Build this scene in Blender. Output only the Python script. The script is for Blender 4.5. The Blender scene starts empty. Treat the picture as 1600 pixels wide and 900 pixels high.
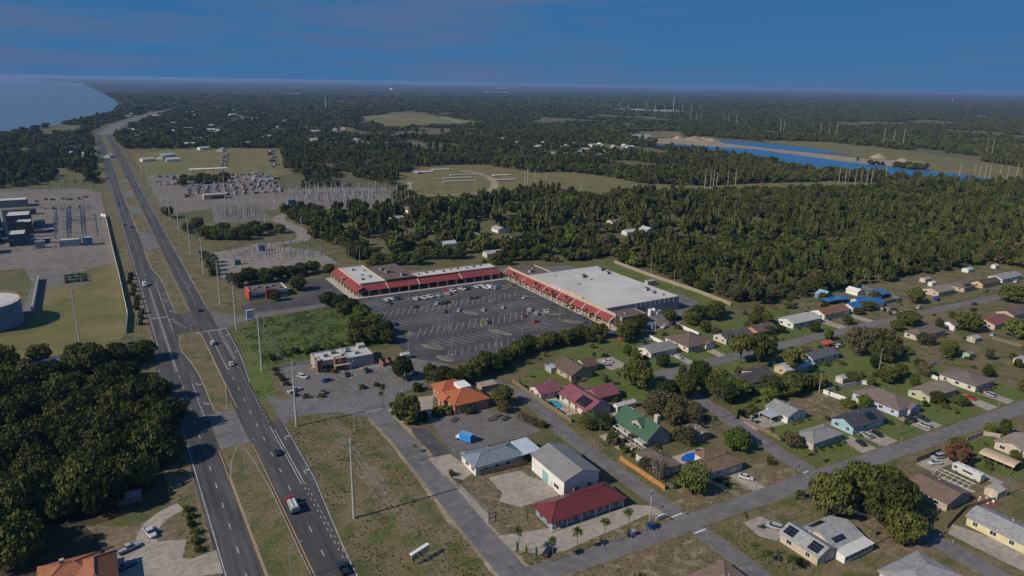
import bpy, bmesh, math, random
from mathutils import Vector, Matrix, noise as mnoise
rnd = random.Random(11)
S = bpy.context.scene
COL = S.collection
# ------------------------------------------------------------------ camera
F_PX, CAM_H = 1125.0, 120.0
TH = math.atan(320 / F_PX); PHI = math.radians(0.968); YAW = math.radians(30.3)
fw0 = Vector((math.sin(YAW), math.cos(YAW), 0)); r0 = Vector((math.cos(YAW), -math.sin(YAW), 0)); UP = Vector((0, 0, 1))
FWD = fw0 * math.cos(TH) - UP * math.sin(TH); u0 = fw0 * math.sin(TH) + UP * math.cos(TH)
RGT = r0 * math.cos(PHI) + u0 * math.sin(PHI); UPV = u0 * math.cos(PHI) - r0 * math.sin(PHI)
cam = bpy.data.cameras.new('camera'); cam.lens = 36 * F_PX / 1600; cam.sensor_width = 36
cam.clip_start = 1; cam.clip_end = 90000
camo = bpy.data.objects.new('camera', cam); COL.objects.link(camo)
M = Matrix((RGT, UPV, -FWD)).transposed().to_4x4(); M.translation = (0, 0, CAM_H); camo.matrix_world = M
S.camera = camo
# ------------------------------------------------------------------ world
SUN_EL = math.radians(37)
w = bpy.data.worlds.new('World'); S.world = w; w.use_nodes = True
nt = w.node_tree; nt.nodes.clear(); N = nt.nodes.new; L = nt.links.new
out = N('ShaderNodeOutputWorld'); bg = N('ShaderNodeBackground'); sky = N('ShaderNodeTexSky')
sky.sky_type = 'NISHITA'; sky.sun_disc = False; sky.sun_elevation = SUN_EL; sky.sun_rotation = math.radians(270)
sky.altitude = 120; sky.air_density = 0.7; sky.dust_density = 0.0; sky.ozone_density = 1.5
tc = N('ShaderNodeTexCoord'); mp = N('ShaderNodeMapping'); mp.inputs['Scale'].default_value = (1.0, 1.0, 9.0)
mp.inputs['Rotation'].default_value = (0, 0, math.radians(25)); mp.inputs['Location'].default_value = (.35, .1, .2)
cn = N('ShaderNodeTexNoise'); cn.inputs['Scale'].default_value = 1.9; cn.inputs['Detail'].default_value = 9; cn.inputs['Roughness'].default_value = 0.6
cr = N('ShaderNodeValToRGB'); cr.color_ramp.elements[0].position = 0.46; cr.color_ramp.elements[1].position = 0.60
mx = N('ShaderNodeMix'); mx.data_type = 'RGBA'
cl_f = N('ShaderNodeMath'); cl_f.operation = 'MULTIPLY'; cl_f.inputs[1].default_value = 0.85
L(tc.outputs['Generated'], mp.inputs[0]); L(mp.outputs[0], cn.inputs['Vector']); L(cn.outputs['Fac'], cr.inputs[0])
L(cr.outputs[0], cl_f.inputs[0]); L(cl_f.outputs[0], mx.inputs['Factor'])
sp = N('ShaderNodeSeparateColor'); cb = N('ShaderNodeCombineColor'); L(sky.outputs[0], sp.inputs[0])   # film-like flattening of the sky's brightness range
for ch, (g_, k_) in enumerate([(.42, .42), (.16, 2.2), (.08, 5.7)]):
    pw = N('ShaderNodeMath'); pw.operation = 'POWER'; pw.inputs[1].default_value = g_; ml = N('ShaderNodeMath'); ml.operation = 'MULTIPLY'; ml.inputs[1].default_value = k_
    L(sp.outputs[ch], pw.inputs[0]); L(pw.outputs[0], ml.inputs[0]); L(ml.outputs[0], cb.inputs[ch])
L(cb.outputs[0], mx.inputs['A'])
mx.inputs['B'].default_value = (1.75, 3.0, 5.8, 1)
L(mx.outputs['Result'], bg.inputs[0]); bg.inputs[1].default_value = 0.054
L(bg.outputs[0], out.inputs[0])
# ------------------------------------------------------------------ sun, exposure
sl = bpy.data.lights.new('sun', 'SUN'); sl.energy = 4.9; sl.angle = math.radians(0.53); sl.color = (1.0, 0.90, 0.74)
so = bpy.data.objects.new('sun', sl); COL.objects.link(so); so.rotation_euler = (0, -(math.pi / 2 - SUN_EL), 0); so.location = (0, 0, 300)
S.view_settings.view_transform = 'Standard'; S.view_settings.look = 'None'; S.view_settings.exposure = -0.08; S.view_settings.gamma = 1
S.cycles.volume_max_steps = 64; S.cycles.max_bounces = 5; S.cycles.transparent_max_bounces = 8

# ------------------------------------------------------------------ picture pixel -> ground
def G(x, y, z=0.0):
    d = FWD + RGT * ((x - 800) / F_PX) - UPV * ((y - 450) / F_PX)
    t = (z - CAM_H) / d.z
    return (d.x * t, d.y * t)
def PX(X, Y, Z=0.0):
    v = Vector((X, Y, Z - CAM_H)); c = v.dot(FWD)
    if c < 1: return (-9999, -9999)
    return (800 + F_PX * v.dot(RGT) / c, 450 - F_PX * v.dot(UPV) / c)
def GP(*pts): return [G(*p) for p in pts]
def inpoly(x, y, P):
    c = False; j = len(P) - 1
    for i in range(len(P)):
        xi, yi = P[i]; xj, yj = P[j]
        if (yi > y) != (yj > y) and x < (xj - xi) * (y - yi) / (yj - yi) + xi: c = not c
        j = i
    return c

# ------------------------------------------------------------------ helpers
def tag(o, label=None, cat=None, group=None, kind=None):
    if label: o['label'] = label
    if cat: o['category'] = cat
    if group: o['group'] = group
    if kind: o['kind'] = kind
    return o
def empty(name, x, y, rz=0.0, z=0.0):
    o = bpy.data.objects.new(name, None); COL.objects.link(o); o.empty_display_size = 0.5
    o.location = (x, y, z); o.rotation_euler = (0, 0, rz); return o
def link(name, me, parent=None, loc=None, rz=0.0, scale=None):
    o = bpy.data.objects.new(name, me); COL.objects.link(o)
    if parent is not None: o.parent = parent
    if loc is not None: o.location = loc
    if rz: o.rotation_euler = (0, 0, rz)
    if scale is not None: o.scale = scale
    return o
class MB:
    def __init__(s): s.v = []; s.f = []; s.m = []
    def add(s, vs, fs, mi=0):
        b = len(s.v); s.v += [tuple(v) for v in vs]
        for f in fs: s.f.append(tuple(b + i for i in f)); s.m.append(mi)
        return s
    def box(s, x0, y0, z0, x1, y1, z1, mi=0):
        x0, x1 = min(x0, x1), max(x0, x1); y0, y1 = min(y0, y1), max(y0, y1)
        return s.add([(x0,y0,z0),(x1,y0,z0),(x1,y1,z0),(x0,y1,z0),(x0,y0,z1),(x1,y0,z1),(x1,y1,z1),(x0,y1,z1)],
                     [(3,2,1,0),(4,5,6,7),(0,1,5,4),(1,2,6,5),(2,3,7,6),(3,0,4,7)], mi)
    def poly(s, pts, z, mi=0):
        a = sum(pts[i][0]*pts[(i+1)%len(pts)][1]-pts[(i+1)%len(pts)][0]*pts[i][1] for i in range(len(pts)))
        if a < 0: pts = pts[::-1]
        return s.add([(p[0], p[1], z) for p in pts], [tuple(range(len(pts)))], mi)
    def prism(s, pts, z0, z1, mi=0):
        a = sum(pts[i][0]*pts[(i+1)%len(pts)][1]-pts[(i+1)%len(pts)][0]*pts[i][1] for i in range(len(pts)))
        if a < 0: pts = pts[::-1]
        n = len(pts)
        return s.add([(p[0],p[1],z0) for p in pts]+[(p[0],p[1],z1) for p in pts],
                     [tuple(range(n-1,-1,-1)), tuple(range(n,2*n))]+[(i,(i+1)%n,n+(i+1)%n,n+i) for i in range(n)], mi)
    def tube(s, p0, p1, ra, rb, n=6, mi=0):
        p0 = Vector(p0); p1 = Vector(p1); d = (p1-p0).normalized()
        a = d.orthogonal().normalized(); b = d.cross(a); vs = []
        for p, r in ((p0, ra), (p1, rb)):
            for i in range(n):
                t = 2*math.pi*i/n; vs.append(p+a*(r*math.cos(t))+b*(r*math.sin(t)))
        return s.add(vs, [tuple(range(n-1,-1,-1)), tuple(range(n,2*n))]+[(i,(i+1)%n,n+(i+1)%n,n+i) for i in range(n)], mi)
    def strip(s, P, wd, z, mi=0):
        Lf, Rt = offset(P, wd/2)
        n = len(P)
        return s.add([(p[0],p[1],z) for p in Rt]+[(p[0],p[1],z) for p in Lf], [(i,i+1,n+i+1,n+i) for i in range(n-1)], mi)
    def mesh(s, name, mats, smooth=False):
        me = bpy.data.meshes.new(name); me.from_pydata(s.v, [], s.f)
        for m in (mats if isinstance(mats, (list, tuple)) else [mats]): me.materials.append(m)
        if any(s.m): me.polygons.foreach_set('material_index', s.m)
        if smooth: me.polygons.foreach_set('use_smooth', [True]*len(s.f))
        me.update(); return me
    def build(s, name, mats, parent=None, loc=None, rz=0.0, smooth=False):
        return link(name, s.mesh(name, mats, smooth), parent, loc, rz)
def offset(P, h):
    Lf, Rt = [], []
    for i, p in enumerate(P):
        a = P[max(i-1, 0)]; b = P[min(i+1, len(P)-1)]
        dx, dy = b[0]-a[0], b[1]-a[1]; l = math.hypot(dx, dy) or 1
        nx, ny = -dy/l*h, dx/l*h
        Lf.append((p[0]+nx, p[1]+ny)); Rt.append((p[0]-nx, p[1]-ny))
    return Lf, Rt

# ------------------------------------------------------------------ materials
def nmat(name):
    m = bpy.data.materials.new(name); m.use_nodes = True
    t = m.node_tree; p = t.nodes['Principled BSDF']; return m, t, p
def c4(c): return (c[0], c[1], c[2], 1)
def mat(name, c1, c2=None, s1=0.3, c3=None, s2=3.0, rough=0.85, jit=0.25, sj=6.0, bump=0.0, stretch=None, metal=0.0, spec=0.3, thr=(0.4, 0.62), thr2=(0.45, 0.7)):
    """colour c1 <-> c2 by slow noise, c3 laid over by a second noise, fine brightness jitter; world position coordinates"""
    m, t, p = nmat(name); N = t.nodes.new; L = t.links.new
    p.inputs['Roughness'].default_value = rough; p.inputs['Metallic'].default_value = metal
    p.inputs['Specular IOR Level'].default_value = spec
    g = N('ShaderNodeNewGeometry'); vec = g.outputs['Position']
    if stretch:
        mpn = N('ShaderNodeMapping'); mpn.inputs['Scale'].default_value = stretch; L(vec, mpn.inputs[0]); vec = mpn.outputs[0]
    def nz(sc, det=4):
        n = N('ShaderNodeTexNoise'); n.inputs['Scale'].default_value = sc; n.inputs['Detail'].default_value = det; L(vec, n.inputs['Vector']); return n.outputs['Fac']
    def ramp(fac, a, b):
        r = N('ShaderNodeMapRange'); r.inputs['From Min'].default_value = a; r.inputs['From Max'].default_value = b; L(fac, r.inputs['Value']); return r.outputs[0]
    def mix(f, a, b, bt='MIX'):
        x = N('ShaderNodeMix'); x.data_type = 'RGBA'; x.blend_type = bt
        if isinstance(f, float): x.inputs['Factor'].default_value = f
        else: L(f, x.inputs['Factor'])
        for k, v in (('A', a), ('B', b)):
            if isinstance(v, tuple): x.inputs[k].default_value = v
            else: L(v, x.inputs[k])
        return x.outputs['Result']
    col = c4(c1)
    if c2: col = mix(ramp(nz(s1), *thr), col, c4(c2))
    if c3: col = mix(ramp(nz(s2), *thr2), col, c4(c3))
    jn = nz(sj, 3)
    j = N('ShaderNodeMapRange'); j.inputs['From Min'].default_value = 0.3; j.inputs['From Max'].default_value = 0.7
    j.inputs['To Min'].default_value = 1-jit; j.inputs['To Max'].default_value = 1+jit; L(jn, j.inputs['Value'])
    hs = N('ShaderNodeHueSaturation'); L(j.outputs[0], hs.inputs['Value'])
    if isinstance(col, tuple): hs.inputs['Color'].default_value = col
    else: L(col, hs.inputs['Color'])
    L(hs.outputs[0], p.inputs['Base Color'])
    if bump:
        b = N('ShaderNodeBump'); b.inputs['Strength'].default_value = bump; b.inputs['Distance'].default_value = 0.3; L(jn, b.inputs['Height']); L(b.outputs[0], p.inputs['Normal'])
    return m
def paintmat(name, rough=0.35, metal=0.0, coat=0.0):
    """paint whose colour is each object's own colour"""
    m, t, p = nmat(name); oi = t.nodes.new('ShaderNodeObjectInfo')
    t.links.new(oi.outputs['Color'], p.inputs['Base Color']); p.inputs['Roughness'].default_value = rough; p.inputs['Metallic'].default_value = metal
    p.inputs['Coat Weight'].default_value = coat; return m
def leafmat(name, a, b, tr=0.10):
    m, t, p = nmat(name); N = t.nodes.new; L = t.links.new
    oi = N('ShaderNodeObjectInfo'); g = N('ShaderNodeNewGeometry'); n = N('ShaderNodeTexNoise'); n.inputs['Scale'].default_value = 0.55; n.inputs['Detail'].default_value = 3
    L(g.outputs['Position'], n.inputs['Vector'])
    ad = N('ShaderNodeMath'); ad.operation = 'ADD'; L(oi.outputs['Random'], ad.inputs[0]); L(n.outputs['Fac'], ad.inputs[1])
    mr = N('ShaderNodeMapRange'); mr.inputs['From Min'].default_value = 0.45; mr.inputs['From Max'].default_value = 1.5; L(ad.outputs[0], mr.inputs['Value'])
    mxn = N('ShaderNodeMix'); mxn.data_type = 'RGBA'; L(mr.outputs[0], mxn.inputs['Factor']); mxn.inputs['A'].default_value = c4(a); mxn.inputs['B'].default_value = c4(b)
    rp = N('ShaderNodeTexNoise'); rp.inputs['Scale'].default_value = 2.5; L(g.outputs['Position'], rp.inputs['Vector'])
    hs = N('ShaderNodeHueSaturation'); mr2 = N('ShaderNodeMapRange'); mr2.inputs['From Min'].default_value = 0.3; mr2.inputs['From Max'].default_value = 0.7
    mr2.inputs['To Min'].default_value = 0.6; mr2.inputs['To Max'].default_value = 1.4; L(rp.outputs['Fac'], mr2.inputs['Value']); L(mr2.outputs[0], hs.inputs['Value'])
    L(mxn.outputs['Result'], hs.inputs['Color']); L(hs.outputs[0], p.inputs['Base Color'])
    p.inputs['Roughness'].default_value = 0.7; p.inputs['Specular IOR Level'].default_value = 0.15
    tl = N('ShaderNodeBsdfTranslucent'); L(hs.outputs[0], tl.inputs['Color']); ms = N('ShaderNodeMixShader'); ms.inputs[0].default_value = tr
    o = t.nodes['Material Output']; L(p.outputs[0], ms.inputs[1]); L(tl.outputs[0], ms.inputs[2]); L(ms.outputs[0], o.inputs['Surface'])
    return m
MT = {}
def mk(key, *a, **k): MT[key] = mat(key, *a, **k)
mk('ground', (.095,.09,.036), (.13,.105,.055), .02, (.06,.07,.022), .12, sj=1.2, jit=.35, bump=.3)
mk('lawn', (.074,.112,.020), (.098,.118,.030), .06, (.115,.10,.042), .22, sj=1.3, jit=.35, bump=.4, thr2=(.5,.66))
mk('lush', (.060,.094,.017), (.040,.062,.012), .09, (.085,.115,.026), .35, sj=1.5, bump=.8, jit=.4)
mk('dry', (.140,.105,.060), (.105,.092,.040), .07, (.20,.16,.105), .3, sj=1.4, jit=.38, bump=.4, thr2=(.5,.62))
mk('verge', (.118,.100,.044), (.150,.115,.066), .06, (.075,.085,.026), .16, sj=1.3, jit=.38, bump=.4, thr=(.42,.56), thr2=(.48,.62))
mk('field', (.135,.122,.040), (.165,.135,.062), .02, (.09,.095,.028), .06, sj=.8)
mk('dirt', (.15,.11,.07), (.10,.075,.045), .1, (.21,.17,.12), .5, sj=2.5, bump=.4)
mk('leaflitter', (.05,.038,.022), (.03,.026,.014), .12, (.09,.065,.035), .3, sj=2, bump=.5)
mk('sand', (.27,.22,.15), (.19,.155,.10), .03, (.32,.265,.185), .1, sj=.6)
mk('hwy', (.056,.054,.057), (.082,.078,.08), .28, (.040,.039,.042), .6, sj=2, jit=.2, stretch=(1,.05,1), rough=.9)
mk('street', (.140,.133,.138), (.105,.10,.106), .07, (.165,.156,.155), .35, sj=3, jit=.14, rough=.9)
mk('lot', (.056,.055,.06), (.088,.084,.09), .05, (.040,.039,.044), .22, sj=2, jit=.2, rough=.9)
mk('oldlot', (.13,.12,.12), (.10,.093,.092), .1, (.16,.145,.14), .4, sj=2, jit=.18, rough=.9)
mk('concrete', (.33,.29,.25), (.27,.24,.21), .15, (.22,.195,.17), .6, sj=2, jit=.12, rough=.9)
mk('gravel', (.20,.178,.162), (.155,.14,.128), .05, (.24,.215,.195), .25, sj=3, jit=.2, rough=.95)
mk('yard', (.155,.135,.122), (.12,.105,.097), .04, (.20,.178,.16), .2, sj=2, jit=.22, rough=.95)
mk('palewalk', (.42,.37,.31), (.36,.32,.27), .3, sj=2, jit=.1)
mk('white_line', (.50,.49,.48), (.30,.29,.285), .5, sj=3, jit=.15)
mk('old_line', (.36,.355,.35), (.24,.24,.24), .5, sj=2, jit=.25)
mk('yellow_line', (.55,.33,.08), (.42,.26,.08), .8, sj=3, jit=.15)
mk('kerb', (.34,.32,.29), (.26,.245,.23), .5, sj=3, jit=.12)
mk('roof_white', (.47,.455,.445), (.40,.385,.375), .05, (.33,.315,.305), .12, sj=.8, jit=.07, thr2=(.58,.8))
mk('roof_brown', (.12,.085,.07), (.09,.065,.055), .12, (.16,.12,.10), .4, sj=2, jit=.15)
mk('awning', (.235,.046,.048), (.19,.040,.043), .3, sj=3, jit=.1, rough=.6)
mk('stucco_tan', (.46,.38,.29), (.40,.33,.25), .3, sj=3, jit=.08)
mk('stucco_grey', (.36,.33,.31), (.31,.29,.27), .2, sj=3, jit=.08)
mk('stucco_white', (.68,.66,.63), (.60,.58,.56), .3, sj=3, jit=.06)
mk('brick', (.22,.12,.09), (.17,.09,.07), .8, sj=8, jit=.2)
mk('glass_dark', (.018,.022,.028), rough=.12, jit=.05, spec=.6)
mk('steel', (.30,.31,.33), (.24,.25,.27), .6, sj=3, jit=.12, rough=.5, metal=.3)
mk('galv', (.36,.37,.38), (.28,.29,.31), .4, sj=2, jit=.15, rough=.5, metal=.2)
mk('pole_wood', (.17,.14,.12), (.12,.10,.085), .5, sj=4, jit=.15)
mk('pole_conc', (.40,.385,.36), (.33,.32,.30), .3, sj=2, jit=.1)
mk('insul', (.16,.10,.08), rough=.3, jit=.1)
mk('blue_equipment', (.08,.14,.24), (.12,.19,.30), .4, sj=2, jit=.1)
mk('dark_equipment', (.05,.06,.075), (.08,.09,.10), .4, sj=2, jit=.15)
mk('wood_fence', (.20,.155,.115), (.15,.115,.085), 1.2, sj=5, jit=.25)
mk('cedar_fence', (.42,.21,.07), (.35,.17,.06), 1.2, sj=5, jit=.2)
mk('vinyl', (.70,.68,.66), (.62,.60,.58), .5, sj=3, jit=.05)
mk('bark', (.10,.078,.06), (.07,.055,.042), .8, sj=5, jit=.25)
mk('palm_bark', (.17,.14,.115), (.12,.10,.08), 1.5, sj=5, jit=.25)
mk('tyre', (.02,.02,.021), jit=.1)
mk('pool_water', (.03,.30,.42), (.02,.22,.36), .5, rough=.08, jit=.08, spec=.5)
mk('pool_blue', (.01,.13,.55), (.01,.09,.42), .4, rough=.08, jit=.08, spec=.5)
mk('pooldeck', (.38,.31,.25), (.32,.26,.21), .5, sj=3, jit=.1)
mk('solar', (.010,.011,.016), rough=.2, jit=.1, spec=.6)
mk('signal_red', (.45,.03,.03), jit=.1, rough=.5)
mk('yellow_flag', (.60,.42,.04), jit=.1, rough=.7)
mk('plastic_white', (.66,.66,.66), jit=.05, rough=.4)
mk('plastic_blue', (.06,.16,.32), jit=.1, rough=.4)
def wall(c): # painted wall of a given colour
    k = 'wall_%d_%d_%d' % tuple(int(x*100) for x in c)
    if k not in MT: mk(k, c, tuple(x*.86 for x in c), .5, sj=3, jit=.07)
    return MT[k]
def shingle(c):
    k = 'shingle_%d_%d_%d' % tuple(int(x*1000) for x in c)
    if k not in MT: mk(k, c, tuple(x*.8 for x in c), .35, tuple(min(1, x*1.2) for x in c), 1.2, sj=5, jit=.22, bump=.25, stretch=(1,1,2.5))
    return MT[k]
def metalroof(c):
    k = 'seam_%d_%d_%d' % tuple(int(x*1000) for x in c)
    if k not in MT: mk(k, c, tuple(x*.88 for x in c), .3, sj=2, jit=.08, rough=.42, spec=.4)
    return MT[k]
MT['car_paint'] = paintmat('car_paint', .28, 0.1, .6)
MT['rv_paint'] = paintmat('rv_paint', .5)
MT['leaf_oak'] = leafmat('leaf_oak', (.024,.038,.009), (.108,.115,.028))
MT['leaf_brown'] = leafmat('leaf_brown', (.07,.055,.03), (.14,.105,.06))
MT['leaf_bright'] = leafmat('leaf_bright', (.06,.10,.015), (.12,.15,.03))
MT['leaf_olive'] = leafmat('leaf_olive', (.055,.060,.028), (.125,.11,.058))
MT['leaf_pine'] = leafmat('leaf_pine', (.036,.052,.014), (.120,.122,.034))
MT['leaf_red'] = leafmat('leaf_red', (.12,.05,.035), (.17,.085,.06))
MT['leaf_bare'] = leafmat('leaf_bare', (.10,.075,.06), (.15,.12,.10))
MT['leaf_palm'] = leafmat('leaf_palm', (.045,.06,.018), (.09,.095,.035))
# water
def watermat(name, c, sc, rough):
    m, t, p = nmat(name); p.inputs['Base Color'].default_value = c4(c); p.inputs['Roughness'].default_value = rough; p.inputs['Specular IOR Level'].default_value = .5
    g = t.nodes.new('ShaderNodeNewGeometry'); mp_ = t.nodes.new('ShaderNodeMapping'); mp_.inputs['Scale'].default_value = (sc, sc*.35, sc)
    n = t.nodes.new('ShaderNodeTexNoise'); n.inputs['Scale'].default_value = 1; n.inputs['Detail'].default_value = 5
    b = t.nodes.new('ShaderNodeBump'); b.inputs['Strength'].default_value = .25; b.inputs['Distance'].default_value = 1.0
    t.links.new(g.outputs['Position'], mp_.inputs[0]); t.links.new(mp_.outputs[0], n.inputs['Vector']); t.links.new(n.outputs['Fac'], b.inputs['Height']); t.links.new(b.outputs[0], p.inputs['Normal'])
    return m
MT['sea'] = watermat('sea', (.10,.15,.21), .05, .3)
MT['lake'] = watermat('lake', (.03,.13,.30), .15, .3)
# ================================================================== setting: ground, water, roads
_pz = [0]; HARD = []; SOFT = []; HARDM = {'concrete','street','lot','oldlot','hwy','palewalk','gravel','yard','sand'}
def patch(name, pts, m, z, label):
    _pz[0] += 1; z += .00024*(_pz[0]*7 % 40)
    (HARD if m in HARDM else SOFT).append(pts)
    o = MB().poly(pts, z).build(name, MT[m]); me = o.data
    bm = bmesh.new(); bm.from_mesh(me); bmesh.ops.triangulate(bm, faces=bm.faces[:]); bm.to_mesh(me); bm.free()
    return tag(o, label, kind='structure')
def rectp(x0, y0, x1, y1): return [(x0, y0), (x1, y0), (x1, y1), (x0, y1)]
def road(name, P, wd, m, z, label, parent=None):
    a_, b_ = offset(P, wd/2+.4); HARD.append(a_+b_[::-1])
    o = MB().strip(P, wd, z).build(name, MT[m], parent)
    return tag(o, label, kind='structure')
def road_edge(P, wd, m, label, z=.056):
    Q = []; 
    for a, b in zip(P[:-1], P[1:]):
        n = max(1, int(math.hypot(b[0]-a[0], b[1]-a[1])/1.6))
        Q += [(a[0]+(b[0]-a[0])*k/n, a[1]+(b[1]-a[1])*k/n) for k in range(n)]
    Q.append(P[-1]); Lf, Rt = offset(Q, wd/2); e = MB(); n = len(Q)
    jl = [.35+1.1*max(0, mnoise.noise(Vector((p[0]*.12, p[1]*.12, 1))))+rnd.random()*.35 for p in Q]; jr = [.35+1.1*max(0, mnoise.noise(Vector((p[0]*.12, p[1]*.12, 5))))+rnd.random()*.35 for p in Q]
    Lo, _ = offset(Q, wd/2+1); _, Ro = offset(Q, wd/2+1)
    vs = [(r_[0]+(o_[0]-r_[0])*j, r_[1]+(o_[1]-r_[1])*j, z) for r_, o_, j in zip(Rt, Ro, jr)]+[(r_[0]+(o_[0]-r_[0])*j, r_[1]+(o_[1]-r_[1])*j, z) for r_, o_, j in zip(Lf, Lo, jl)]
    e.add(vs, [(i,i+1,n+i+1,n+i) for i in range(n-1)])
    return tag(e.build('road_edge', MT[m]), label, kind='structure')
def smooth_line(P, n=4):
    out = []
    for i in range(len(P)-1):
        p0, p1, p2, p3 = P[max(i-1,0)], P[i], P[i+1], P[min(i+2,len(P)-1)]
        for k in range(n):
            t = k/n
            out.append(tuple(.5*((2*p1[a])+(-p0[a]+p2[a])*t+(2*p0[a]-5*p1[a]+4*p2[a]-p3[a])*t*t+(-p0[a]+3*p1[a]-3*p2[a]+p3[a])*t**3) for a in (0,1)))
    return out+[P[-1]]
FAR = 34000
tag(MB().poly([(-FAR,-2000),(FAR,-2000),(FAR,FAR),(-FAR,FAR)], 0).build('ground', MT['ground']), 'grassy ground running to the horizon', kind='structure')
SHORE = [(-420,700),(-330,1200),(-200,1600),(-151,1800),(-96,2064),(-18,2334),(60,2700),(107,2947),(150,3500),(166,4052),(150,6000),(128,7924),(20,14000),(-300,19000),(-2379,31700),(-30000,31700),(-30000,700)]
tag(MB().poly(SHORE, .15).build('river_water', MT['sea']), 'wide blue river beyond the wooded left shore', kind='structure')
LAKE = GP((1022,226),(1060,225),(1110,229),(1180,233),(1250,243),(1330,254),(1400,262),(1480,270),(1560,280),(1500,286),(1400,281),(1300,268),(1220,254),(1150,244),(1080,238),(1025,231))
LAKE2 = GP((1120,219),(1200,224),(1260,231),(1330,240),(1270,239),(1200,232),(1130,224))
tag(MB().poly(LAKE, .25).build('lake', MT['lake']), 'bright blue borrow lake with a long straight sandy bank', kind='structure')
tag(MB().poly(LAKE2, .25).build('lake', MT['lake']), 'narrow dark blue pond behind the sand bank', kind='structure')
# --- distant open ground
patch('sand_bank', GP((985,219),(1050,216),(1100,214),(1160,226),(1260,238),(1360,249),(1440,252),(1440,258),(1380,260),(1300,250),(1200,238),(1110,229),(1030,224)), 'sand', .12, 'pale sand bank between the two lakes')
patch('far_meadow', GP((1180,219),(1290,222),(1420,236),(1600,262),(1600,290),(1500,285),(1440,262),(1300,238)), 'field', .08, 'scrubby meadow behind the lakes at right')
CLEARING = GP((622,274),(650,262),(700,258),(760,258),(830,270),(880,268),(950,276),(1000,287),(1100,291),(1200,286),(1300,284),(1420,288),(1360,296),(1150,301),(1060,304),(990,304),(940,312),(860,300),(790,306),(760,316),(700,318),(650,312),(630,298))
patch('clearing', CLEARING, 'field', .04, 'open grass clearing with stored pipes before the wood')
for i, (P, wd) in enumerate([(GP((626,300),(668,306),(740,302),(800,296),(860,297)), 7), (GP((740,306),(768,296),(772,284),(752,272),(720,266)), 9), (GP((640,284),(640,300),(650,312)), 6)]):
    road('dirt_track', smooth_line(P), wd, 'sand', .08+.01*i, ['pale dirt track crossing the clearing sideways', 'pale dirt track winding up the clearing', 'short dirt track at the left edge of the clearing'][i])
patch('far_subdivision', GP((560,182),(640,176),(700,184),(770,194),(700,196),(600,198)), 'field', .06, 'cleared building land far behind the woods')
for i, P in enumerate([GP((620,187),(700,186),(760,194)), GP((560,180),(640,186),(690,192)), GP((690,183),(740,197))]):
    road('dirt_track', P, 10, 'sand', .09+.01*i, ['tan sandy road along the far cleared land', 'grey sandy road left in the far cleared land', 'sandy track slanting across the far cleared land'][i])
patch('far_field', GP((222,273),(345,273),(452,274),(456,258),(440,234),(400,230),(330,231),(262,234),(205,240)), 'field', .04, 'mown yellow-green field right of the far highway')
patch('far_meadow', GP((500,222),(600,222),(650,226),(600,230),(510,228)), 'field', .04, 'strip of grass among the far trees')
patch('far_meadow', GP((1010,206),(1060,206),(1065,214),(1000,214)), 'field', .04, 'small green meadow left of the sand heaps')
# --- left: plant ground
patch('plant_yard', [(-140,560),(-45,545),(-36,480),(-22,512),(6,540),(5.5,885),(-10,930),(-140,960)], 'yard', .02, 'bare gravel and concrete yard of the power plant')
patch('plant_lawn', [(-70,362),(0,359),(4.5,380),(6.2,500),(5.5,538),(-22,511),(-36,478),(-38,466),(-34,420)], 'field', .03, 'olive lawn between the storage tank and the highway')
patch('plant_drive', [(-38,545),(-30,540),(-32,470),(-35,436),(-42,436),(-40,470)], 'oldlot', .05, 'grey service drive beside the storage tank')
patch('scrap_yard', [(-37,530),(-8,503),(-12,484),(-36,490)], 'oldlot', .06, 'grey hardstanding under the stacked green tanks')
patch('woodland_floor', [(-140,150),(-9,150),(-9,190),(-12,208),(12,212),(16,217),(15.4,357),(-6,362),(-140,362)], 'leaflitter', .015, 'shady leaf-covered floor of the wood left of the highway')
patch('sandy_verge', [(-14,209),(-2,202),(8,207.6),(14.5,215),(15.2,150),(8,160),(-9,180),(-10,200)], 'dirt', .03, 'bare sandy yard by the curved drive')
patch('access_road', [(-9,359.5),(1,358.6),(15.6,362),(15.6,350),(1,351),(-8,353)], 'oldlot', .03, 'short access road by the plant fence')
road('concrete_drive', smooth_line([(10.5,206.5),(6,204.5),(2.5,200.5),(.6,195.5),(.5,189)]), 5, 'concrete', .06, 'curved pale concrete drive with the white pickup')
patch('parking_apron', [(-9,190),(-2,193.4),(10,189),(8,181),(10,179.5),(16.2,180.2),(16.2,169.5),(10,171.5),(-9,176)], 'concrete', .05, 'concrete forecourt beside the tile-roofed house')
# --- highway
verge = [(8,100),(15.4,100),(15.4,1200),(8,1200)]
patch('road_verge', verge, 'verge', .025, 'grass verge along the left of the highway')
patch('road_verge', [(49,100),(77,100),(76,236),(69,244),(58,248.5),(49.5,246),(48,240)], 'verge', .02, 'wide dry grass strip between highway and frontage road')
patch('road_verge', [(45,269),(52,269),(55,300),(55,362),(46,362)], 'lawn', .02, 'narrow green verge beside the burger restaurant lot')
patch('road_verge', [(45,402),(56,402),(60,470),(58,640),(52,1180),(45,1180)], 'verge', .02, 'grass verge right of the highway beyond the crossroads')
patch('median_strip', rectp(24,100,37,1800), 'verge', .022, 'dry grass median of the highway')
road('highway', [(20.8,100),(20.8,600),(21,1200),(22,1800)], 10.4, 'hwy', .05, 'dark asphalt carriageway on the left of the median')
road('highway', [(40.4,100),(40.4,600),(41,1200),(40,1800)], 9.8, 'hwy', .05, 'dark asphalt carriageway on the right of the median')
road('highway', smooth_line([(30,1790),(45,1907),(74,2158),(104,2308),(238,2932),(425,3598)]), 28, 'street', .2, 'far end of the highway curving right into the trees')
def turnlane(pts, z, label): return patch('turn_lane', pts, 'hwy', z, label)
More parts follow.
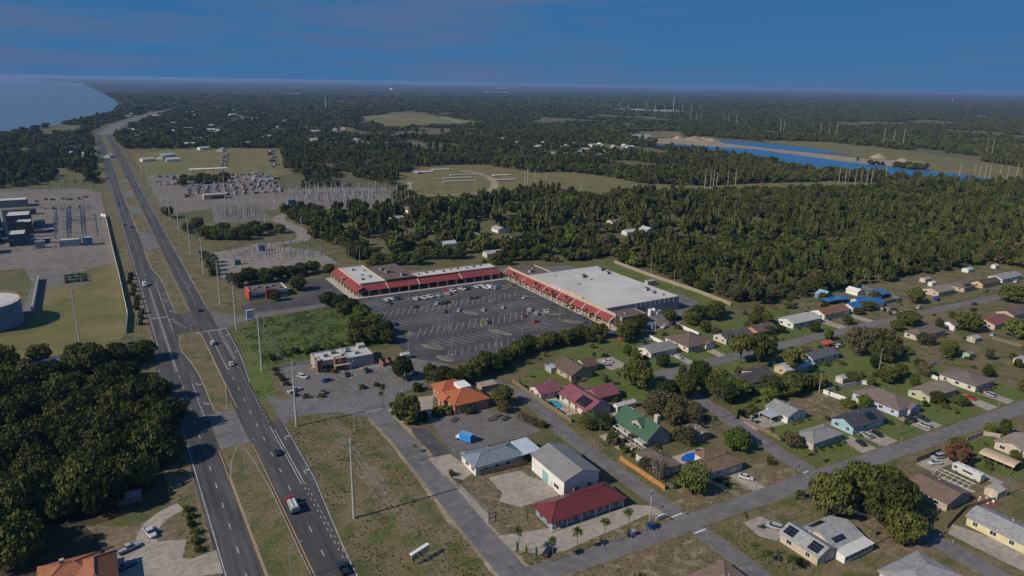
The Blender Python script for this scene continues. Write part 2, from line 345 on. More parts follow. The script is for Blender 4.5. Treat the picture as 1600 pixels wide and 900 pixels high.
turnlane([(44.9,168),(46.6,178),(48.2,196),(49.3,206),(49.3,250),(44.9,250)], .054, 'right turn lane before the link road')
turnlane([(44.9,280),(46.6,300),(48.2,316),(49.2,330),(49.2,368),(44.9,368)], .054, 'right turn lane before the plaza crossroads')
turnlane([(25.8,255),(28.4,262),(28.4,305),(27.4,321),(25.8,335)], .054, 'left turn lane cut into the median by the median opening')
turnlane([(25.8,398),(28.7,400),(28.5,470),(27.5,490),(25.8,505)], .054, 'left turn lane cut into the median at the crossroads')
turnlane([(15.9,290),(13.2,300),(13,345),(15.9,352)], .054, 'short turn lane on the shady left edge')
for i, (a, b) in enumerate([(237,266), (366,401), (572,636), (735,772), (845,890), (965,990)]):
    patch('median_opening', rectp(25.9, a, 35.6, b), 'street' if i != 1 else 'hwy', .058, ['grey paved median opening by the link road', 'dark paved crossroads between the carriageways', 'third paved gap in the median', 'fourth paved gap in the median', 'fifth paved gap in the median', 'sixth and farthest paved gap in the median'][i])
# raised island noses with kerbs
def island(P, label):
    base = tag(MB().prism(P, 0, .14).build('median_island', MT['verge']), label, kind='structure')
    Q = P+[P[0]]; m = MB()
    for a, b in zip(Q[:-1], Q[1:]):
        Lf, Rt = offset([a, b], .11); m.prism([Lf[0], Lf[1], Rt[1], Rt[0]], 0, .155)
    m.build('kerb', MT['kerb'], base)
    return base
island([(28.7,268),(28.6,304),(27.6,322),(25.2,342),(25.9,357),(29,366),(33,366),(36.3,362),(36.2,290),(33,268),(30.5,266)], 'kerbed grass island between the median opening and the crossroads')
island([(25.7,100),(25.7,216),(27.5,226),(31,236),(33,236),(34.2,222),(35.2,205),(35.2,100)], 'kerbed grass island nearest the camera')
island([(29,402),(29,470),(28,492),(26.2,506),(26.2,566),(30,572),(35,570),(35.4,402)], 'long kerbed grass island beyond the crossroads')
island([(26.2,640),(26.2,730),(30,734),(35.4,730),(35.4,642),(31,636)], 'oval grass island beyond the third median gap')
island([(26.2,778),(26.2,838),(30,844),(35,838),(35,778),(31,772)], 'small round grass island far up the highway')
# --- markings
wl = MB(); yl = MB(); Z = .076
def vline(m, x, y0, y1, wd=.15): m.poly(rectp(x-wd/2, y0, x+wd/2, y1), Z)
def sline(m, P, wd=.15): m.strip(P, wd, Z)
def dash(m, x, y0, y1, on=3, off=9, wd=.18):
    y = y0
    while y < y1: vline(m, x, y, min(y+on, y1), wd); y += on+off
vline(wl, 16.6, 100, 290, .22); vline(wl, 16.6, 352, 1000, .22); vline(yl, 25.3, 100, 236, .22); vline(yl, 25.4, 508, 570, .2); vline(yl, 25.5, 640, 1000, .2)
dash(wl, 21.1, 104, 316, wd=.22); vline(wl, 21.0, 316, 460, .2); vline(wl, 20.4, 316, 455, .14); dash(wl, 21.0, 470, 1100, wd=.2)
vline(wl, 24.9, 372, 470, .2); dash(wl, 25.1, 262, 322, 1, 3, .18); sline(wl, [(24.6,266),(24.7,300)], .16)
vline(yl, 36.0, 100, 236, .22); sline(yl, [(36.6,268),(36.5,363)], .2); vline(yl, 36.2, 402, 1000, .2)
dash(wl, 40.3, 104, 310, wd=.22); vline(wl, 39.9, 309, 363, .2); dash(wl, 40.3, 402, 1100, wd=.22)
vline(wl, 44.1, 202, 246, .2); vline(wl, 45.0, 202, 243, .2); dash(wl, 44.4, 110, 202, 1.2, 2.2, .2); dash(wl, 45.3, 150, 202, 1.2, 2.2, .2)
vline(wl, 44.2, 320, 363, .2); vline(wl, 45.1, 320, 363, .2); dash(wl, 44.4, 250, 320, 1.2, 2.2, .2); vline(wl, 45.0, 402, 1000, .22)
sline(wl, [(45.2,150),(45.8,165),(47.2,186),(48.5,204),(48.8,243)], .2); sline(wl, [(45.4,290),(47.2,313),(47.8,328),(48.5,364)], .2)
wl.poly(rectp(37.2,364,48.3,364.7), Z); wl.poly(rectp(17.2,397.2,24.8,397.9), Z)
for k in range(6): sline(wl, [(24.6+k*1.1,392-k*3.4),(27.2+k*.9,391-k*3.4)], .4); sline(wl, [(33.4+k*.45,365.8-k*.2),(34.6+k*.4,356+k*1.2)], .25)
def arrow(x, y, flip=1, turn=1):
    wl.poly(rectp(x-.12, y-1.6*flip, x+.12, y+.8*flip), Z); wl.poly([(x,y+.8*flip),(x+turn*1.0,y+.9*flip),(x+turn*1.0,y+.55*flip),(x,y+.5*flip)], Z)
    wl.poly([(x+turn*1.0,y+1.3*flip),(x+turn*1.9,y+.7*flip),(x+turn*1.0,y+.1*flip)], Z)
for x, y, f, t in [(46.7,354,1,1),(46.7,329,1,1),(46.8,235,1,1),(46.8,209,1,1),(26.4,298,-1,1),(26.4,277,-1,1),(26.6,444,-1,1),(26.6,429,-1,1),(26.7,407,-1,1),(14.6,320,-1,-1)]: arrow(x, y, f, t)
tag(wl.build('lane_markings', MT['white_line']), 'white painted lane lines and arrows of the highway', kind='structure')
tag(yl.build('lane_markings', MT['yellow_line']), 'yellow painted median edge lines of the highway', kind='structure')
# --- side roads
patch('link_road', [(48.6,244),(52,249),(58,249.6),(69,245.6),(74,240),(78,236),(87,236),(88,244),(100,252),(111,258),(122,268),(127,270),(126,282),(120,290),(112,288),(113,274),(106,262.5),(98,261.5),(84,267),(76,262),(70,262),(60,264),(52,268),(48.6,276)], 'street', .062, 'grey link road from the highway to the plaza')
patch('crossroad_arm', [(45,364),(50,366),(58,372),(66,374),(108,378),(108,384),(66,383),(60,382),(50,392),(45,400)], 'oldlot', .06, 'side road at the crossroads leading to the plaza')
road('frontage_road', [(80.2,90),(80.6,160),(81.8,200),(82.2,220),(81.5,242)], 7.6, 'street', .068, 'straight grey frontage road beside the grass strip')
road('lower_street', smooth_line([(78,132.6),(95,130.3),(130,129.2),(190,128),(250,125.3),(310,123.8),(430,120)]), 6.6, 'street', .074, 'residential street crossing the lower right')
road('alley', smooth_line([(135,80),(135.2,128),(134.8,180),(136.8,205),(138,228),(133,247),(121,268)]), 5.4, 'street', .07, 'narrow lane behind the commercial buildings')
road('cross_street', smooth_line([(189,50),(189.5,88),(190,128),(192,150),(196,172),(199.5,198),(203,217)]), 6.2, 'street', .078, 'cross street joining the two residential streets')
road('upper_street', [(200,217.2),(300,217.4),(400,216),(475,213.5)], 6.2, 'street', .07, 'residential street at the upper right')
road('gravel_road', smooth_line([(96,551),(120,551),(136,558),(143,590),(140,625),(139,655),(155,680)]), 11, 'gravel', .05, 'curving pale gravel road beside the substations')
road('back_street', smooth_line([(171,470),(171.5,500),(176,590),(182,640)]), 6, 'street', .05, 'grey street behind the plaza going away')
road_edge([(80.2,90),(80.6,160),(81.8,200),(82.2,220),(81.5,236)], 8.6, 'sand', 'sandy edges of the frontage road')
road_edge(smooth_line([(88,131.2),(95,130.3),(130,129.2),(190,128),(250,125.3),(310,123.8),(430,120)]), 6.6, 'dirt', 'worn dirt edges of the lower street')
road_edge(smooth_line([(135,80),(135.2,128),(134.8,180),(136.8,205),(138,228)]), 5.4, 'dirt', 'worn dirt edges of the lane')
road_edge(smooth_line([(189,50),(189.5,88),(190,128),(192,150),(196,172),(199.5,198)]), 6.2, 'dirt', 'worn dirt edges of the cross street')
road_edge([(204,217.2),(300,217.4),(400,216),(475,213.5)], 6.2, 'dirt', 'worn dirt edges of the upper street')
road_edge([(20.8,100),(20.8,600),(21,900)], 10.6, 'dirt', 'dusty edges of the left carriageway', .042)
stops = MB()
for a in [rectp(78.4,241,84.8,241.7), rectp(132.8,133.3,137,134), rectp(187.4,131.6,190,132.1), rectp(133,124.2,137.4,124.9)]: stops.poly(a, .09)
tag(stops.build('stop_lines', MT['white_line']), 'white stop lines at the side street junctions', kind='structure')
# --- lots
LOTP = [(114,285),(126,270),(138,268),(165,270.5),(198,271),(214,266),(222,262),(226,277),(221.5,280),(221,384),(216,386),(119,384),(118,372),(115,300)]
lot = patch('parking_lot', LOTP, 'lot', .07, 'big dark asphalt parking lot of the shopping plaza')
lm = MB()
def stall_row(x0, x1, y0, y1, dx, pitch=3.5, mid=True, skip=()):
    x = x0; k = 0
    while x <= x1:
        if k not in skip: lm.strip([(x, y0), (x+dx, y1)], .22, .1)
        x += pitch; k += 1
    if mid: lm.strip([(x0+dx/2, (y0+y1)/2), (x0+dx/2+(x1-x0), (y0+y1)/2)], .12, .104)
stall_row(119.6, 205, 344.8, 356.2, 6.8); stall_row(124, 211, 327, 339.2, -5.2)
stall_row(127, 205, 308.7, 320.5, 7.2); stall_row(133, 208, 290.6, 302.8, -4.6)
stall_row(129.5, 198, 278.6, 285.6, 4.2, mid=False); stall_row(123, 214, 363.5, 376, -3.4)
lm.build('stall_lines', MT['old_line'], lot)
def pisland(P, label):
    o = island(P, label); o.location.z = .08; return o
def oval(cx, cy, a, b, rz, n=14):
    return [(cx+a*math.cos(t)*math.cos(rz)-b*math.sin(t)*math.sin(rz), cy+a*math.cos(t)*math.sin(rz)+b*math.sin(t)*math.cos(rz)) for t in [2*math.pi*i/n for i in range(n)]]
for cx, cy, a, b, rz, lb in [(124.5,316,4.5,1.5,-.6,'grass island at the left edge of the parking lot'),(166,351.5,5.5,1.3,1.0,'narrow planted island in the second stall row'),(167,314.6,6,1.5,1.0,'narrow green island in the middle of the lot'),(168,332,5.5,1.4,-1.1,'slanting island in the third stall row'),
        (167,296.5,7,1.6,-1.1,'slanting green island in the fifth stall row'),(206,311,5,1.6,-.9,'mulched island by the palms near the store'),(209,294,5.5,1.6,-.9,'mulched island with palms left of the store corner'),(205,276,6,1.8,-.5,'mulched island at the right end of the lot'),(211,368,6,2.4,.6,'rounded planted island in the far corner of the lot'),(128.5,293,6,1.6,-1.0,'kerbed island at the near left entrance'),(127.5,277,5,1.6,-1.2,'kerbed island nearest the link road')]:
    pisland(oval(cx, cy, a, b, rz), lb)
patch('restaurant_lot', [(56,300),(71,303),(99,300),(99,284),(113,279),(113,268),(107,259.6),(90,260.3),(78.5,261.2),(70.5,258.8),(64,262),(56,266)], 'oldlot', .07, 'grey parking lot round the burger restaurant')
sm = MB()
for i in range(14): sm.strip([(75.5+i*2.7, 275.5),(74.6+i*2.7, 281)], .14, .096)
for i in range(11): sm.strip([(79+i*2.8, 262.5),(78.4+i*2.8, 267)], .14, .096)
tag(sm.build('stall_lines', MT['white_line']), 'white stall lines in the burger restaurant lot', kind='structure')
patch('walkway', [(71,293),(73,293),(80,283.6),(99,281.4),(99,283),(81,285.4),(73,296)], 'concrete', .1, 'concrete walk round the burger restaurant')
patch('restaurant_lot', [(60,374),(108,379),(119,385),(119,434),(108,440),(96,440),(96,404),(62,402)], 'lot', .05, 'dark lot beside the diner left of the plaza')
patch('vacant_lot', [(54,306),(56,362),(66,372),(104,376),(112,360),(116,310),(98,304),(72,306)], 'lush', .04, 'lush overgrown vacant lot between the two restaurants')
patch('plaza_walk', [(118.6,436),(118.6,384),(219,383.4),(219,272),(224,272),(224,388),(124,388),(124,436)], 'palewalk', .16, 'pale pavement along the plaza shopfronts')
patch('service_drive', [(276,285),(276,362),(284,362),(291,330),(297,306),(294,290),(280,276),(258,266),(236,262),(224,262),(226,279),(242,276),(243,286)], 'oldlot', .05, 'service yard and drive behind the big store')
patch('plaza_back_lawn', [(277,392),(309,390),(310,276),(296,270),(262,262),(258,266),(280,275),(295,290),(298,306),(291,332),(284,364),(277,366)], 'lawn', .04, 'bright green grass strip behind the big store')
patch('rear_drive', [(143,428),(160,428),(164,403),(222,402),(222,386),(240,386),(276,364),(282,366),(276,396),(225,412),(160,436),(126,440),(120,438),(126,434)], 'oldlot', .03, 'grey service drive along the rear of the plaza')
patch('truck_yard', [(93.2,197.5),(97,228),(107,226.5),(118,222.5),(127,212),(128.5,197),(118,196)], 'oldlot', .05, 'worn grey truck yard with the blue van')
patch('gravel_lot', [(86,220.5),(93,219),(92.6,197.8),(79.2,196.3),(79.5,203)], 'lot', .04, 'dark gravel corner lot with a small palm')
patch('concrete_pad', [(84.6,198),(92.4,197.5),(94,183),(89,180.5),(84.5,186)], 'concrete', .06, 'concrete pad beside the blue-grey workshop')
patch('gravel_lot', [(84.4,196.5),(84.6,186),(88.6,180),(84.8,178.5)], 'lot', .05, 'dark gravel strip by the frontage road')
patch('sport_pad', [(96.5,178),(107.5,177),(108.5,172),(110.8,168),(110.8,159),(97,159),(93,164.5),(96,168)], 'concrete', .05, 'pale concrete pad in front of the white warehouse')
patch('dirt_yard', [(84.8,178),(95,180),(111.5,178.5),(111.5,158),(98,157),(85.2,150),(84.8,160)], 'dirt', .03, 'bare brown yard round the concrete pad')
patch('concrete_drive', [(84.3,178),(87,177),(87,160),(84.4,154)], 'concrete', .055, 'short concrete apron at the frontage road gate')
patch('forecourt', [(84.2,150),(88,149),(97.6,146.4),(127,144),(132,140.5),(132.2,134.6),(127.5,138),(117,137),(105,136.2),(97,135.5),(91,137),(84.2,143)], 'concrete', .05, 'concrete forecourt in front of the red-roofed shop')
patch('dry_lawn', [(84.2,149),(89,157),(98,157),(98,146.2),(88,149)], 'dry', .04, 'round patch of dry grass by the shop gate')
patch('dry_lawn', [(84.2,133.5),(132,132.8),(132,138),(84.2,146)], 'dry', .03, 'dry grass strip with palms along the lower street')
patch('salon_walk', [(98,226),(107,243),(98,245),(92,229)], 'concrete', .05, 'pale paved court beside the orange-roofed building')
patch('concrete_drive', [(86,239.5),(94,238.5),(93,229.5),(86,225.5)], 'concrete', .066, 'concrete entrance off the frontage road')
patch('dry_lawn', [(138.6,133),(186,131.8),(186.6,142),(172,145),(156,144),(141,150)], 'dry', .03, 'brown lawn of the corner house with the blue pool')
patch('lane_verge', [(137.6,150),(141.5,150),(142,240),(139.5,240),(138.5,205)], 'verge', .02, 'grass strip between the lane and the long fence')
patch('lawn', [(142,196),(150,204),(143,218),(142,241),(168,250),(180,262),(205,262),(228,256),(228,221),(203,221),(196,200),(172,200),(168,226),(152,228)], 'lawn', .03, 'green lawns round the brown-roofed house')
patch('lawn', [(228,256),(252,262),(300,262),(330,258),(330,221),(228,221)], 'lawn', .025, 'green lawns along the far side of the upper street')
patch('lawn', [(330,260),(420,268),(470,262),(560,262),(560,222),(330,221)], 'verge', .025, 'dry lawns at the far right end of the upper street')
patch('lawn', [(205,213),(330,213.6),(330,170),(250,172),(205,172)], 'lawn', .025, 'shady back lawns below the upper street')
patch('lawn', [(330,213.6),(470,210),(470,120),(330,124),(318,160)], 'verge', .025, 'wide dry lawns at the right edge')
patch('lawn', [(195,131.6),(330,127.3),(330,172),(199,172)], 'lawn', .022, 'green front lawns along the lower street')
patch('dry_lawn', [(225,150),(247,150),(250,172),(225,172)], 'dry', .03, 'brown back yard beside the white vinyl fence')
patch('lawn', [(138.5,125),(187,124.4),(187,60),(138.5,60)], 'verge', .02, 'patchy grass round the solar-panel house')
patch('lawn', [(193,124),(430,117),(430,30),(193,40)], 'verge', .02, 'patchy grass of the lower right yards')
patch('sand_patch', [(72,135),(76.6,136),(77,170),(76.8,200),(76,226),(72.5,232),(73.5,214),(71.5,200),(74,186),(70.5,176),(73.6,160),(71,148)], 'dirt', .024, 'bare sandy strip along the frontage road')
patch('sand_patch', [(60,180),(67,186),(70,197),(66,206),(60,202),(62,192)], 'dirt', .023, 'bare brown patch on the wide grass strip')
patch('dry_lawn', [(160,109),(186,120),(186,86),(170,92)], 'dirt', .03, 'bare brown soil under the two big oaks')
patch('lawn', [(86,126),(131.6,125.5),(131.6,60),(86,60)], 'dry', .02, 'dry lawn below the lower street')
patch('lawn', [(242,117.6),(275,117),(275,96),(245,97),(238,108)], 'lawn', .03, 'green lawn behind the brown carport')
for P, lb in [(rectp(164.8,131.5,170,142),'concrete driveway of the corner house'),([(216.4,131),(224.2,130.5),(224.5,141),(218.6,141)],'driveway with the dark sedan'),
        (rectp(227.5,130.3,236,141),'driveway of the light blue house'),(rectp(252.5,129.8,262.5,141.5),'white driveway of the lavender house'),([(291,128.8),(298.6,128.5),(299,142),(295,143)],'driveway with the red car'),(rectp(305,128.3,311,140.4),'driveway of the hip-roofed house at right'),
        ([(149,121.5),(156,121.4),(157.5,113),(150.5,111),(148,115)],'concrete drive of the solar-panel house'),(rectp(221,213,225.5,234),'driveway of the grey-roofed house'),(rectp(240,220.4,245,231),'driveway curving to the brown-roofed house'),(rectp(326,220.4,333,234),'long pale driveway of the white house'),
        (rectp(349,220,355,234),'driveway left of the blue-roofed house'),(rectp(376,219.5,385,233),'driveway of the blue-roofed house'),([(194.5,167),(211,169),(212,158.5),(195,161)],'wide concrete yard of the white house'),(rectp(186,231,196,244),'paved drive beside the brown-roofed house'),
        (rectp(236,97,240,117),'long concrete strip beside the motorhome'),([(196,90),(202,92),(207,76),(197,70)],'concrete drive before the yellow house'),(rectp(226,112,240.5,117.8),'concrete pad with the parked silver car')]:
    patch('driveway', P, 'concrete', .06, lb)
# substation pads
patch('substation_pad', [(62,466),(86,500),(134,510),(138,474),(128,556),(100,552),(63,540)] if False else [(62,466),(90,462),(138,472),(136,512),(104,554),(62,538)], 'gravel', .04, 'pale gravel pad of the near substation')
patch('substation_pad', [(86,655),(134,650),(136,705),(150,702),(252,664),(298,806),(192,838),(168,795),(150,770),(96,740)], 'yard', .03, 'pale gravel pad of the large switchyard')
patch('hardstanding', [(54,720),(96,735),(150,770),(168,795),(190,900),(216,985),(60,1045),(56,900)], 'yard', .02, 'pale yard of the shed dealer and trailer storage')
# ================================================================== buildings
_wc = {}; HR = []
ROT = {'S': 0.0, 'W': -math.pi/2, 'E': math.pi/2, 'N': math.pi}
def win_mesh(w, h):
    k = ('w', round(w, 1), round(h, 1))
    if k not in _wc:
        f = MB(); t = .09
        f.box(-w/2-t,-.05,-h/2-t, w/2+t,.06,-h/2); f.box(-w/2-t,-.05,h/2, w/2+t,.06,h/2+t)
        f.box(-w/2-t,-.05,-h/2, -w/2,.06,h/2); f.box(w/2,-.05,-h/2, w/2+t,.06,h/2); f.box(-.03,-.045,-h/2,.03,.06,h/2)
        p = MB().box(-w/2+.002,-.02,-h/2+.002, w/2-.002,.05,h/2-.002)
        _wc[k] = (f.mesh('window', MT['plastic_white']), p.mesh('pane', MT['glass_dark']))
    return _wc[k]
def window(root, side, x, y, z, w=1.4, h=1.2):
    a, b = win_mesh(w, h); o = link('window', a, root, (x, y, z), ROT[side]); link('pane', b, o); return o
_dc = {}
def door(root, side, x, y, w=1.0, h=2.1, m='wall', col=(.55,.53,.5), name='door'):
    k = (round(w,1), round(h,1), col)
    if k not in _dc:
        d = MB().box(-w/2,-.06,.02,w/2,.05,h)
        if w > 2:
            for i in range(1, 4): d.box(-w/2+.05,-.075,h*i/4-.02,w/2-.05,-.06,h*i/4+.02)
        hd = MB().box(w*.32,-.12,1.0,w*.42,-.055,1.1)
        _dc[k] = (d.mesh('door', wall(col)), hd.mesh('handle', MT['steel']))
    o = link(name, _dc[k][0], root, (x, y, 0), ROT[side])
    link('handle', _dc[k][1], o); return o
def gable_wall(m, x0, y0, x1, y1, h, kind, rh):
    m.box(x0, y0, -.1, x1, y1, h)
    xm, ym = (x0+x1)/2, (y0+y1)/2
    if kind == 'gx':
        m.add([(x0,y0,h),(x1,y0,h),(x1,y1,h),(x0,y1,h),(x0,ym,h+rh),(x1,ym,h+rh)], [(0,1,5,4),(2,3,4,5),(3,0,4),(1,2,5)])
    elif kind == 'gy':
        m.add([(x0,y0,h),(x1,y0,h),(x1,y1,h),(x0,y1,h),(xm,y0,h+rh),(xm,y1,h+rh)], [(1,2,5,4),(3,0,4,5),(0,1,4),(2,3,5)])
def roof_mb(kind, x0, y0, x1, y1, h, rh, ov, t=.16):
    m = MB(); X0, Y0, X1, Y1 = x0-ov, y0-ov, x1+ov, y1+ov; xm, ym = (x0+x1)/2, (y0+y1)/2
    def slab(q):
        q = [Vector(p) for p in q]; n = (q[1]-q[0]).cross(q[2]-q[0]).normalized()
        if n.z < 0: q = q[::-1]; n = -n
        k = len(q); u = [p+Vector((0,0,.03)) for p in q]; tp = [p+Vector((0,0,.03+t)) for p in q]
        m.add(u+tp, [tuple(range(k-1,-1,-1)), tuple(range(k,2*k))]+[(i,(i+1)%k,k+(i+1)%k,k+i) for i in range(k)])
    if kind == 'gx':
        s = rh/((y1-y0)/2); e = h-s*ov
        slab([(X0,Y0,e),(X1,Y0,e),(X1,ym,h+rh),(X0,ym,h+rh)]); slab([(X0,ym,h+rh),(X1,ym,h+rh),(X1,Y1,e),(X0,Y1,e)])
    elif kind == 'gy':
        s = rh/((x1-x0)/2); e = h-s*ov
        slab([(X0,Y0,e),(xm,Y0,h+rh),(xm,Y1,h+rh),(X0,Y1,e)]); slab([(xm,Y0,h+rh),(X1,Y0,e),(X1,Y1,e),(xm,Y1,h+rh)])
    elif kind == 'hip':
        lx, ly = X1-X0, Y1-Y0; ins = min(lx, ly)/2
        if lx >= ly: a, b = (X0+ins, ym), (X1-ins, ym)
        else: a, b = (xm, Y0+ins), (xm, Y1-ins)
        A, B = (a[0],a[1],h+rh+t), (b[0],b[1],h+rh+t)
        vs = [(X0,Y0,h-.05),(X1,Y0,h-.05),(X1,Y1,h-.05),(X0,Y1,h-.05),(X0,Y0,h+t),(X1,Y0,h+t),(X1,Y1,h+t),(X0,Y1,h+t),A,B]
        if lx >= ly: fs = [(4,5,9,8),(6,7,8,9),(7,4,8),(5,6,9)]
        else: fs = [(7,4,8,9),(5,6,9,8),(4,5,8),(6,7,9)]
        m.add(vs, [(3,2,1,0),(0,1,5,4),(1,2,6,5),(2,3,7,6),(3,0,4,7)]+fs)
        C = [Vector(v) for v in vs]
        for i, j in ([(4,8),(7,8),(5,9),(6,9),(8,9)] if lx >= ly else [(4,8),(5,8),(6,9),(7,9),(8,9)]):
            if (C[i]-C[j]).length > .3: m.tube(C[i]+Vector((0,0,.03)), C[j]+Vector((0,0,.03)), .12, .12, 5)
    elif kind == 'shed':   # single slope rising toward +Y
        slab([(X0,Y0,h),(X1,Y0,h),(X1,Y1,h+rh),(X0,Y1,h+rh)])
    return m
def block(root, x0, y0, x1, y1, h=2.8, kind='hip', rh=1.6, ov=.5, wm=None, rm=None, seams=None):
    wmb = MB(); gable_wall(wmb, x0, y0, x1, y1, h, kind, rh); wo = wmb.build('wall', wm, root)
    ro = roof_mb(kind, x0, y0, x1, y1, h, rh, ov).build('roof', rm, root)
    return wo, ro
def vents(root, x, y, z, n=2):
    for i in range(n):
        MB().tube((0,0,-.4),(0,0,.5),.11,.11,6).build('vent_pipe', MT['plastic_white'], root, (x+1.7*i, y-.5*i, z))
def house(label, x0, y0, x1, y1, h=2.8, kind='hip', rh=1.6, ov=.5, wc=(.5,.45,.38), rc=(.13,.10,.085), metal=False, doors=('S',), garage=None, nwin=None, name='house', cat='house', group=None, vent=True, detail=True, skipwin=''):
    cx, cy = (x0+x1)/2, (y0+y1)/2; r = empty(name, cx, cy); tag(r, label, cat, group); HR.append((x0-2,y0-2,x1+2,y1+2))
    a, b = (x1-x0)/2, (y1-y0)/2
    block(r, -a, -b, a, b, h, kind, rh, ov, wall(wc), metalroof(rc) if metal else shingle(rc))
    if detail:
        for sd in 'SWEN':
            if sd in skipwin: continue
            Ls = (a if sd in 'SN' else b)*2; n = max(1, int(Ls/4.2))
            for i in range(n):
                t = -Ls/2+Ls*(i+.5)/n
                if sd in doors and i == n//2: t += .2
                x, y = {'S': (t,-b-.03), 'N': (t,b+.03), 'W': (-a-.03,t), 'E': (a+.03,t)}[sd]
                if garage and garage[0] == sd and abs(t-garage[1]) < 3.4: continue
                if sd in doors and i == n//2: door(r, sd, x, y, col=(.45,.42,.4))
                else: window(r, sd, x, y, min(1.65, h*.55), 1.6 if i % 2 else 1.2, 1.2)
        if garage:
            sd, t = garage; x, y = {'S': (t,-b-.03), 'N': (t,b+.03), 'W': (-a-.03,t), 'E': (a+.03,t)}[sd]
            door(r, sd, x, y, 4.8, 2.2, col=(.62,.6,.57), name='garage_door')
        if vent: vents(r, a*.2, b*.35, h+rh*.62)
    return r
def flat_block(root, x0, y0, x1, y1, h, wm, rm, par=.6, wname='wall'):
    m = MB(); m.box(x0,y0,-.1,x1,y1,h-par); t = .3
    m.box(x0,y0,h-par,x1,y0+t,h); m.box(x0,y1-t,h-par,x1,y1,h); m.box(x0,y0+t,h-par,x0+t,y1-t,h); m.box(x1-t,y0+t,h-par,x1,y1-t,h)
    o = m.build(wname, wm, root)
    MB().box(x0+t+.002,y0+t+.002,h-par+.003,x1-t-.002,y1-t-.002,h-par+.06).build('roof', rm, root)
    return o
_unit = None
def rooftop_unit(root, x, y, z, s=1.0, rz=0):
    global _unit
    if _unit is None:
        m = MB(); m.box(-1,-.7,0,1,.7,.95,0); m.box(-.94,-.72,.2,.94,-.7,.75,1); m.tube((-.45,0,.95),(-.45,0,1.1),.42,.42,10,1); m.tube((.5,0,.95),(.5,0,1.08),.36,.36,10,1)
        _unit = m.mesh('rooftop_unit', [MT['galv'], MT['dark_equipment']])
    return link('rooftop_unit', _unit, root, (x, y, z), rz, (s, s, s))
# ---- shopping plaza, far row
pz = empty('shopping_plaza', 124, 390); tag(pz, 'low plaza row with red awnings facing the parking lot', 'shopping plaza')
ox, oy = -124, -390
def pb(x0, y0, x1, y1, h, wm, rm, par=.6): return flat_block(pz, x0+ox, y0+oy, x1+ox, y1+oy, h, MT[wm], MT[rm], par)
pb(126.6,390.6,142,433,7,'stucco_tan','roof_white'); pb(142.02,390.6,162,428,6.9,'roof_brown','roof_brown',.25); pb(162.02,390.6,217,403,6.6,'stucco_tan','roof_white'); 
MB().box(142.2+ox,390.2+oy,5.6,161.8+ox,390.59+oy,7.5).build('fascia', MT['roof_brown'], pz); MB().box(162.4+ox,390.2+oy,5.7,189+ox,390.59+oy,6.9).build('fascia', MT['awning'], pz); MB().box(189.2+ox,390.25+oy,5.7,217+ox,390.59+oy,7.2).build('fascia', MT['stucco_tan'], pz)
def awning(root, x0, y0, z0, x1, y1, z1, axis):
    m = MB(); t = .16
    if axis == 'x':   # slopes in Y: outer y0,z0 -> inner y1,z1, runs x0..x1
        m.add([(x0,y0,z0),(x1,y0,z0),(x1,y1,z1),(x0,y1,z1),(x0,y0,z0+t),(x1,y0,z0+t),(x1,y1,z1+t),(x0,y1,z1+t)], [(3,2,1,0),(4,5,6,7),(0,1,5,4),(1,2,6,5),(2,3,7,6),(3,0,4,7)])
    else:
        m.add([(x0,y0,z0),(x1,y0,z1),(x1,y1,z1),(x0,y1,z0),(x0,y0,z0+t),(x1,y0,z1+t),(x1,y1,z1+t),(x0,y1,z0+t)], [(3,2,1,0),(4,5,6,7),(0,1,5,4),(1,2,6,5),(2,3,7,6),(3,0,4,7)])
    return m.build('awning', MT['awning'], root)
def fin(root, m): return m.build('awning_divider', MT['stucco_tan'], root)
for a, b in [(124.0,141.4),(142.4,161.2),(162.2,189.2),(190.2,217)]:
    awning(pz, a+ox, 385.9+oy, 3.4, b+ox, 390.3+oy, 5.7, 'x')
for x in (141.9,161.7,189.7): fin(pz, MB().prism([(x-.3+ox,385.7+oy),(x+.3+ox,385.7+oy),(x+.3+ox,390.4+oy),(x-.3+ox,390.4+oy)], 3.0, 3.4).add([(x-.3+ox,385.7+oy,3.4),(x+.3+ox,385.7+oy,3.4),(x+.3+ox,390.4+oy,3.4),(x-.3+ox,390.4+oy,3.4),(x-.3+ox,390.4+oy,6.1),(x+.3+ox,390.4+oy,6.1),(x-.3+ox,385.7+oy,3.7),(x+.3+ox,385.7+oy,3.7)], [(6,7,5,4),(0,6,4,3),(1,2,5,7),(0,1,7,6)]))
awning(pz, 122.4+ox, 386+oy, 3.4, 126.7+ox, 412+oy, 5.7, 'y'); awning(pz, 122.4+ox, 413+oy, 3.4, 126.7+ox, 436+oy, 5.7, 'y')
fin(pz, MB().box(122.2+ox,412.1+oy,3.2,126.7+ox,412.9+oy,5.9))
_colm = MB().box(-.35,-.35,-.1,.35,.35,3.5).box(-.45,-.45,-.1,.45,.45,.5).mesh('column', MT['stucco_tan'])
xs = [124+i*6.2 for i in range(16)]
for x in xs: link('column', _colm, pz, (min(x, 216)+ox, 386.4+oy, 0))
for i in range(8): link('column', _colm, pz, (122.9+ox, 391.5+i*6.1+oy, 0))
for i in range(15): # shopfront bays
    x = 127.5+i*5.95; MB().box(x+.25+ox,390.5+oy,.5,x+5.6+ox,390.62+oy,3.2).build('shop_window', MT['glass_dark'], pz)
for i in range(6): MB().box(126.5+ox,392.5+i*6.6+oy,.5,126.62+ox,398+i*6.6+oy,3.2).build('shop_window', MT['glass_dark'], pz)
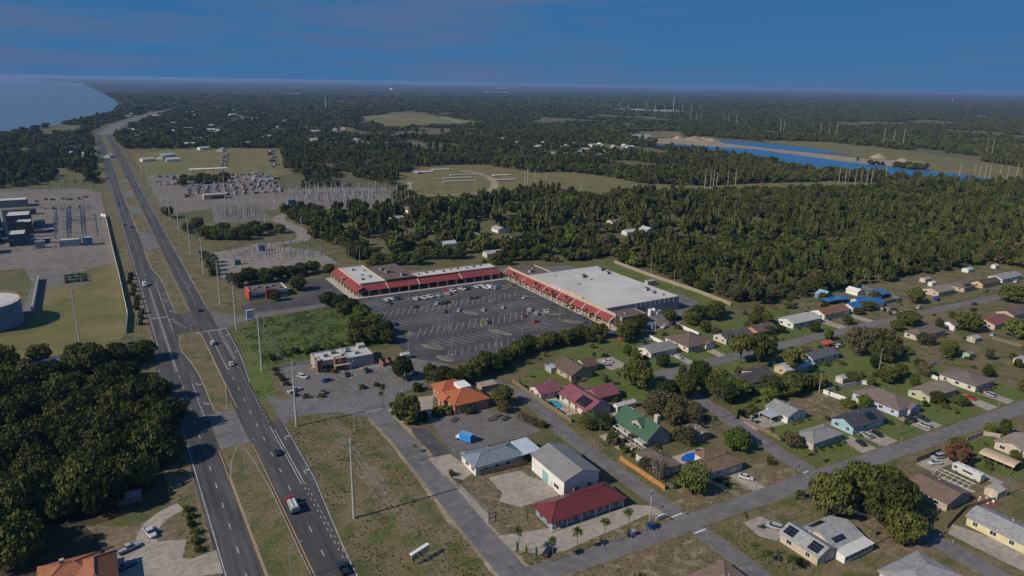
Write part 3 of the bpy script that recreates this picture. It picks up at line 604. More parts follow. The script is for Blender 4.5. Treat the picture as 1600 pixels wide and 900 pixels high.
for x, y, z, s in [(131,400,6.4,1),(134,410,6.4,.8),(137,404,6.4,.9),(133,424,6.4,1),(139,420,6.4,.7),(150,408,6.7,1.6),(156,398,6.7,1.6),(149,417,6.7,1.2)]+[(166+i*5.5,398+(i%3)*1.3,6.05,.7+.2*(i%2)) for i in range(9)]: rooftop_unit(pz, x+ox, y+oy, z, s, .2*(x%3))
# ---- big store
st = empty('grocery_store', 222, 281); tag(st, 'big flat white-roofed store with red awning panels on its left front', 'store')
ox, oy = -222, -281
def sb(x0, y0, x1, y1, h, wm, rm, par=.6): return flat_block(st, x0+ox, y0+oy, x1+ox, y1+oy, h, MT[wm], MT[rm], par)
sb(223.4,284.2,273.5,361,8,'stucco_grey','roof_white',.35); sb(223.4,361.02,242,386,6.6,'stucco_tan','roof_brown'); sb(226,274.4,242,284.18,5.5,'stucco_grey','roof_brown',.3)
MB().box(222.9+ox,276+oy,4.5,223.38+ox,305+oy,7.4).box(222.9+ox,305.02+oy,4.5,223.38+ox,322+oy,8.8).box(222.9+ox,322.02+oy,4.5,223.38+ox,336+oy,8.2).box(222.9+ox,336.02+oy,4.5,223.38+ox,387+oy,7.2).build('facade', MT['stucco_tan'], st)
MB().box(223.0+ox,276.1+oy,-.1,226+ox,284.1+oy,5.6).build('wall', MT['stucco_tan'], st)
ys = [276.5,288.4,301,311,325,340,351,363.5,376,386.5]
for a, b in zip(ys[:-1], ys[1:]): awning(st, 219.6+ox, a+.35+oy, 3.4, 223+ox, b-.35+oy, 5.9, 'y')
for y in ys: fin(st, MB().box(219.4+ox,y-.3+oy,3.2,222.9+ox,y+.3+oy,3.6).add([(219.4+ox,y-.3+oy,3.6),(222.9+ox,y-.3+oy,3.6),(222.9+ox,y+.3+oy,3.6),(219.4+ox,y+.3+oy,3.6),(219.4+ox,y-.3+oy,3.9),(222.9+ox,y-.3+oy,6.3),(222.9+ox,y+.3+oy,6.3),(219.4+ox,y+.3+oy,3.9)], [(4,5,6,7),(0,1,5,4),(2,3,7,6),(3,0,4,7)]))
for i in range(19): link('column', _colm, st, (220.2+ox, 277+i*6+oy, 0))
for i in range(16): MB().box(223.3+ox,287+i*6.1+oy,.5,223.42+ox,292+i*6.1+oy,3.2).build('shop_window', MT['glass_dark'], st)
for x, y, z, s in [(249.6,342,7.65,1.9),(250.5,335,7.65,.7),(270,351,7.65,2.0),(268,342,7.65,1.6),(265.5,302.5,7.65,1.6),(265.2,296,7.65,1.3),(267,290,7.65,.8),(238,330,7.65,.7),(236,352,7.65,.6),(231,372,6.0,1.6),(236,378,6.0,.9),(232,279,5.2,.8)]: rooftop_unit(st, x+ox, y+oy, z, s, .3)
MB().box(222.8+ox,327+oy,6.6,222.92+ox,333.5+oy,7.9).build('sign_board', MT['plastic_white'], st)
for i in range(5): MB().box(222.76+ox,328+i*1.0+oy,6.9,222.81+ox,328.7+i*1.0+oy,7.6).build('sign_letter', MT['plastic_blue'], st)
for i in range(9): MB().box(243+i*3.3+ox,284.05+oy,.0,243.3+i*3.3+ox,284.3+oy,7.9).build('pilaster', MT['stucco_grey'], st)
for x, lb in [(252.6,'left white upright tank behind the big store'),(255.2,'right white upright tank behind the big store')]:
    t = empty('storage_tank', x, 285.5-1.9); tag(t, lb, 'tank')
    m = MB().tube((0,0,0),(0,0,3.2),1.1,1.1,14).tube((0,0,3.2),(0,0,3.7),1.1,.3,14); m.build('shell', MT['plastic_white'], t, smooth=False); MB().tube((.9,-.9,0),(.9,-.9,3),.05,.05,5).build('pipe', MT['steel'], t)
def equip_box(label, x, y, sx, sy, sz, m, cat='container', name='container', rz=0):
    r = empty(name, x, y, rz); tag(r, label, cat)
    b = MB().box(-sx/2,-sy/2,.12,sx/2,sy/2,sz)
    for i in range(int(sx/1.0)): b.box(-sx/2+.3+i,-sy/2-.04,.25,-sx/2+.5+i,-sy/2,sz-.15); b.box(-sx/2+.3+i,sy/2,.25,-sx/2+.5+i,sy/2+.04,sz-.15)
    b.build('body', m, r); MB().box(-sx/2-.05,-sy/2-.06,sz,sx/2+.05,sy/2+.06,sz+.1).build('lid', MT['galv'], r)
    MB().box(-sx/2+.1,-sy/2+.1,0,sx/2-.1,sy/2-.1,.12).build('base', MT['dark_equipment'], r); return r
equip_box('white compressor cabinet by the two tanks behind the store', 258.2, 283, 3.4, 2, 2.0, MT['plastic_white'], 'cabinet', 'compressor_cabinet')
equip_box('pale container on the grass strip behind the big store', 293.5, 331, 7, 3, 3, MT['stucco_tan'], 'container')
equip_box('dark green dumpster in the service yard', 262, 272, 3.6, 2, 1.7, wall((.03,.08,.05)), 'dumpster', 'dumpster')
# ---- burger restaurant
bk = empty('burger_restaurant', 73, 284.5); tag(bk, 'flat-roofed restaurant with brick and grey walls and white roof', 'restaurant'); ox, oy = -73, -284.5
for x0, y0, x1, y1, h, wm, rm, par in [(73,287.5,86,299,4.9,'stucco_grey','roof_white',.5),(86.02,285.5,97,299,5.0,'stucco_grey','roof_white',.5),(79.8,284.9,84.4,287.48,5.8,'brick','roof_white',.4),(72.6,287.0,74.6,291,5.5,'brick','roof_white',.4),(84.42,285.2,86,287.48,5.0,'stucco_grey','roof_white',.3)]:
    flat_block(bk, x0+ox, y0+oy, x1+ox, y1+oy, h, MT[wm], MT[rm], par)
flat_block(bk, 93.4+ox, 295+oy, 96.6+ox, 298.6+oy, 6.2, MT['stucco_grey'], MT['roof_white'], .3)
for i in range(3): MB().box(75+i*1.6+ox,287.42+oy,.7,76.4+i*1.6+ox,287.52+oy,2.6).build('window', MT['glass_dark'], bk)
door(bk, 'S', 82.1+ox, 284.86+oy, 2.0, 2.3, col=(.05,.06,.07)); MB().box(79.4+ox,283.6+oy,2.8,86+ox,285.2+oy,3.05).build('canopy', MT['stucco_tan'], bk)
for x, z in ((82.1,4.5),): MB().tube((x+ox,284.72+oy,z),(x+ox,284.88+oy,z),.75,.75,16).build('round_sign', MT['stucco_tan'], bk); MB().tube((x+ox,284.66+oy,z),(x+ox,284.71+oy,z),.5,.5,16).build('sign_disc', MT['signal_red'], bk)
MB().tube((72.5+ox,289+oy,4.3),(72.58+ox,289+oy,4.3),.7,.7,16).build('round_sign', MT['stucco_tan'], bk)
for x, y, s in [(78,293,1),(82,295,1.2),(85,291,.8),(88,294,1.1),(91,290,1),(89,297,.8)]: rooftop_unit(bk, x+ox, y+oy, 4.45, s)
de = empty('dumpster_enclosure', 102.5, 283); tag(de, 'brick dumpster enclosure beside the burger restaurant', 'enclosure')
m = MB().box(-3,-2.6,-.1,-2.7,2.6,2.1).box(2.7,-2.6,-.1,3,2.6,2.1).box(-2.68,2.3,-.1,2.68,2.6,2.1).box(-.15,-2.6,-.1,.15,2.28,2.1); m.build('wall', MT['brick'], de)
for s in (-1, 1): MB().box(s*1.4-1.15,-2.6,.15,s*1.4+1.15,-2.5,1.9).build('gate', MT['wood_fence'], de)
kz = empty('storage_shed', 111.6, 285.6); tag(kz, 'small white shed on the grass right of the burger restaurant', 'shed'); block(kz, -1.8,-1.3,1.8,1.3,2.2,'gx',.7,.2,MT['stucco_white'],MT['roof_white'])
# ---- diner
dn = empty('diner', 69, 408.5); tag(dn, 'small diner with red corner and white parapet by the crossroads', 'restaurant'); ox, oy = -69, -408.5
flat_block(dn, 69+ox, 408.6+oy, 89+ox, 422+oy, 4.6, MT['stucco_white'], MT['roof_brown'], .6); flat_block(dn, 67.8+ox, 408+oy, 68.98+ox, 421+oy, 5.2, wall((.42,.06,.05)), MT['roof_white'], .3)
flat_block(dn, 77+ox, 407.2+oy, 83+ox, 408.58+oy, 5.2, wall((.30,.05,.05)), MT['roof_white'], .3)
for i in range(4): MB().box(69.6+i*1.8+ox,408.48+oy,.8,71.1+i*1.8+ox,408.62+oy,2.8).build('window', MT['glass_dark'], dn)
for i in range(3): MB().box(84+i*1.7+ox,408.48+oy,.8,85.3+i*1.7+ox,408.62+oy,2.8).build('window', MT['glass_dark'], dn)
door(dn, 'S', 80+ox, 407.15+oy, 1.8, 2.3, col=(.05,.06,.07))
MB().box(69.2+ox,408.4+oy,3.1,76.8+ox,408.58+oy,3.9).build('blue_band', wall((.35,.45,.55)), dn)
for x, y, s in [(72,414,1),(75,418,.9),(79,415,1.2),(83,418,1),(86,413,.8)]: rooftop_unit(dn, x+ox, y+oy, 4.1, s)
# ---- orange-roofed building
orr = empty('office_building', 113.5, 233); tag(orr, 'pink stucco building with orange metal hip roof', 'office'); OM = metalroof((.34,.105,.040)); PW = wall((.42,.20,.13))
block(orr, -7,-10,7,2.5,3.9,'hip',3.2,.7,PW,OM); block(orr, -6.6,2.52,5,11,3.9,'hip',2.8,.7,PW,OM)
MB().box(-8.6,-3.6,-.1,-7.02,1.6,3.4).build('porch', wall((.46,.22,.16)), orr); roof_mb('gy', -8.8,-3.8,-5,1.8,3.3,1.9,.2).build('porch_roof', OM, orr)
MB().box(-.5,-2,5.2,4,4.5,6.7).build('roof_deck', MT['plastic_white'], orr)
for y in (-8,-5.6,3.6,6,8.6): window(orr, 'W', -7.05 if y < 2.5 else -6.65, y, 1.7, 1.1, 1.7)
for x in (-4.5,-1.5,1.5,4.5): window(orr, 'S', x, -10.04, 1.7, 1.2, 1.5)
door(orr, 'W', -8.64, -1, 1.4, 2.5, col=(.10,.05,.04))
hz = empty('storage_shed', 128, 238.5); tag(hz, 'tan-roofed shed behind the orange-roofed building', 'shed'); block(hz,-3.2,-2.2,3.2,2.2,2.6,'gx',.8,.3,wall((.3,.25,.2)),metalroof((.34,.26,.18)))
# ---- workshop, carport, warehouse, red-roofed shop
ws = empty('workshop', 102, 184.8); tag(ws, 'low workshop with speckled blue-grey shingle hip roof', 'workshop')
block(ws,-8.6,-4.2,8.6,4.2,3.2,'hip',2.0,.7,MT['stucco_white'],shingle((.155,.185,.225)))
block(ws,-8.4,4.22,1.5,6.4,3.0,'hip',.8,.5,MT['stucco_white'],shingle((.15,.18,.22)))
for y in (-2.2,1.6): window(ws,'W',-8.65,y,1.7,1.8,1.2)
for x in (-5,-1,3): window(ws,'S',x,-4.25,1.7,1.4,1.1)
door(ws,'W',-8.65,3.3,1,2.1); MB().box(5.2,-4.26,1.9,8.2,-4.2,2.8).build('sign_board', MT['galv'], ws)
cp = empty('carport', 113.6, 184.4); tag(cp, 'pale blue metal carport between workshop and warehouse', 'carport')
MB().add([(-3.6,-4.8,3.4),(3.6,-4.8,3.7),(3.6,5,3.7),(-3.6,5,3.4),(-3.6,-4.8,3.55),(3.6,-4.8,3.85),(3.6,5,3.85),(-3.6,5,3.55)], [(3,2,1,0),(4,5,6,7),(0,1,5,4),(1,2,6,5),(2,3,7,6),(3,0,4,7)]).build('roof', metalroof((.42,.47,.56)), cp)
for x in (-3.2,3.2):
    for y in (-4.4,0,4.6): MB().box(x-.08,y-.08,-.05,x+.08,y+.08,3.42).build('post', MT['steel'], cp)
wh = empty('warehouse', 117.4, 166.2); tag(wh, 'tall white warehouse with grey gable roof', 'warehouse')
block(wh,-6.4,-9.2,6.4,9.2,5.6,'gy',2.2,.45,wall((.66,.65,.64)),metalroof((.215,.205,.205)))
door(wh,'W',-6.45,1.2,3.2,3.6,col=(.22,.38,.44),name='roller_door'); door(wh,'W',-6.45,-2.4,1,2.1,col=(.5,.49,.47)); window(wh,'W',-6.45,-5.2,1.9,2.6,1.3); window(wh,'S',-2,-9.25,2,1.4,1.2); window(wh,'S',3,-9.25,2,1.4,1.2)
rs = empty('shop', 111.6, 149); tag(rs, 'long single-storey shop under a dark red hip roof', 'shop')
block(rs,-12.6,-4.0,12,4.6,2.9,'hip',2.6,1.0,wall((.20,.27,.33)),metalroof((.135,.028,.030)))
for i in range(8): window(rs,'S',-10.6+i*2.9,-4.05,1.5,1.9,1.6)
for y in (-2,1.6): window(rs,'W',-12.65,y,1.5,1.6,1.6)
door(rs,'S',-12+2.9*8.1,-4.05,1.1,2.1,col=(.35,.4,.42))
for i in range(6): MB().box(-13.2+i*5,-4.85,-.05,-13.05+i*5,-4.7,2.85).build('post', MT['plastic_white'], rs)
MB().box(-13.3,-5.1,0,-9,-4.1,.18).build('step', MT['concrete'], rs)
# ---- houses (x0, y0, x1, y1 in metres)
BR = (.105,.075,.058); GR = (.19,.185,.185); DG = (.075,.073,.08); TN = (.21,.165,.135)
h1 = house('house with dark brown cross-gabled roof in the big green yard', 163,228.5,174,243, 2.8,'gy',3.0,.5,(.42,.33,.24),BR)
block(h1,5.52,-2,12,6,2.8,'gx',2.2,.5,wall((.42,.33,.24)),shingle(BR)); block(h1,-8.2,4,-5.52,9,2.5,'gx',.5,.3,wall((.36,.36,.36)),metalroof((.34,.37,.42)))
house('small maroon-roofed house beside the kidney-shaped pool', 142,219,151,227.5, 2.6,'gx',1.8,.5,(.56,.50,.46),(.21,.072,.088),True)
h2 = house('large maroon metal-roofed house with a black solar panel', 148.8,197.5,159.6,216, 2.9,'gy',2.8,.6,(.54,.47,.42),(.21,.072,.088),True)
block(h2,5.42,-1.5,15.4,7.5,2.9,'gx',2.3,.5,wall((.2,.14,.14)),metalroof((.21,.072,.088)))
def solar(root, P, dz=.10):
    q = [Vector(p) for p in P]; n = (q[1]-q[0]).cross(q[3]-q[0]).normalized()
    if n.z < 0: n = -n
    nu = max(1, round((q[1]-q[0]).length/1.1)); nv = max(1, round((q[3]-q[0]).length/1.8))
    for i in range(nu):
        for j in range(nv):
            def at(u, v): return q[0]+(q[1]-q[0])*u+(q[3]-q[0])*v
            a, b, c, d = at((i+.03)/nu,(j+.02)/nv), at((i+.97)/nu,(j+.02)/nv), at((i+.97)/nu,(j+.98)/nv), at((i+.03)/nu,(j+.98)/nv)
            vs = [p+n*dz for p in (a,b,c,d)]+[p+n*(dz+.06) for p in (a,b,c,d)]
            MB().add(vs, [(3,2,1,0),(4,5,6,7),(0,1,5,4),(1,2,6,5),(2,3,7,6),(3,0,4,7)]).build('solar_panel', MT['solar'], root)
def on_gy(a, b, h, rh, x, y, side=-1): # height of the gy roof at local x
    return h+rh*(1-abs(x)/a)+.2
def sol_gy(root, a, h, rh, x0, x1, y0, y1):
    solar(root, [(x0,y0,on_gy(a,0,h,rh,x0,0)),(x1,y0,on_gy(a,0,h,rh,x1,0)),(x1,y1,on_gy(a,0,h,rh,x1,0)),(x0,y1,on_gy(a,0,h,rh,x0,0))])
def sol_gx(root, b, h, rh, x0, x1, y0, y1):
    solar(root, [(x0,y0,on_gy(b,0,h,rh,y0,0)),(x1,y0,on_gy(b,0,h,rh,y0,0)),(x1,y1,on_gy(b,0,h,rh,y1,0)),(x0,y1,on_gy(b,0,h,rh,y1,0))])
sol_gy(h2, 5.4, 2.9, 2.8, -5.1, -1.2, -7.2, -.8)
h3 = house('green-roofed house with tall chimney beside the screened pool porch', 152.8,168.5,163.5,187, 3.3,'gy',4.4,.5,(.36,.32,.28),(.05,.105,.066),True)
block(h3,-3.6,-4.2,0.4,1.2,6.0,'gx',1.7,.35,wall((.34,.31,.27)),metalroof((.05,.105,.066))); MB().box(1.4,-6.4,3,2.8,-4.6,9.6).build('chimney', MT['stucco_tan'], h3); window(h3,'W',-3.65,-1.5,4.9,3.2,1.5)
MB().box(-.6,6,6.0,1.2,7.6,7.3).build('roof_cupola', MT['stucco_white'], h3)
pch = MB()
for y in range(-10, 8, 2): pch.box(-7.9,y-.06,-.05,-7.78,y+.06,2.7); pch.box(-7.9,y-.05,2.7,-5.4,y+.05,2.8)
pch.box(-7.95,-10.1,2.6,-7.75,7,2.85); pch.box(-7.9,-10.1,1.0,-7.78,7,1.08); pch.build('porch_frame', MT['plastic_white'], h3); MB().box(-7.8,-10,2.86,-5.3,-1.5,2.98).build('porch_roof', MT['stucco_grey'], h3)
h4 = house('white corner house with brown hip roof beside the oval blue pool', 154.5,143,171.5,150.5, 2.8,'hip',2.0,.6,(.60,.60,.60),(.155,.105,.075), garage=('S',6.0))
block(h4,-1,3.77,6,8,2.8,'hip',1.4,.5,wall((.60,.60,.60)),shingle((.155,.105,.075)))
house('brown-roofed annex behind the orange fence', 145,152,152.5,164.5, 2.7,'hip',1.5,.5,(.55,.52,.48),(.115,.09,.075))
house('tan flat-looking roof hidden between trees by the cross street', 171,163.5,177.5,170.5, 2.6,'gy',.8,.4,(.28,.22,.17),(.26,.21,.165))
h5 = house('white gabled house with a metal carport by the concrete yard', 212,158.6,222,168.8, 2.8,'gy',1.8,.4,(.66,.65,.63),(.22,.22,.22))
MB().box(-11,-2.4,2.5,-5.5,3.4,2.62).build('carport_roof', metalroof((.36,.38,.42)), h5)
for x, y in [(-10.7,-2.2),(-10.7,3.2),(-6,-2.2),(-6,3.2)]: MB().box(x-.07,y-.07,-.05,x+.07,y+.07,2.5).build('carport_post', MT['plastic_white'], h5)
house('grey-roofed house with a white car in front', 210.5,233.5,226,242.5, 2.7,'gx',1.5,.6,(.60,.58,.56),GR,garage=('S',5))
h7 = house('pale tan house with brown hip roof by the white vinyl fence', 231,231,247,247, 2.8,'hip',2.6,.5,(.56,.50,.43),(.125,.092,.078),garage=('S',5)); block(h7,2,-9.2,7.6,-8.02,2.7,'gy',1.0,.3,wall((.6,.58,.56)),shingle((.125,.092,.078)))
house('dark grey gabled house right of the brown hip-roofed one', 255,230.5,273,239, 2.8,'gx',1.8,.5,(.52,.44,.38),DG,garage=('S',6))
house('reddish-brown gabled house with pink end wall', 277,230.5,291,239.5, 2.8,'gx',1.7,.5,(.45,.22,.18),(.11,.08,.07))
house('long white house with pale roof along the upper street', 304,231.5,325.5,241.5, 2.9,'gx',1.7,.5,(.62,.62,.64),(.38,.36,.34),garage=('S',7))
house('white house with orange-brown roof left of the blue one', 332,234,353,243, 2.8,'gx',1.8,.5,(.66,.63,.60),(.19,.095,.06),garage=('S',6))
h8 = house('house with bright blue metal roof', 357,234,384,242.5, 2.8,'gx',1.7,.5,(.60,.60,.62),(.03,.13,.33),True,garage=('S',8)); block(h8,2,4.27,12,9,2.6,'gx',1.2,.4,wall((.5,.5,.55)),metalroof((.03,.13,.33)))
c2 = empty('carport', 401, 249); tag(c2, 'blue-roofed open carport behind the bright blue house', 'carport'); roof_mb('gx',-4,-5,4,5,2.7,1.3,.2).build('roof', metalroof((.04,.15,.34)), c2)
for x in (-3.6,3.6):
    for y in (-4.6,0,4.6): MB().box(x-.08,y-.08,-.05,x+.08,y+.08,2.8).build('post', MT['plastic_white'], c2)
c3 = empty('storage_shed', 393, 259); tag(c3, 'white arched shed beside the blue carport', 'shed'); block(c3,-3,-4,3,4,2.4,'gy',1.4,.2,MT['stucco_white'],metalroof((.62,.62,.63)))
c4_ = empty('storage_shed', 368, 262); tag(c4_, 'light blue gabled shed behind the blue-roofed house', 'shed'); block(c4_,-4,-3,4,3,2.6,'gy',2.0,.3,wall((.12,.24,.38)),metalroof((.22,.36,.46)))
for x, y, a, lb in [(362,253,5.0,'blue awning tent behind the blue-roofed house'),(371,252,3.6,'smaller blue awning tent by the light blue shed')]:
    t = empty('canopy_tent', x, y); tag(t, lb, 'tent'); roof_mb('hip',-a,-3,a,3,2.3,.9,.1).build('canopy', metalroof((.03,.14,.34)), t)
    for sx in (-a+.2, a-.2):
        for sy in (-2.8, 2.8): MB().box(sx-.05,sy-.05,-.05,sx+.05,sy+.05,2.3).build('post', MT['steel'], t)
for args in [('tan house with tan gable roof beyond the blue van',433,231,450,241,'gx',(.50,.40,.33),(.22,.18,.15)),('brown house with solar panel right of the tan one',458,229.5,470,241,'hip',(.44,.36,.30),(.14,.105,.09)),
        ('yellowish house with maroon-brown roof near the street end',478,229,498,236,'gx',(.50,.36,.20),(.10,.065,.055)),('large white house with grey roof at the street end',503,230,527,239,'gx',(.62,.62,.63),(.24,.24,.25)),
        ('white gabled house behind the oak at the upper street bend',377,190,390,197,'gx',(.66,.65,.64),(.14,.125,.12)),('house with long brick-red roof at the right',398,181,417,192,'gx',(.5,.42,.36),(.17,.075,.06)),
        ('tan house with brown roof at the right picture edge',425,185,446,194,'gx',(.50,.38,.29),(.12,.085,.075)),('hip-roofed tan house behind the grey oaks',345,188.5,366,197,'hip',(.52,.44,.38),(.14,.11,.095)),
        ('house with dark flat-pitched roof under the pines',218,187.5,231,196.5,'gx',(.42,.36,.32),(.065,.058,.06)),('second dark-roofed house behind the pines',231.5,189,240,199,'gx',(.46,.42,.38),(.06,.055,.06)),
        ('tan-walled house with silvery metal roof',249,189.5,266,196.5,'gx',(.50,.38,.26),(.40,.43,.48)),('white house with dark grey roof by the red canopy',270,193,288,200,'gx',(.66,.65,.64),(.10,.10,.115)),
        ('grey hip-roofed house on the green corner lawn',203,140.3,218,148.2,'hip',(.45,.42,.38),(.215,.21,.205)),('olive-green house with tan roof',277,143.5,295,152.5,'gx',(.40,.42,.28),(.215,.17,.135)),
        ('pale hip-roofed house beside the curved white fence',305,141,318.5,156,'hip',(.56,.52,.46),(.15,.12,.11)),('yellow house with grey roof at the bottom right corner',205,66,214.5,90,'gy',(.58,.53,.33),(.25,.255,.27)),
        ('brown-roofed house in the shade of the big oaks',206.5,96.5,218.5,109,'gy',(.40,.33,.27),(.15,.105,.085)),('tan house with screened porch at the right edge',261,101,274,111,'gx',(.52,.44,.37),(.27,.225,.19))]:
    lb, x0, y0, x1, y1, kd, wc, rc = args
    hh = house(lb, x0, y0, x1, y1, 2.8, kd, 1.7, .5, wc, rc, metal=('metal' in lb and 'silvery' in lb))
    if 'solar panel right' in lb: solar(hh, [(-4,-5.2,3.5),(2,-5.2,3.5),(1.6,-3.4,4.1),(-3.4,-3.4,4.1)])
h9 = house('light blue gabled house with dark roof and solar panels', 225.5,141,243.5,150, 2.9,'gx',2.0,.5,(.30,.46,.56),(.055,.055,.065),garage=('S',4.5)); sol_gx(h9,4.5,2.9,2.0,1,5.4,-4.2,-1)
h9b = house('lavender house with large brown hip roof', 254,142,266,161.5, 2.9,'hip',2.7,.5,(.44,.46,.60),(.145,.115,.105),garage=('S',2)); block(h9b,-1,-11.2,5.6,-9.77,2.8,'gy',1.4,.3,wall((.44,.46,.60)),shingle((.145,.115,.105)))
h10 = house('grey-roofed house with black solar panels and a white sunroom', 151.2,98.6,158.4,110.6, 2.8,'gy',1.7,.5,(.50,.42,.33),(.27,.275,.28)); block(h10,3.62,-5.6,15,4.4,2.8,'gx',1.7,.5,wall((.50,.42,.33)),shingle((.27,.275,.28)))
MB().box(3.4,-9,-.05,15.2,-5.62,2.2).build('sunroom_wall', MT['plastic_white'], h10); MB().add([(3.2,-9.3,2.25),(15.4,-9.3,2.25),(15.4,-5.9,2.65),(3.2,-5.9,2.65),(3.2,-9.3,2.4),(15.4,-9.3,2.4),(15.4,-5.9,2.8),(3.2,-5.9,2.8)], [(3,2,1,0),(4,5,6,7),(0,1,5,4),(1,2,6,5),(2,3,7,6),(3,0,4,7)]).build('sunroom_roof', metalroof((.56,.55,.53)), h10)
for i in range(7): MB().box(3.9+i*1.6,-9.05,.9,5.1+i*1.6,-8.98,2.0).build('window', MT['glass_dark'], h10)
sol_gy(h10,3.6,2.8,1.7,-3.3,-.6,-5.5,-2.2); sol_gy(h10,3.6,2.8,1.7,-3.3,-.6,2.4,5.6); solar(h10, [(5,-4.9,3.1),(9.6,-4.9,3.1),(9.6,-3.2,3.65),(5,-3.2,3.65)]); solar(h10, [(5,4.2,3.05),(10.5,4.2,3.05),(10.5,2.4,3.65),(5,2.4,3.65)])
# tile-roofed house, lower left
th = empty('house', -14, 180); tag(th, 'house with terracotta tile roof at the lower left corner', 'house'); TC = shingle((.27,.105,.060)); TW = wall((.5,.42,.34))
block(th,-9,-2,3.4,8,3.6,'hip',2.3,.6,TW,TC); block(th,-1.5,-10,7,5.8,3.9,'hip',2.6,.6,TW,TC); MB().box(-4.6,4,4.9,-3.6,5,6.6).build('chimney', MT['stucco_tan'], th)
for y in (-6,-2,2.5): window(th,'E',7.05,y,1.8,1.5,1.3)
house('house with blue metal roof among the dark trees at left', -33,334,-20.5,349, 2.8,'gx',1.2,.4,(.42,.44,.48),(.05,.12,.34),True)
house('brown hip-roofed house cut by the bottom picture edge', 121.5,97,133,110.5, 2.8,'hip',2.4,.5,(.5,.44,.38),(.22,.15,.115)) if False else house('brown hip-roofed house cut by the bottom picture edge', 112,92,128,109, 2.8,'hip',2.6,.5,(.5,.44,.38),(.22,.15,.115))
house('grey-roofed house cut by the bottom edge below the big oaks', 160,76,176,87, 2.8,'hip',1.7,.5,(.5,.5,.48),(.25,.25,.26))
def shed(label, x, y, sx, sy, wc, rc, h=2.2, kd='gx', rh=.9, metal=False):
    r = empty('storage_shed', x, y); tag(r, label, 'shed'); block(r,-sx/2,-sy/2,sx/2,sy/2,h,kd,rh,.15,wall(wc),metalroof(rc) if metal else shingle(rc))
    door(r,'W',-sx/2-.03,0,1.1,1.8,col=tuple(min(.7,c*1.2) for c in wc)); return r
for a in [('grey long shed in the shade of the left wood',-2.4,216.6,6.5,3.2,(.16,.16,.18),(.19,.19,.21)),('small cream shed beside the green-roofed house',156,191.2,3,2.6,(.5,.42,.34),(.4,.36,.3)),('white trailer-like shed behind the maroon house',166.5,197.5,9,2.6,(.6,.58,.56),(.46,.42,.4)),
        ('blue-white garden shed on the back lawn',265.5,174.5,4.5,3.4,(.52,.46,.42),(.34,.38,.46)),('grey garden shed beside the grey oaks',370,176.5,5,4,(.42,.38,.36),(.3,.28,.27)),('mint green garden shed on the dry lawn',344,165,4,3,(.28,.42,.32),(.2,.17,.14)),
        ('cream garden shed with grey roof by the red deck',229,94.6,4.4,3.8,(.5,.42,.34),(.36,.34,.34)),('pale shed behind the tan house',461,256,6,4,(.5,.44,.4),(.3,.26,.24)),('white shed at the edge of the wood',514,258,6,4.5,(.6,.6,.6),(.4,.42,.45)),('small white shed farthest right by the wood',543,255,4,3,(.6,.6,.6),(.4,.4,.4)),
        ('white shed roof behind the tan house gable',455,248,4,3,(.6,.58,.56),(.5,.48,.46)),('yellow shed at the right picture edge',359,149,6,5,(.5,.48,.28),(.3,.3,.31)),('blue-walled store building behind the plaza row',169,466,15,7,(.10,.16,.28),(.42,.42,.43)),('white-roofed cottage behind the plaza',215,524,11,9,(.6,.6,.6),(.62,.62,.62))]: shed(*a)
cpr = empty('carport', 250.8, 104); tag(cpr, 'long tan arched carport right of the motorhome', 'carport'); m = MB()
for k in range(6):
    t0, t1 = math.pi*k/6, math.pi*(k+1)/6; p = lambda t: (-2.9*math.cos(t), 2.2+1.1*math.sin(t))
    (xa,za),(xb,zb) = p(t0), p(t1); m.add([(xa,-5.5,za),(xb,-5.5,zb),(xb,5.5,zb),(xa,5.5,za),(xa,-5.5,za+.1),(xb,-5.5,zb+.1),(xb,5.5,zb+.1),(xa,5.5,za+.1)], [(3,2,1,0),(4,5,6,7),(0,1,5,4),(1,2,6,5),(2,3,7,6),(3,0,4,7)])
m.build('roof', metalroof((.42,.32,.24)), cpr)
for y in (-5,-2.5,0,2.5,5):
    for x in (-2.85,2.85): MB().box(x-.06,y-.06,-.05,x+.06,y+.06,2.25).build('post', MT['steel'], cpr)
# pool cage
pc = empty('pool_enclosure', 222.5, 103.5); tag(pc, 'white-framed screened pool cage beside the motorhome', 'pool enclosure'); m = MB()
for y in [-5.2+i*1.73 for i in range(7)]:
    m.tube((-3.2,y,0),(-3.2,y,2.6),.06,.06,4); m.tube((3.2,y,0),(3.2,y,2.6),.06,.06,4); m.tube((-3.2,y,2.6),(-1,y,3.6),.06,.06,4); m.tube((-1,y,3.6),(1,y,3.6),.06,.06,4); m.tube((1,y,3.6),(3.2,y,2.6),.06,.06,4)
for x, z in [(-3.2,2.6),(-1,3.6),(1,3.6),(3.2,2.6),(-3.2,.05),(3.2,.05)]: m.tube((x,-5.2,z),(x,5.2,z),.06,.06,4)
m.build('frame', MT['plastic_white'], pc); MB().box(-3.1,-5.1,.0,3.1,5.1,.08).build('deck', MT['pooldeck'], pc); MB().prism(oval(0,0,2,4,0), .02, .1).build('pool_basin', MT['pool_blue'], pc)
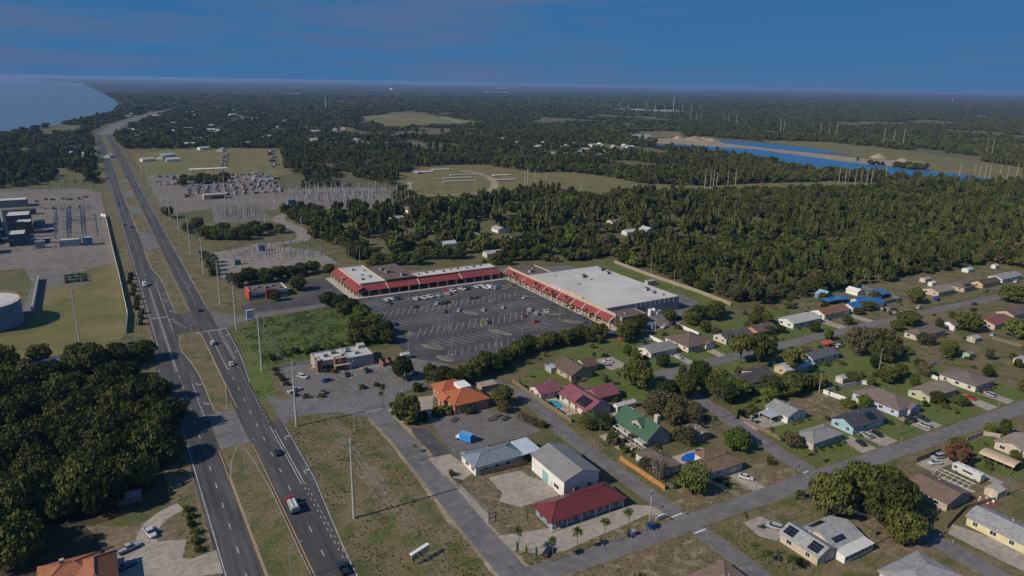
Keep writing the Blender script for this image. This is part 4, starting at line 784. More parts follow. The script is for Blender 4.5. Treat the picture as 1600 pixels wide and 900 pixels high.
# pools
def pool(label, P, deck, m):
    r = empty('swimming_pool', 0, 0); tag(r, label, 'pool'); cx = sum(p[0] for p in P)/len(P); cy = sum(p[1] for p in P)/len(P); r.location = (cx, cy, .03)
    loc = lambda Q: [(p[0]-cx, p[1]-cy) for p in Q]
    MB().prism(loc(deck), 0, .06).build('deck', MT['pooldeck'], r)
    Q = loc(P); m2 = MB()
    for a, b in zip(Q, Q[1:]+Q[:1]):
        Lf, Rt = offset([a,b], .22); m2.prism([Lf[0],Lf[1],Rt[1],Rt[0]], .0, .13)
    m2.build('coping', MT['palewalk'], r); MB().prism(Q, 0, .09).build('water_surface', MT[m], r)
pool('turquoise kidney-shaped pool beside the maroon-roofed house', [(144.2,217),(146,217.3),(147.6,215.6),(147.9,212.6),(147.2,210),(145.4,209),(143.9,210),(143.7,212),(144.6,213.6),(143.8,215.4)], [(142.4,219),(148.6,218.4),(148.6,202.6),(142.4,202.6)], 'pool_water')
pool('oval deep blue pool behind the white corner house', oval(163,156.9,5.2,2.5,.08,20), [(156.4,160),(170.5,160.5),(170.5,155.3),(166,153.6),(156,153.4)], 'pool_blue')
pool('turquoise pool by the green-roofed house', [(145.6,182.6),(148.8,182.6),(148.6,174),(145.6,174.4)], [(144.2,184),(151.6,184),(151.6,172.6),(144.2,172.6)], 'pool_water')
# fences
def fence(label, P, h, m, plen=2.4, post=.12, cat='fence', name='fence', chain=False):
    r = empty(name, P[0][0], P[0][1]); tag(r, label, cat)
    for a, b in zip(P[:-1], P[1:]):
        L_ = math.hypot(b[0]-a[0], b[1]-a[1]); n = max(1, round(L_/plen)); ang = math.atan2(b[1]-a[1], b[0]-a[0]); l = L_/n
        if chain:
            pm = MB().box(.03,-.02,h-.06,l-.03,.02,h-.02).box(.03,-.02,.08,l-.03,.02,.11)
            for i in range(int(l/.3)): pm.box(.1+i*.3,-.012,.11,.115+i*.3,.012,h-.06)
            for i in range(5): pm.box(.03,-.006,.2+i*h/6,l-.03,.006,.215+i*h/6)
        else:
            pm = MB(); k = 6
            for i in range(k): pm.box(.03+(l-.06)*i/k+.008,-.03-.008*(i%2),.04,.03+(l-.06)*(i+1)/k-.008,.03,h)
            pm.box(.03,.03,h*.8,l-.03,.07,h*.8+.1).box(.03,.03,.3,l-.03,.07,.4)
        pme = pm.mesh('panel', m); pst = MB().box(-post/2,-post/2,-.1,post/2,post/2,h+.06).mesh('post', m)
        for i in range(n):
            x, y = a[0]+(b[0]-a[0])*i/n-P[0][0], a[1]+(b[1]-a[1])*i/n-P[0][1]
            link('panel', pme, r, (x, y, 0), ang); link('post', pst, r, (x, y, 0), ang)
    return r
WF, CF, VF, CL = MT['wood_fence'], MT['cedar_fence'], MT['vinyl'], MT['galv']
fence('long weathered board fence along the lane', [(140.8,239.5),(141,215),(141.4,197)], 1.8, WF)
fence('new orange cedar fence beside the lane', [(140.2,167),(140.8,145.5)], 1.8, CF)
fence('weathered board fence behind the workshop yard', [(94.8,180),(111.4,178.9)], 1.9, WF)
fence('chain-link fence round the bare yard', [(85.2,178.4),(86.9,162),(87.6,156)], 1.8, CL, 3, .08, chain=True)
fence('chain-link fence along the truck yard by the lane', [(131.5,196),(131.8,176),(127,178)], 1.8, CL, 3, .08, chain=True)
fence('chain-link fence beside the concrete pad', [(93.4,198),(93.4,189.6)], 1.8, CL, 3, .08, chain=True)
fence('picket fence between the maroon houses and the big lawn', [(142,243),(150,237),(160,231.4),(170,227)], 1.2, WF)
fence('white vinyl fence right of the pale tan house', [(252.9,262.6),(252.6,246.5)], 1.8, VF)
fence('white vinyl fence behind the grey-roofed house', [(228.1,256.2),(228,244)], 1.8, VF)
fence('white vinyl fence left of the lavender house', [(250.4,152.6),(247.6,170.2),(270,169.4),(273.6,165.6)], 1.9, VF)
fence('curved white fence round a patio', [(303.6,155.8),(304.4,159),(306.8,162.4),(311,165.4),(316,167),(323,167.6)], 1.7, VF, 2.0)
fence('long board fence behind the big store along the wood', [(308.7,387),(307.2,345),(307.9,305),(305.9,276)], 2.2, wall((.30,.25,.20)), 3)
fence('dark fence round the yard of the blue-roofed house', [(388,237),(405,236.6),(409.6,266),(386,265)], 1.8, wall((.10,.16,.24)))
fence('board fence beside the lower street at right', [(227,118.3),(241,118.2)], 1.8, WF)
fence('low tan wall fence by the screened porch house', [(257.5,118.4),(268,118.3),(271,114)], 1.7, wall((.45,.38,.31)))
fence('board fence along the cross street and concrete yard', [(187.6,180),(191.5,168)], 1.7, WF) if False else fence('board fence along the cross street and concrete yard', [(199.4,171),(199,150)], 1.5, WF)
fence('picket fence at the right edge behind the grey oaks', [(382,174),(382.4,158)], 1.5, WF)
fence('white plant perimeter fence along the highway', [(4.9,378.7),(7,407),(6.8,497),(6.1,593),(5.7,727),(2.1,733)], 2.4, VF, 4)
fence('weathered fence between yellow house and dark yard', [(198,91.6),(213,94.6),(226,92.6)], 1.3, WF)
# ================================================================== poles, lamps, wires
def pole(label, x, y, h, r=.28, m='pole_conc', arms=1, group=None, name='utility_pole', cat='utility pole', aw=2.6):
    o = empty(name, x, y); tag(o, label, cat, group)
    MB().tube((0,0,-.3),(0,0,h),r,r*.55,8).build('shaft', MT[m], o)
    for i in range(arms):
        z = h-1.2-i*3.0
        MB().box(-aw/2,-.09,z-.1,aw/2,.09,z+.1).build('crossarm', MT[m], o)
        for s in (-1, 0, 1): MB().tube((s*aw*.45,0,z+.1),(s*aw*.45,0,z+.55),.09,.06,6).build('insulator', MT['insul'], o)
    return o
def lamp(label, x, y, h, side, group=None, arm=2.6):
    o = empty('street_lamp', x, y); tag(o, label, 'street lamp', group)
    MB().box(-.6,-.6,-.05,.6,.6,.12).build('base', MT['concrete'], o)
    MB().tube((0,0,.1),(0,0,h-1),.13,.09,8).build('pole', MT['galv'], o)
    m = MB(); pts = [(0,0,h-1),(side*.5,0,h-.45),(side*1.4,0,h-.1),(side*arm,0,h)]
    for a, b in zip(pts[:-1], pts[1:]): m.tube(a, b, .075, .065, 6)
    m.build('arm', MT['galv'], o); MB().box(side*arm,-.16,h-.08,side*(arm+.8),.16,h+.08).build('lamp_head', MT['galv'], o)
    return o
for i, y in enumerate([217.7,278.6,346.3,402.8,456.3,505.6,569.7,633.8,694,760,830,905]):
    lamp('galvanised street lamp in the highway median', 30.6, y, 10.6, 1, 'median street lamps')
lamp('galvanised street lamp nearest the bottom edge in the median', 30.4, 158, 10.6, 1, 'median street lamps')
HP = [176.8,241.8,300.4,360,408.7,479.8,545,612,680,750,830,915,1010]
for i, y in enumerate(HP):
    pole('tall concrete power pole on the right highway verge', 52.5 if y < 470 else 53.6, y, 25 if i == 0 else 25 if i < 6 else 28, .42, 'pole_conc', 2, 'power poles along the highway')
wires = MB()
def wire(a, b, sag=.9, r=.022):
    P = [(a[0]+(b[0]-a[0])*t, a[1]+(b[1]-a[1])*t, a[2]+(b[2]-a[2])*t-4*sag*t*(1-t)) for t in [k/6 for k in range(7)]]
    for p, q in zip(P[:-1], P[1:]): wires.tube(p, q, r, r, 3)
for dx in (-1.2,0,1.2):
    for dz in (0, 3.0):
        tops = [(52.5+dx if y < 470 else 53.6+dx, y, (25 if i == 0 else 25 if i < 6 else 28)-.7-dz) for i, y in enumerate(HP)]
        wire((52.5+dx, 110, 24.3-dz), tops[0])
        for a, b in zip(tops[:6], tops[1:7]): wire(a, b, 1.2)
for x, y, h, lb in [(69.5,228.2,11,'thin utility pole on the grass strip beside the frontage road'),(66.4,143.6,9,'grey utility pole by the small sign board'),(66.5,209,7,'short pole with transformer on the grass strip'),(81.1,198.4,8,'lamp-like pole in the dark gravel lot'),
        (139.2,177,11,'wooden pole beside the lane and the turquoise pool'),(141.5,149,11,'wooden pole at the end of the orange fence'),(125,134.2,11,'pale pole at the lower street corner'),(193.5,174,12,'wooden pole on the cross street'),(172.3,97,9.5,'pole behind the white sunroom'),
        (246.6,171.5,10.5,'pole at the corner of the white vinyl fence'),(287.5,172.5,12,'pole beside the round tree'),(240,133,9,'slim pole before the white driveway'),(231.5,92.4,9,'pole beside the cream shed'),(145.8,205,9,'pole by the kidney-shaped pool'),
        (-14.6,370.1,27,'tall leaning-looking pole on the plant lawn'),(-21.8,404.5,13,'thin pole in the tank shadow'),(10.3,377,10,'short pole by the plant fence'),(123.5,451.8,14,'pole behind the diner row of trees'),(149.5,460.4,13,'pole behind the plaza roof'),(132.4,544.5,20,'tall pole at the gravel road bend'),(119.5,612.9,20,'pole on the grass by the gravel road'),
        (111,656.7,38,'very tall pole in the middle switchyard'),(103.4,704.6,37,'very tall pole left in the switchyard'),(147.4,703.7,40,'tallest steel pole beside the switchyard'),(53.7,500,12,'short pole by the hedge'),(236,352-92,10,'pole in the store service yard'),(301,318,12,'pole at the wood edge behind the store'),(312,352,13,'second pole at the wood edge behind the store'),(318,300,12,'third pole at the wood edge behind the store'),
        (-1.8,662.9,38,'tall pole at the right of the plant switchyard'),(.3,630.7,36,'tall pole at the plant fence'),(-24.6,626.5,40,'tall pole in the plant switchyard'),(-21.5,640,28,'shorter pole in the plant switchyard'),(-26.8,746.6,30,'pole left in the plant parking lot'),(342,665,33,'single tall pole on the left of the clearing')]:
    pole(lb, x, y, h, .16 if h < 15 else .34, 'pole_wood' if 'wooden' in lb or h < 10 else 'pole_conc', 1 if h > 8 else 0, aw=1.8)
for a, b in [((139.2,177,10),(141.5,149,10)),((141.5,149,10),(172.3,97,8.6)),((141.5,149,10.4),(150,110,9)),((125,134.2,10),(141.5,149,10)),((193.5,174,11),(246.6,171.5,9.8)),((246.6,171.5,9.8),(287.5,172.5,11)),((145.8,205,8),(139.2,177,10)),((69.5,228.2,10),(66.4,143.6,8.4)),((193.5,174,11),(141.5,149,10))]:
    for d in (-.5, .5): wire((a[0]+d,a[1],a[2]), (b[0]+d,b[1],b[2]), .6, .016)
tag(wires.build('overhead_wires', MT['steel']), 'thin power wires strung between the poles', kind='stuff')
for x, y, lb in [(148.2,370.5,'light pole in the front stall row left of the plaza'),(147.7,316.1,'light pole left in the middle of the lot'),(132.2,279.6,'light pole at the near left of the lot'),(115,289.4,'light pole at the lot entrance'),(207.3,381,'light pole in the far corner of the lot'),(205,300,'light pole by the store palms'),(152,273,'light pole at the near edge of the lot'),(164,270.5,'light pole by the hedge of the lot'),(188,345,'light pole right in the middle of the lot')]:
    lamp(lb, x, y, 11, 1, None, .8)
for x, y, lb in [(83.7,275.3,'light pole in the burger restaurant lot'),(72.5,286.3,'light pole at the restaurant corner'),(97.3,252.2,'light pole beside the link road')]: lamp(lb, x, y, 7.5, 1, None, .7)
# pylons on the right
for x, y, h in [(644,641,25),(640,628,22),(647,630,25),(652,612,25),(658,606,28),(640,618,22)]: pole('tall concrete transmission pole at the edge of the clearing', x, y, h, .36, 'pole_conc', 1, 'transmission poles right of centre', 'transmission_pole', 'transmission pole', 5)
for x, y, h in [(421,696,27),(427,700,28),(431,690,27),(434,671,24),(470,655,14)]: pole('tall pole in the tree belt below the clearing', x, y, h, .45, 'pole_conc', 0, 'poles below the clearing', 'transmission_pole', 'transmission pole')
for x, y, h in [(837,597,25),(843,592,25),(856,597,22),(861,590,22),(844,570,22),(848,565,24),(836,557,26),(842,555,26),(873,557,28)]: pole('tall pole standing between wood and lake', x, y, h, .36, 'pole_conc', 1, 'transmission poles before the lake', 'transmission_pole', 'transmission pole', 4)
for x, y, h in [(1037,555,24),(1030,532,26),(1036,528,26),(1054,530,24),(1060,527,24),(1084,526,24),(1100,524,22),(1129,526,24),(1493,757,36),(1468,734,36)]: pole('tall pole at the far right end of the lake', x, y, h, .4, 'pole_conc', 0, 'transmission poles at the right edge', 'transmission_pole', 'transmission pole')
for x, y in [(1529,993),(1552,985),(1553,963),(1608,1218),(1617,1200),(1626,1185),(1890,1981),(1889,1950),(1888,1926),(1891,1822),(1870,1780),(1858,1733),(1928,2150),(1935,2230),(1700,1420),(1690,1400)]: pole('transmission pole standing in the far wood behind the lakes', x, y, 36, .6, 'pole_conc', 0, 'far transmission poles', 'transmission_pole', 'transmission pole')
for i in range(22):
    x, y = G(800+i*14, 163+i*.55+(i % 3)); pole('tiny transmission pole in the distant line', x, y, 34, 1.0, 'pole_conc', 0, 'distant pole line', 'transmission_pole', 'transmission pole')
for (px, py, h, lb) in [(1052,172,70,'thin far mast right of the white factory'),(509,171,60,'thin radio mast above the far trees'),(1487,163,60,'thin far mast at the right')]:
    x, y = G(px, py); o = empty('radio_mast', x, y); tag(o, lb, 'mast'); MB().tube((0,0,0),(0,0,h),1.3,.5,6).build('shaft', MT['plastic_white'], o); MB().box(-2,-.5,h*.9,2,.5,h*.9+1.2).build('antenna', MT['plastic_white'], o)
# signs & small street things
def sign(label, x, y, h, w_, hh, m, name='sign', cat='sign', rz=0):
    o = empty(name, x, y, rz); tag(o, label, cat); MB().box(-.07,-.05,-.1,.07,.05,h).build('post', MT['galv'], o); MB().box(-w_/2,-.11,h-hh,w_/2,-.052,h).build('panel', m, o); return o
ps = empty('plaza_sign', 61.5, 372.5); tag(ps, 'tall white and blue pylon sign at the crossroads corner', 'sign')
MB().box(-1.8,-.4,0,-1.4,.4,5.2).build('post', MT['stucco_white'], ps); MB().box(1.4,-.4,0,1.8,.4,5.2).build('post', MT['stucco_white'], ps); MB().box(-1.39,-.3,1.2,1.39,.3,4.9).build('panel', wall((.22,.33,.48)), ps); MB().box(-2,-.45,5.2,2,.45,5.6).build('cap', MT['stucco_white'], ps)
for z in (1.9,3.0,4.0): MB().box(-1.2,-.34,z,1.2,-.305,z+.5).build('tenant_strip', MT['plastic_white'], ps)
bb = empty('billboard', 61.5, 150.5, .35); tag(bb, 'low billboard with a white top edge on the dry grass strip', 'billboard')
for x in (-2.2,2.2): MB().box(x-.12,-.1,-.1,x+.12,.1,2.6).build('post', MT['pole_wood'], bb)
MB().box(-3,-.3,1.2,3,-.12,3.2).build('panel', wall((.34,.30,.12)), bb); MB().box(-3.1,-.5,3.22,3.1,.5,3.5).build('cap', MT['plastic_white'], bb)
def flag(label, x, y, h, m):
    o = empty('feather_flag', x, y); tag(o, label, 'flag'); MB().tube((0,0,-.1),(0,0,h),.04,.025,5).build('pole', MT['steel'], o)
    n = 8; vs = []
    for i in range(n+1):
        t = i/n; wv = .75*math.sin(math.pi*min(1, t*.75+.18))**.7; vs += [(.03,-.02,.7+(h-.7)*t),(.03+wv,-.02+.12*math.sin(3*t),.7+(h-.7)*t),(.03,.02,.7+(h-.7)*t),(.03+wv,.02+.12*math.sin(3*t),.7+(h-.7)*t)]
    fs = []
    for i in range(n): b = i*4; fs += [(b,b+1,b+5,b+4),(b+2,b+6,b+7,b+3),(b+1,b+3,b+7,b+5),(b,b+4,b+6,b+2)]
    MB().add(vs, fs).build('banner', m, o); return o
YF = MT['yellow_flag']; GF = wall((.35,.45,.05))
flag('yellow feather flag at the corner of the red-roofed shop', 94.4,151.3,5,YF); flag('yellow-green feather flag left of the first palm', 80.9+4,140.8,3.6,GF); flag('yellow feather flag under the first palm', 86.4,138.6,3.2,YF); flag('lime green feather flag beside the street corner', 88,136.2,4,GF); flag('yellow feather flag on the dry grass strip', 64.5,158.5,4,YF)
for lb, x, y, h, w_, hh, m in [('small white street sign below the palms',110.5,131.9,2.6,.5,.7,MT['plastic_white']),('street sign on the corner by the blue box',121.8,131.9,2.6,.5,.7,MT['plastic_white']),('stop sign at the lane end',131.6,136.6,2.6,.7,.7,MT['signal_red']),('white sign on the near side of the lower street',104.6,125.4,2.2,.6,.6,MT['plastic_white']),
        ('stop sign at the cross street corner',186.8,133.2,2.5,.7,.7,MT['signal_red']),('blue road sign on the grass strip',58,173,2.6,.5,.7,MT['plastic_blue']),('green road sign low on the strip',55,153,2.4,.7,.6,wall((.05,.2,.1))),('white mailbox post before the dry lawn',172.6,131.9,1.3,.4,.4,MT['plastic_white']),('white mailbox post at the solar house drive',146.6,122,1.3,.4,.4,MT['plastic_white']),
        ('white post on the round grass patch',144,117.6,1.6,.3,.4,MT['plastic_white']),('white mailbox by the bottom right street',192.4,86.6,1.4,.5,.5,MT['plastic_white']),('mailbox beside the dark sedan driveway',225.4,130.6,1.3,.4,.4,MT['plastic_white']),('mailbox beside the light blue house drive',237,129.8,1.3,.4,.4,MT['plastic_white']),('mailbox by the red car driveway',300,128.9,1.3,.4,.4,MT['plastic_white'])]: sign(lb, x, y, h, w_, hh, m)
equip_box('grey utility cabinet under the last palm', 117.2,132.2,1.5,1.2,1.6,MT['galv'],'cabinet','utility_cabinet'); equip_box('blue utility cabinet near the lane corner', 123.8,132.4,1.5,1.3,1.7,MT['plastic_blue'],'cabinet','utility_cabinet')
mo = empty('monument_sign', 129.6, 134.6); tag(mo, 'low curved white corner sign wall at the lane', 'sign'); m = MB()
for k in range(5): m.box(-2+k*.8,-.25-.12*abs(k-2),-.05,-1.22+k*.8,.15-.12*abs(k-2),1.1+.25*math.sin(k*.8)); 
m.build('wall', MT['stucco_white'], mo); MB().box(-1.2,-.62,.3,1.2,-.56,.9).build('panel', MT['stucco_grey'], mo)
fr = empty('timber_frame', 86, 156); tag(fr, 'weathered timber gate frame on the dry grass patch', 'frame')
for x in (-1.1,1.1): MB().box(x-.14,-.14,-.1,x+.14,.14,3.6).build('post', MT['wood_fence'], fr)
MB().box(-1.3,-.1,3.2,1.3,.1,3.45).build('beam', MT['wood_fence'], fr); MB().box(-1.2,-.08,1.7,1.2,.08,1.9).build('beam', MT['wood_fence'], fr)
# clutter in truck yard: pallets & timber
for i, (x, y, lb) in enumerate([(117,213,'brown timber pile in the truck yard'),(119.6,214.6,'dark scrap pile in the truck yard'),(121.5,211.4,'brown scrap pile by the dry bushes'),(104.5,219.4,'long dark pipe stack at the back of the truck yard')]):
    o = empty('material_pile', x, y, .2*i); tag(o, lb, 'pile')
    for k in range(7): MB().box(-2.2+rnd.random()*.4,-1+k*.28,0,2.2-rnd.random(),-.76+k*.28,.3+.5*rnd.random()).build('timber', MT['pole_wood'] if i != 2 else MT['bark'], o)
# ================================================================== storage tank & plant
tk = empty('storage_tank', -56, 424); tag(tk, 'huge cylindrical tank with pale roof and yellow rail at left edge', 'storage tank')
R_T, HT_ = 17.0, 12.0
MB().tube((0,0,-.1),(0,0,HT_),R_T,R_T,48).build('shell', wall((.14,.22,.30)), tk); MB().tube((0,0,HT_+.01),(0,0,HT_+.9),R_T-.1,.5,48).build('roof', wall((.5,.5,.5)), tk)
m = MB()
for k in range(48):
    a, b = 2*math.pi*k/48, 2*math.pi*(k+1)/48; P = lambda t, z: (R_T*.985*math.cos(t), R_T*.985*math.sin(t), z)
    m.tube(P(a,HT_),P(a,HT_+1.1),.05,.05,4); m.tube(P(a,HT_+1.1),P(b,HT_+1.1),.06,.06,4); m.tube(P(a,HT_+.6),P(b,HT_+.6),.04,.04,4)
m.build('guard_rail', MT['yellow_line'], tk); 
ms = MB()
for k in range(24): t = math.pi*(1.4+.5*k/24); ms.box((R_T+.5)*math.cos(t)-.5,(R_T+.5)*math.sin(t)-.5,.4+k*.48,(R_T+.5)*math.cos(t)+.5,(R_T+.5)*math.sin(t)+.5,.5+k*.48)
ms.build('stair', MT['steel'], tk)
wlp = empty('retaining_wall', -36, 470); tag(wlp, 'bluish containment wall beside the storage tank', 'wall'); MB().box(-.4,-34,-.1,.4,40,2.6).build('slab', wall((.30,.34,.40)), wlp); MB().box(-.5,-34,2.6,.5,40,2.8).build('coping', MT['concrete'], wlp)
def flatb(label, x0, y0, x1, y1, h, wc, rm='roof_white', cat='building', name='industrial_building', group=None):
    o = empty(name, (x0+x1)/2, (y0+y1)/2); tag(o, label, cat, group); a, b = (x1-x0)/2, (y1-y0)/2
    flat_block(o,-a,-b,a,b,h,wall(wc),MT[rm],.4)
    for i in range(max(1,int(a/3))): window(o,'S',-a+1.8+i*4.5 if -a+1.8+i*4.5 < a-1 else 0,-b-.03,h*.5,1.6,1.1)
    door(o,'E',a+.03,0,1.2,2.2); return o
flatb('long grey plant building at the left edge', -90,815,-57,832,7,(.22,.22,.23)); flatb('low dark plant building with flat roof', -100,765,-48,772,5,(.10,.10,.12),'roof_brown')
for a in [('dark blue boiler house with ducts at left edge',-80,640,-66,665,16,(.05,.07,.11)),('second dark plant block with pale roof',-64,690,-48,712,12,(.07,.085,.12)),('dark plant block nearest the drive',-58,622,-48,640,9,(.06,.07,.10)),('brown-topped plant block at left',-56,668,-46,682,10,(.16,.10,.08)),('grey turbine hall at the left edge',-100,690,-70,720,13,(.12,.13,.16)),('low pale plant store at left edge',-92,600,-64,612,6,(.3,.29,.28)),('blue transformer house in the plant switchyard',-12,604,-6,610,6,(.10,.17,.28)),('canopy-roofed plant building by the drive',-27,606,-14,613,5,(.34,.38,.42))]: flatb(*a)
for i, (x, y, r, h) in enumerate([(-62,655,1.6,22),(-72,672,1.8,24),(-84,680,1.6,20)]):
    o = empty('exhaust_stack', x, y); tag(o, ['slim exhaust stack at the plant front','thick exhaust stack in the plant','exhaust stack farthest left in the plant'][i], 'stack'); MB().tube((0,0,0),(0,0,h),r,r*.9,14).build('shaft', MT['galv'], o); MB().tube((0,0,h),(0,0,h+.5),r*1.05,r*1.05,14).build('rim', MT['steel'], o)
for i in range(12):
    x, y = -21+(i % 4)*2.9, 510-(i//4)*7.5; o = empty('green_tank', x, y, .3*(i % 3)); tag(o, 'green cylindrical tank lying on the plant hardstanding', 'tank', 'green tanks on the hardstanding')
    MB().tube((-1.8,0,1.1),(1.8,0,1.1),1.0,1.0,12).build('shell', wall((.07,.13,.05) if i % 2 else (.10,.10,.07)), o); MB().box(-1.3,-.8,0,-.9,.8,.5).box(.9,-.8,0,1.3,.8,.5).build('cradle', MT['dark_equipment'], o)
for i in range(30):
    x, y = rnd.uniform(-92,-34), rnd.uniform(606,735); sx, sy, sz = rnd.uniform(3,9), rnd.uniform(2.5,6), rnd.uniform(2,6)
    equip_box('metal equipment skid in the plant yard at left', x, y, sx, sy, sz, rnd.choice([MT['dark_equipment'],MT['blue_equipment'],MT['dark_equipment'],MT['steel']]), 'equipment', 'equipment_skid', rnd.choice([0,1.57]))
# substation gear
def gantry(label, x, y, w_, h, rz=0, group=None):
    o = empty('substation_gantry', x, y, rz); tag(o, label, 'gantry', group)
    for s in (-1, 1): MB().tube((s*w_/2,0,-.1),(s*w_/2,0,h),.5,.3,4).build('column', MT['galv'], o)
    b = MB().box(-w_/2,-.25,h-.9,w_/2,-.12,h-.75).box(-w_/2,.12,h-.9,w_/2,.25,h-.75).box(-w_/2,-.07,h-.15,w_/2,.07,h)
    for k in range(int(w_)): b.tube((-w_/2+k,-.18,h-.8),(-w_/2+k+.5,0,h-.1),.04,.04,3)
    b.build('beam', MT['galv'], o)
    for k in range(3): MB().tube((-w_/3+k*w_/3,0,h-2.2),(-w_/3+k*w_/3,0,h-.9),.14,.14,6).build('insulator', MT['insul'], o)
    return o
def bus_post(label, x, y, h, group):
    o = empty('bus_support', x, y); tag(o, label, 'bus support', group); MB().tube((0,0,-.1),(0,0,h*.6),.24,.2,5).build('post', MT['galv'], o); MB().tube((0,0,h*.6),(0,0,h),.26,.18,6).build('insulator', MT['insul'], o); MB().box(-.9,-.06,h,.9,.06,h+.12).build('busbar', MT['galv'], o)
for i in range(6):
    for j in range(5): gantry('tall steel gantry of the large switchyard', 180+i*17+j*4, 796-j*21-i*6, 14, 13+4*(j % 2), .3, 'gantries of the large switchyard')
for i in range(14):
    for j in range(10):
        bus_post('slim bus support post in the large switchyard', 172+i*8.4+j*1.2, 808-j*12.5-i*3.2, (8, 11, 16)[(i*3+j*5) % 3], 'bus supports of the large switchyard')
for i in range(4): gantry('galvanised gantry of the near substation', 96+i*11, 520-i*8, 9, 11, .1, 'gantries of the near substation')
for i in range(11):
    for j in range(5): bus_post('bus support post in the near substation', 76+i*5.2, 534-j*9-i*2, 4+((i+j) % 3)*2, 'bus supports of the near substation')
for i in range(4): gantry('gantry of the middle switchyard', 96+i*9, 672+(i % 2)*16, 8, 9, 0, 'gantries of the middle switchyard')
for i in range(9):
    for j in range(4): bus_post('bus support post in the middle switchyard', 93+i*4.6, 660+j*11, 5+((i+j) % 3)*2, 'bus supports of the middle switchyard')
for i in range(5):
    for j in range(3): gantry('gantry of the plant switchyard', -26+j*10, 640+i*20, 8, 14, 0, 'gantries of the plant switchyard')
def transformer(label, x, y, s=1.0):
    o = empty('transformer', x, y); tag(o, label, 'transformer'); MB().box(-2*s,-1.4*s,.2,2*s,1.4*s,3.4*s).build('tank', MT['blue_equipment'], o); MB().box(-1.8*s,-1.2*s,-.05,1.8*s,1.2*s,.2).build('plinth', MT['concrete'], o)
    for k in range(5): MB().box(-1.8*s+k*.8*s,-1.75*s,.6,-1.55*s+k*.8*s,-1.42*s,3*s).build('radiator', MT['blue_equipment'], o)
    for k in range(3): MB().tube((-1.1*s+k*1.1*s,0,3.4*s),(-1.1*s+k*1.1*s,0,4.8*s),.16,.1,6).build('bushing', MT['insul'], o)
for a in [('blue transformer in the near substation',100,532,1.3),('smaller transformer left in the near substation',77,497,1.0),('big blue transformer in the large switchyard',166,716,2.0),('transformer by the plant fence',-16,612,1.3)]: transformer(*a)
# ================================================================== far places
def simple_house(x, y, a, b, wc, rc, rz=0, label='', group='', h=2.8, rh=1.5):
    o = empty('house', x, y, rz); tag(o, label, 'house', group); w2, r2 = block(o,-a/2,-b/2,a/2,b/2,h,'gx',rh,.4,wall(wc),shingle(rc)); return o
HS = []
fh = [(648,375,0),(708,330,1),(722,335,1),(760,329,2),(690,352,3),(735,358,4),(745,372,3),(790,380,1),(806,384,4),(918,322,0),(968,322,0),(1004,320,0),(868,338,5),(1010,362,6),(930,373,6),(1170,350,3),(985,366,4),(640,331,0),(690,330,1),(825,330,2),(780,362,0),(870,325,4),(1030,340,1),(1050,320,4),(620,345,4),(700,385,4),(770,400,1),(1095,345,0),(830,385,4),(1075,318,0),(960,350,1)]
WCs = [(.66,.65,.64),(.55,.48,.42),(.5,.5,.55),(.42,.40,.38),(.60,.58,.55),(.3,.28,.27),(.28,.40,.50)]
for px, py, c in fh:
    x, y = G(px, py); HS.append((x, y)); simple_house(x, y, 10+rnd.random()*5, 7+rnd.random()*2, WCs[c], [(.30,.30,.30),(.14,.12,.11),(.40,.40,.42)][(px+c) % 3], rnd.choice([0, math.pi/2]), 'small house half hidden among the trees behind the plaza', 'houses in the trees behind the plaza')
for px, py in [(230,252),(252,248),(262,245),(270,252),(318,234),(345,236),(585,228),(600,229),(680,236),(720,237),(805,225),(900,228),(912,236),(945,240),(965,237),(980,240),(855,222),(450,190),(420,215),(440,205),(600,205),(520,210),(1075,170),(170,246),(35,242),(105,242),(130,243),(140,245)]:
    x, y = G(px, py); HS.append((x, y)); simple_house(x, y, 18, 10, (.6,.58,.55), (.36,.36,.37), rnd.choice([0,.4,1.2]), 'pale far house among trees below the horizon', 'far houses among the trees', 3.5, 2)
for i in range(100):
    px, py = (rnd.uniform(195,560), rnd.uniform(152,228)) if i < 76 else (rnd.uniform(780,1010), rnd.uniform(214,246)); x, y = G(px, py)
    if inpoly(x, y, [(a, b) for a, b in SHORE]) or (50 < x < 300 and y < 1420): continue
    HS.append((x, y)); simple_house(x, y, 14+.004*y, 10, rnd.choice([(.6,.58,.55),(.5,.47,.43),(.42,.42,.44)]), rnd.choice([(.42,.42,.43),(.3,.28,.27),(.56,.56,.56)]), rnd.choice([0,.4,1.2]), 'tiny roof showing between distant tree crowns', 'distant roofs between tree crowns', 3.5, 2.2)
def hall(label, px, py, a, b, h, c=(.36,.36,.36)):
    h *= .6
    x, y = G(px, py); HS.append((x, y)); o = empty('warehouse', x, y, -YAW); tag(o, label, 'warehouse'); flat_block(o,-a/2,-b/2,a/2,b/2,h,wall(c),MT['roof_white'],.5)
for a in [('long white warehouse roof near the horizon',775,145,330,90,22),('white warehouse above the long roof',783,139,260,90,34),('white hall left of the long roof',715,143,150,60,18),('low white hall far at left centre',462,137,200,70,26),('pale hall below the low white one',455,148,150,60,18),('white factory building far right of centre',980,172,160,60,10),('second factory building in the cluster',1010,176,90,40,10),('third factory building in the cluster',1035,174,80,40,10),('white hall above the green clearing',688,165,60,25,8),('small white roof far right',1100,175,50,25,7),('bright roof far at the left shore',130,132,200,80,20),('pale block at the far shore',35,124,260,90,45),('pale strip roof at far left centre',365,131,150,70,28),('thin pale roof at the far right',1120,150,220,60,14),('blue-grey plant by the sand heaps',1000,217,40,20,16,(.25,.32,.45))]: hall(*a)
o = empty('dome_building', *G(612,141)); tag(o, 'pale domed building on the far horizon', 'building'); m = MB()
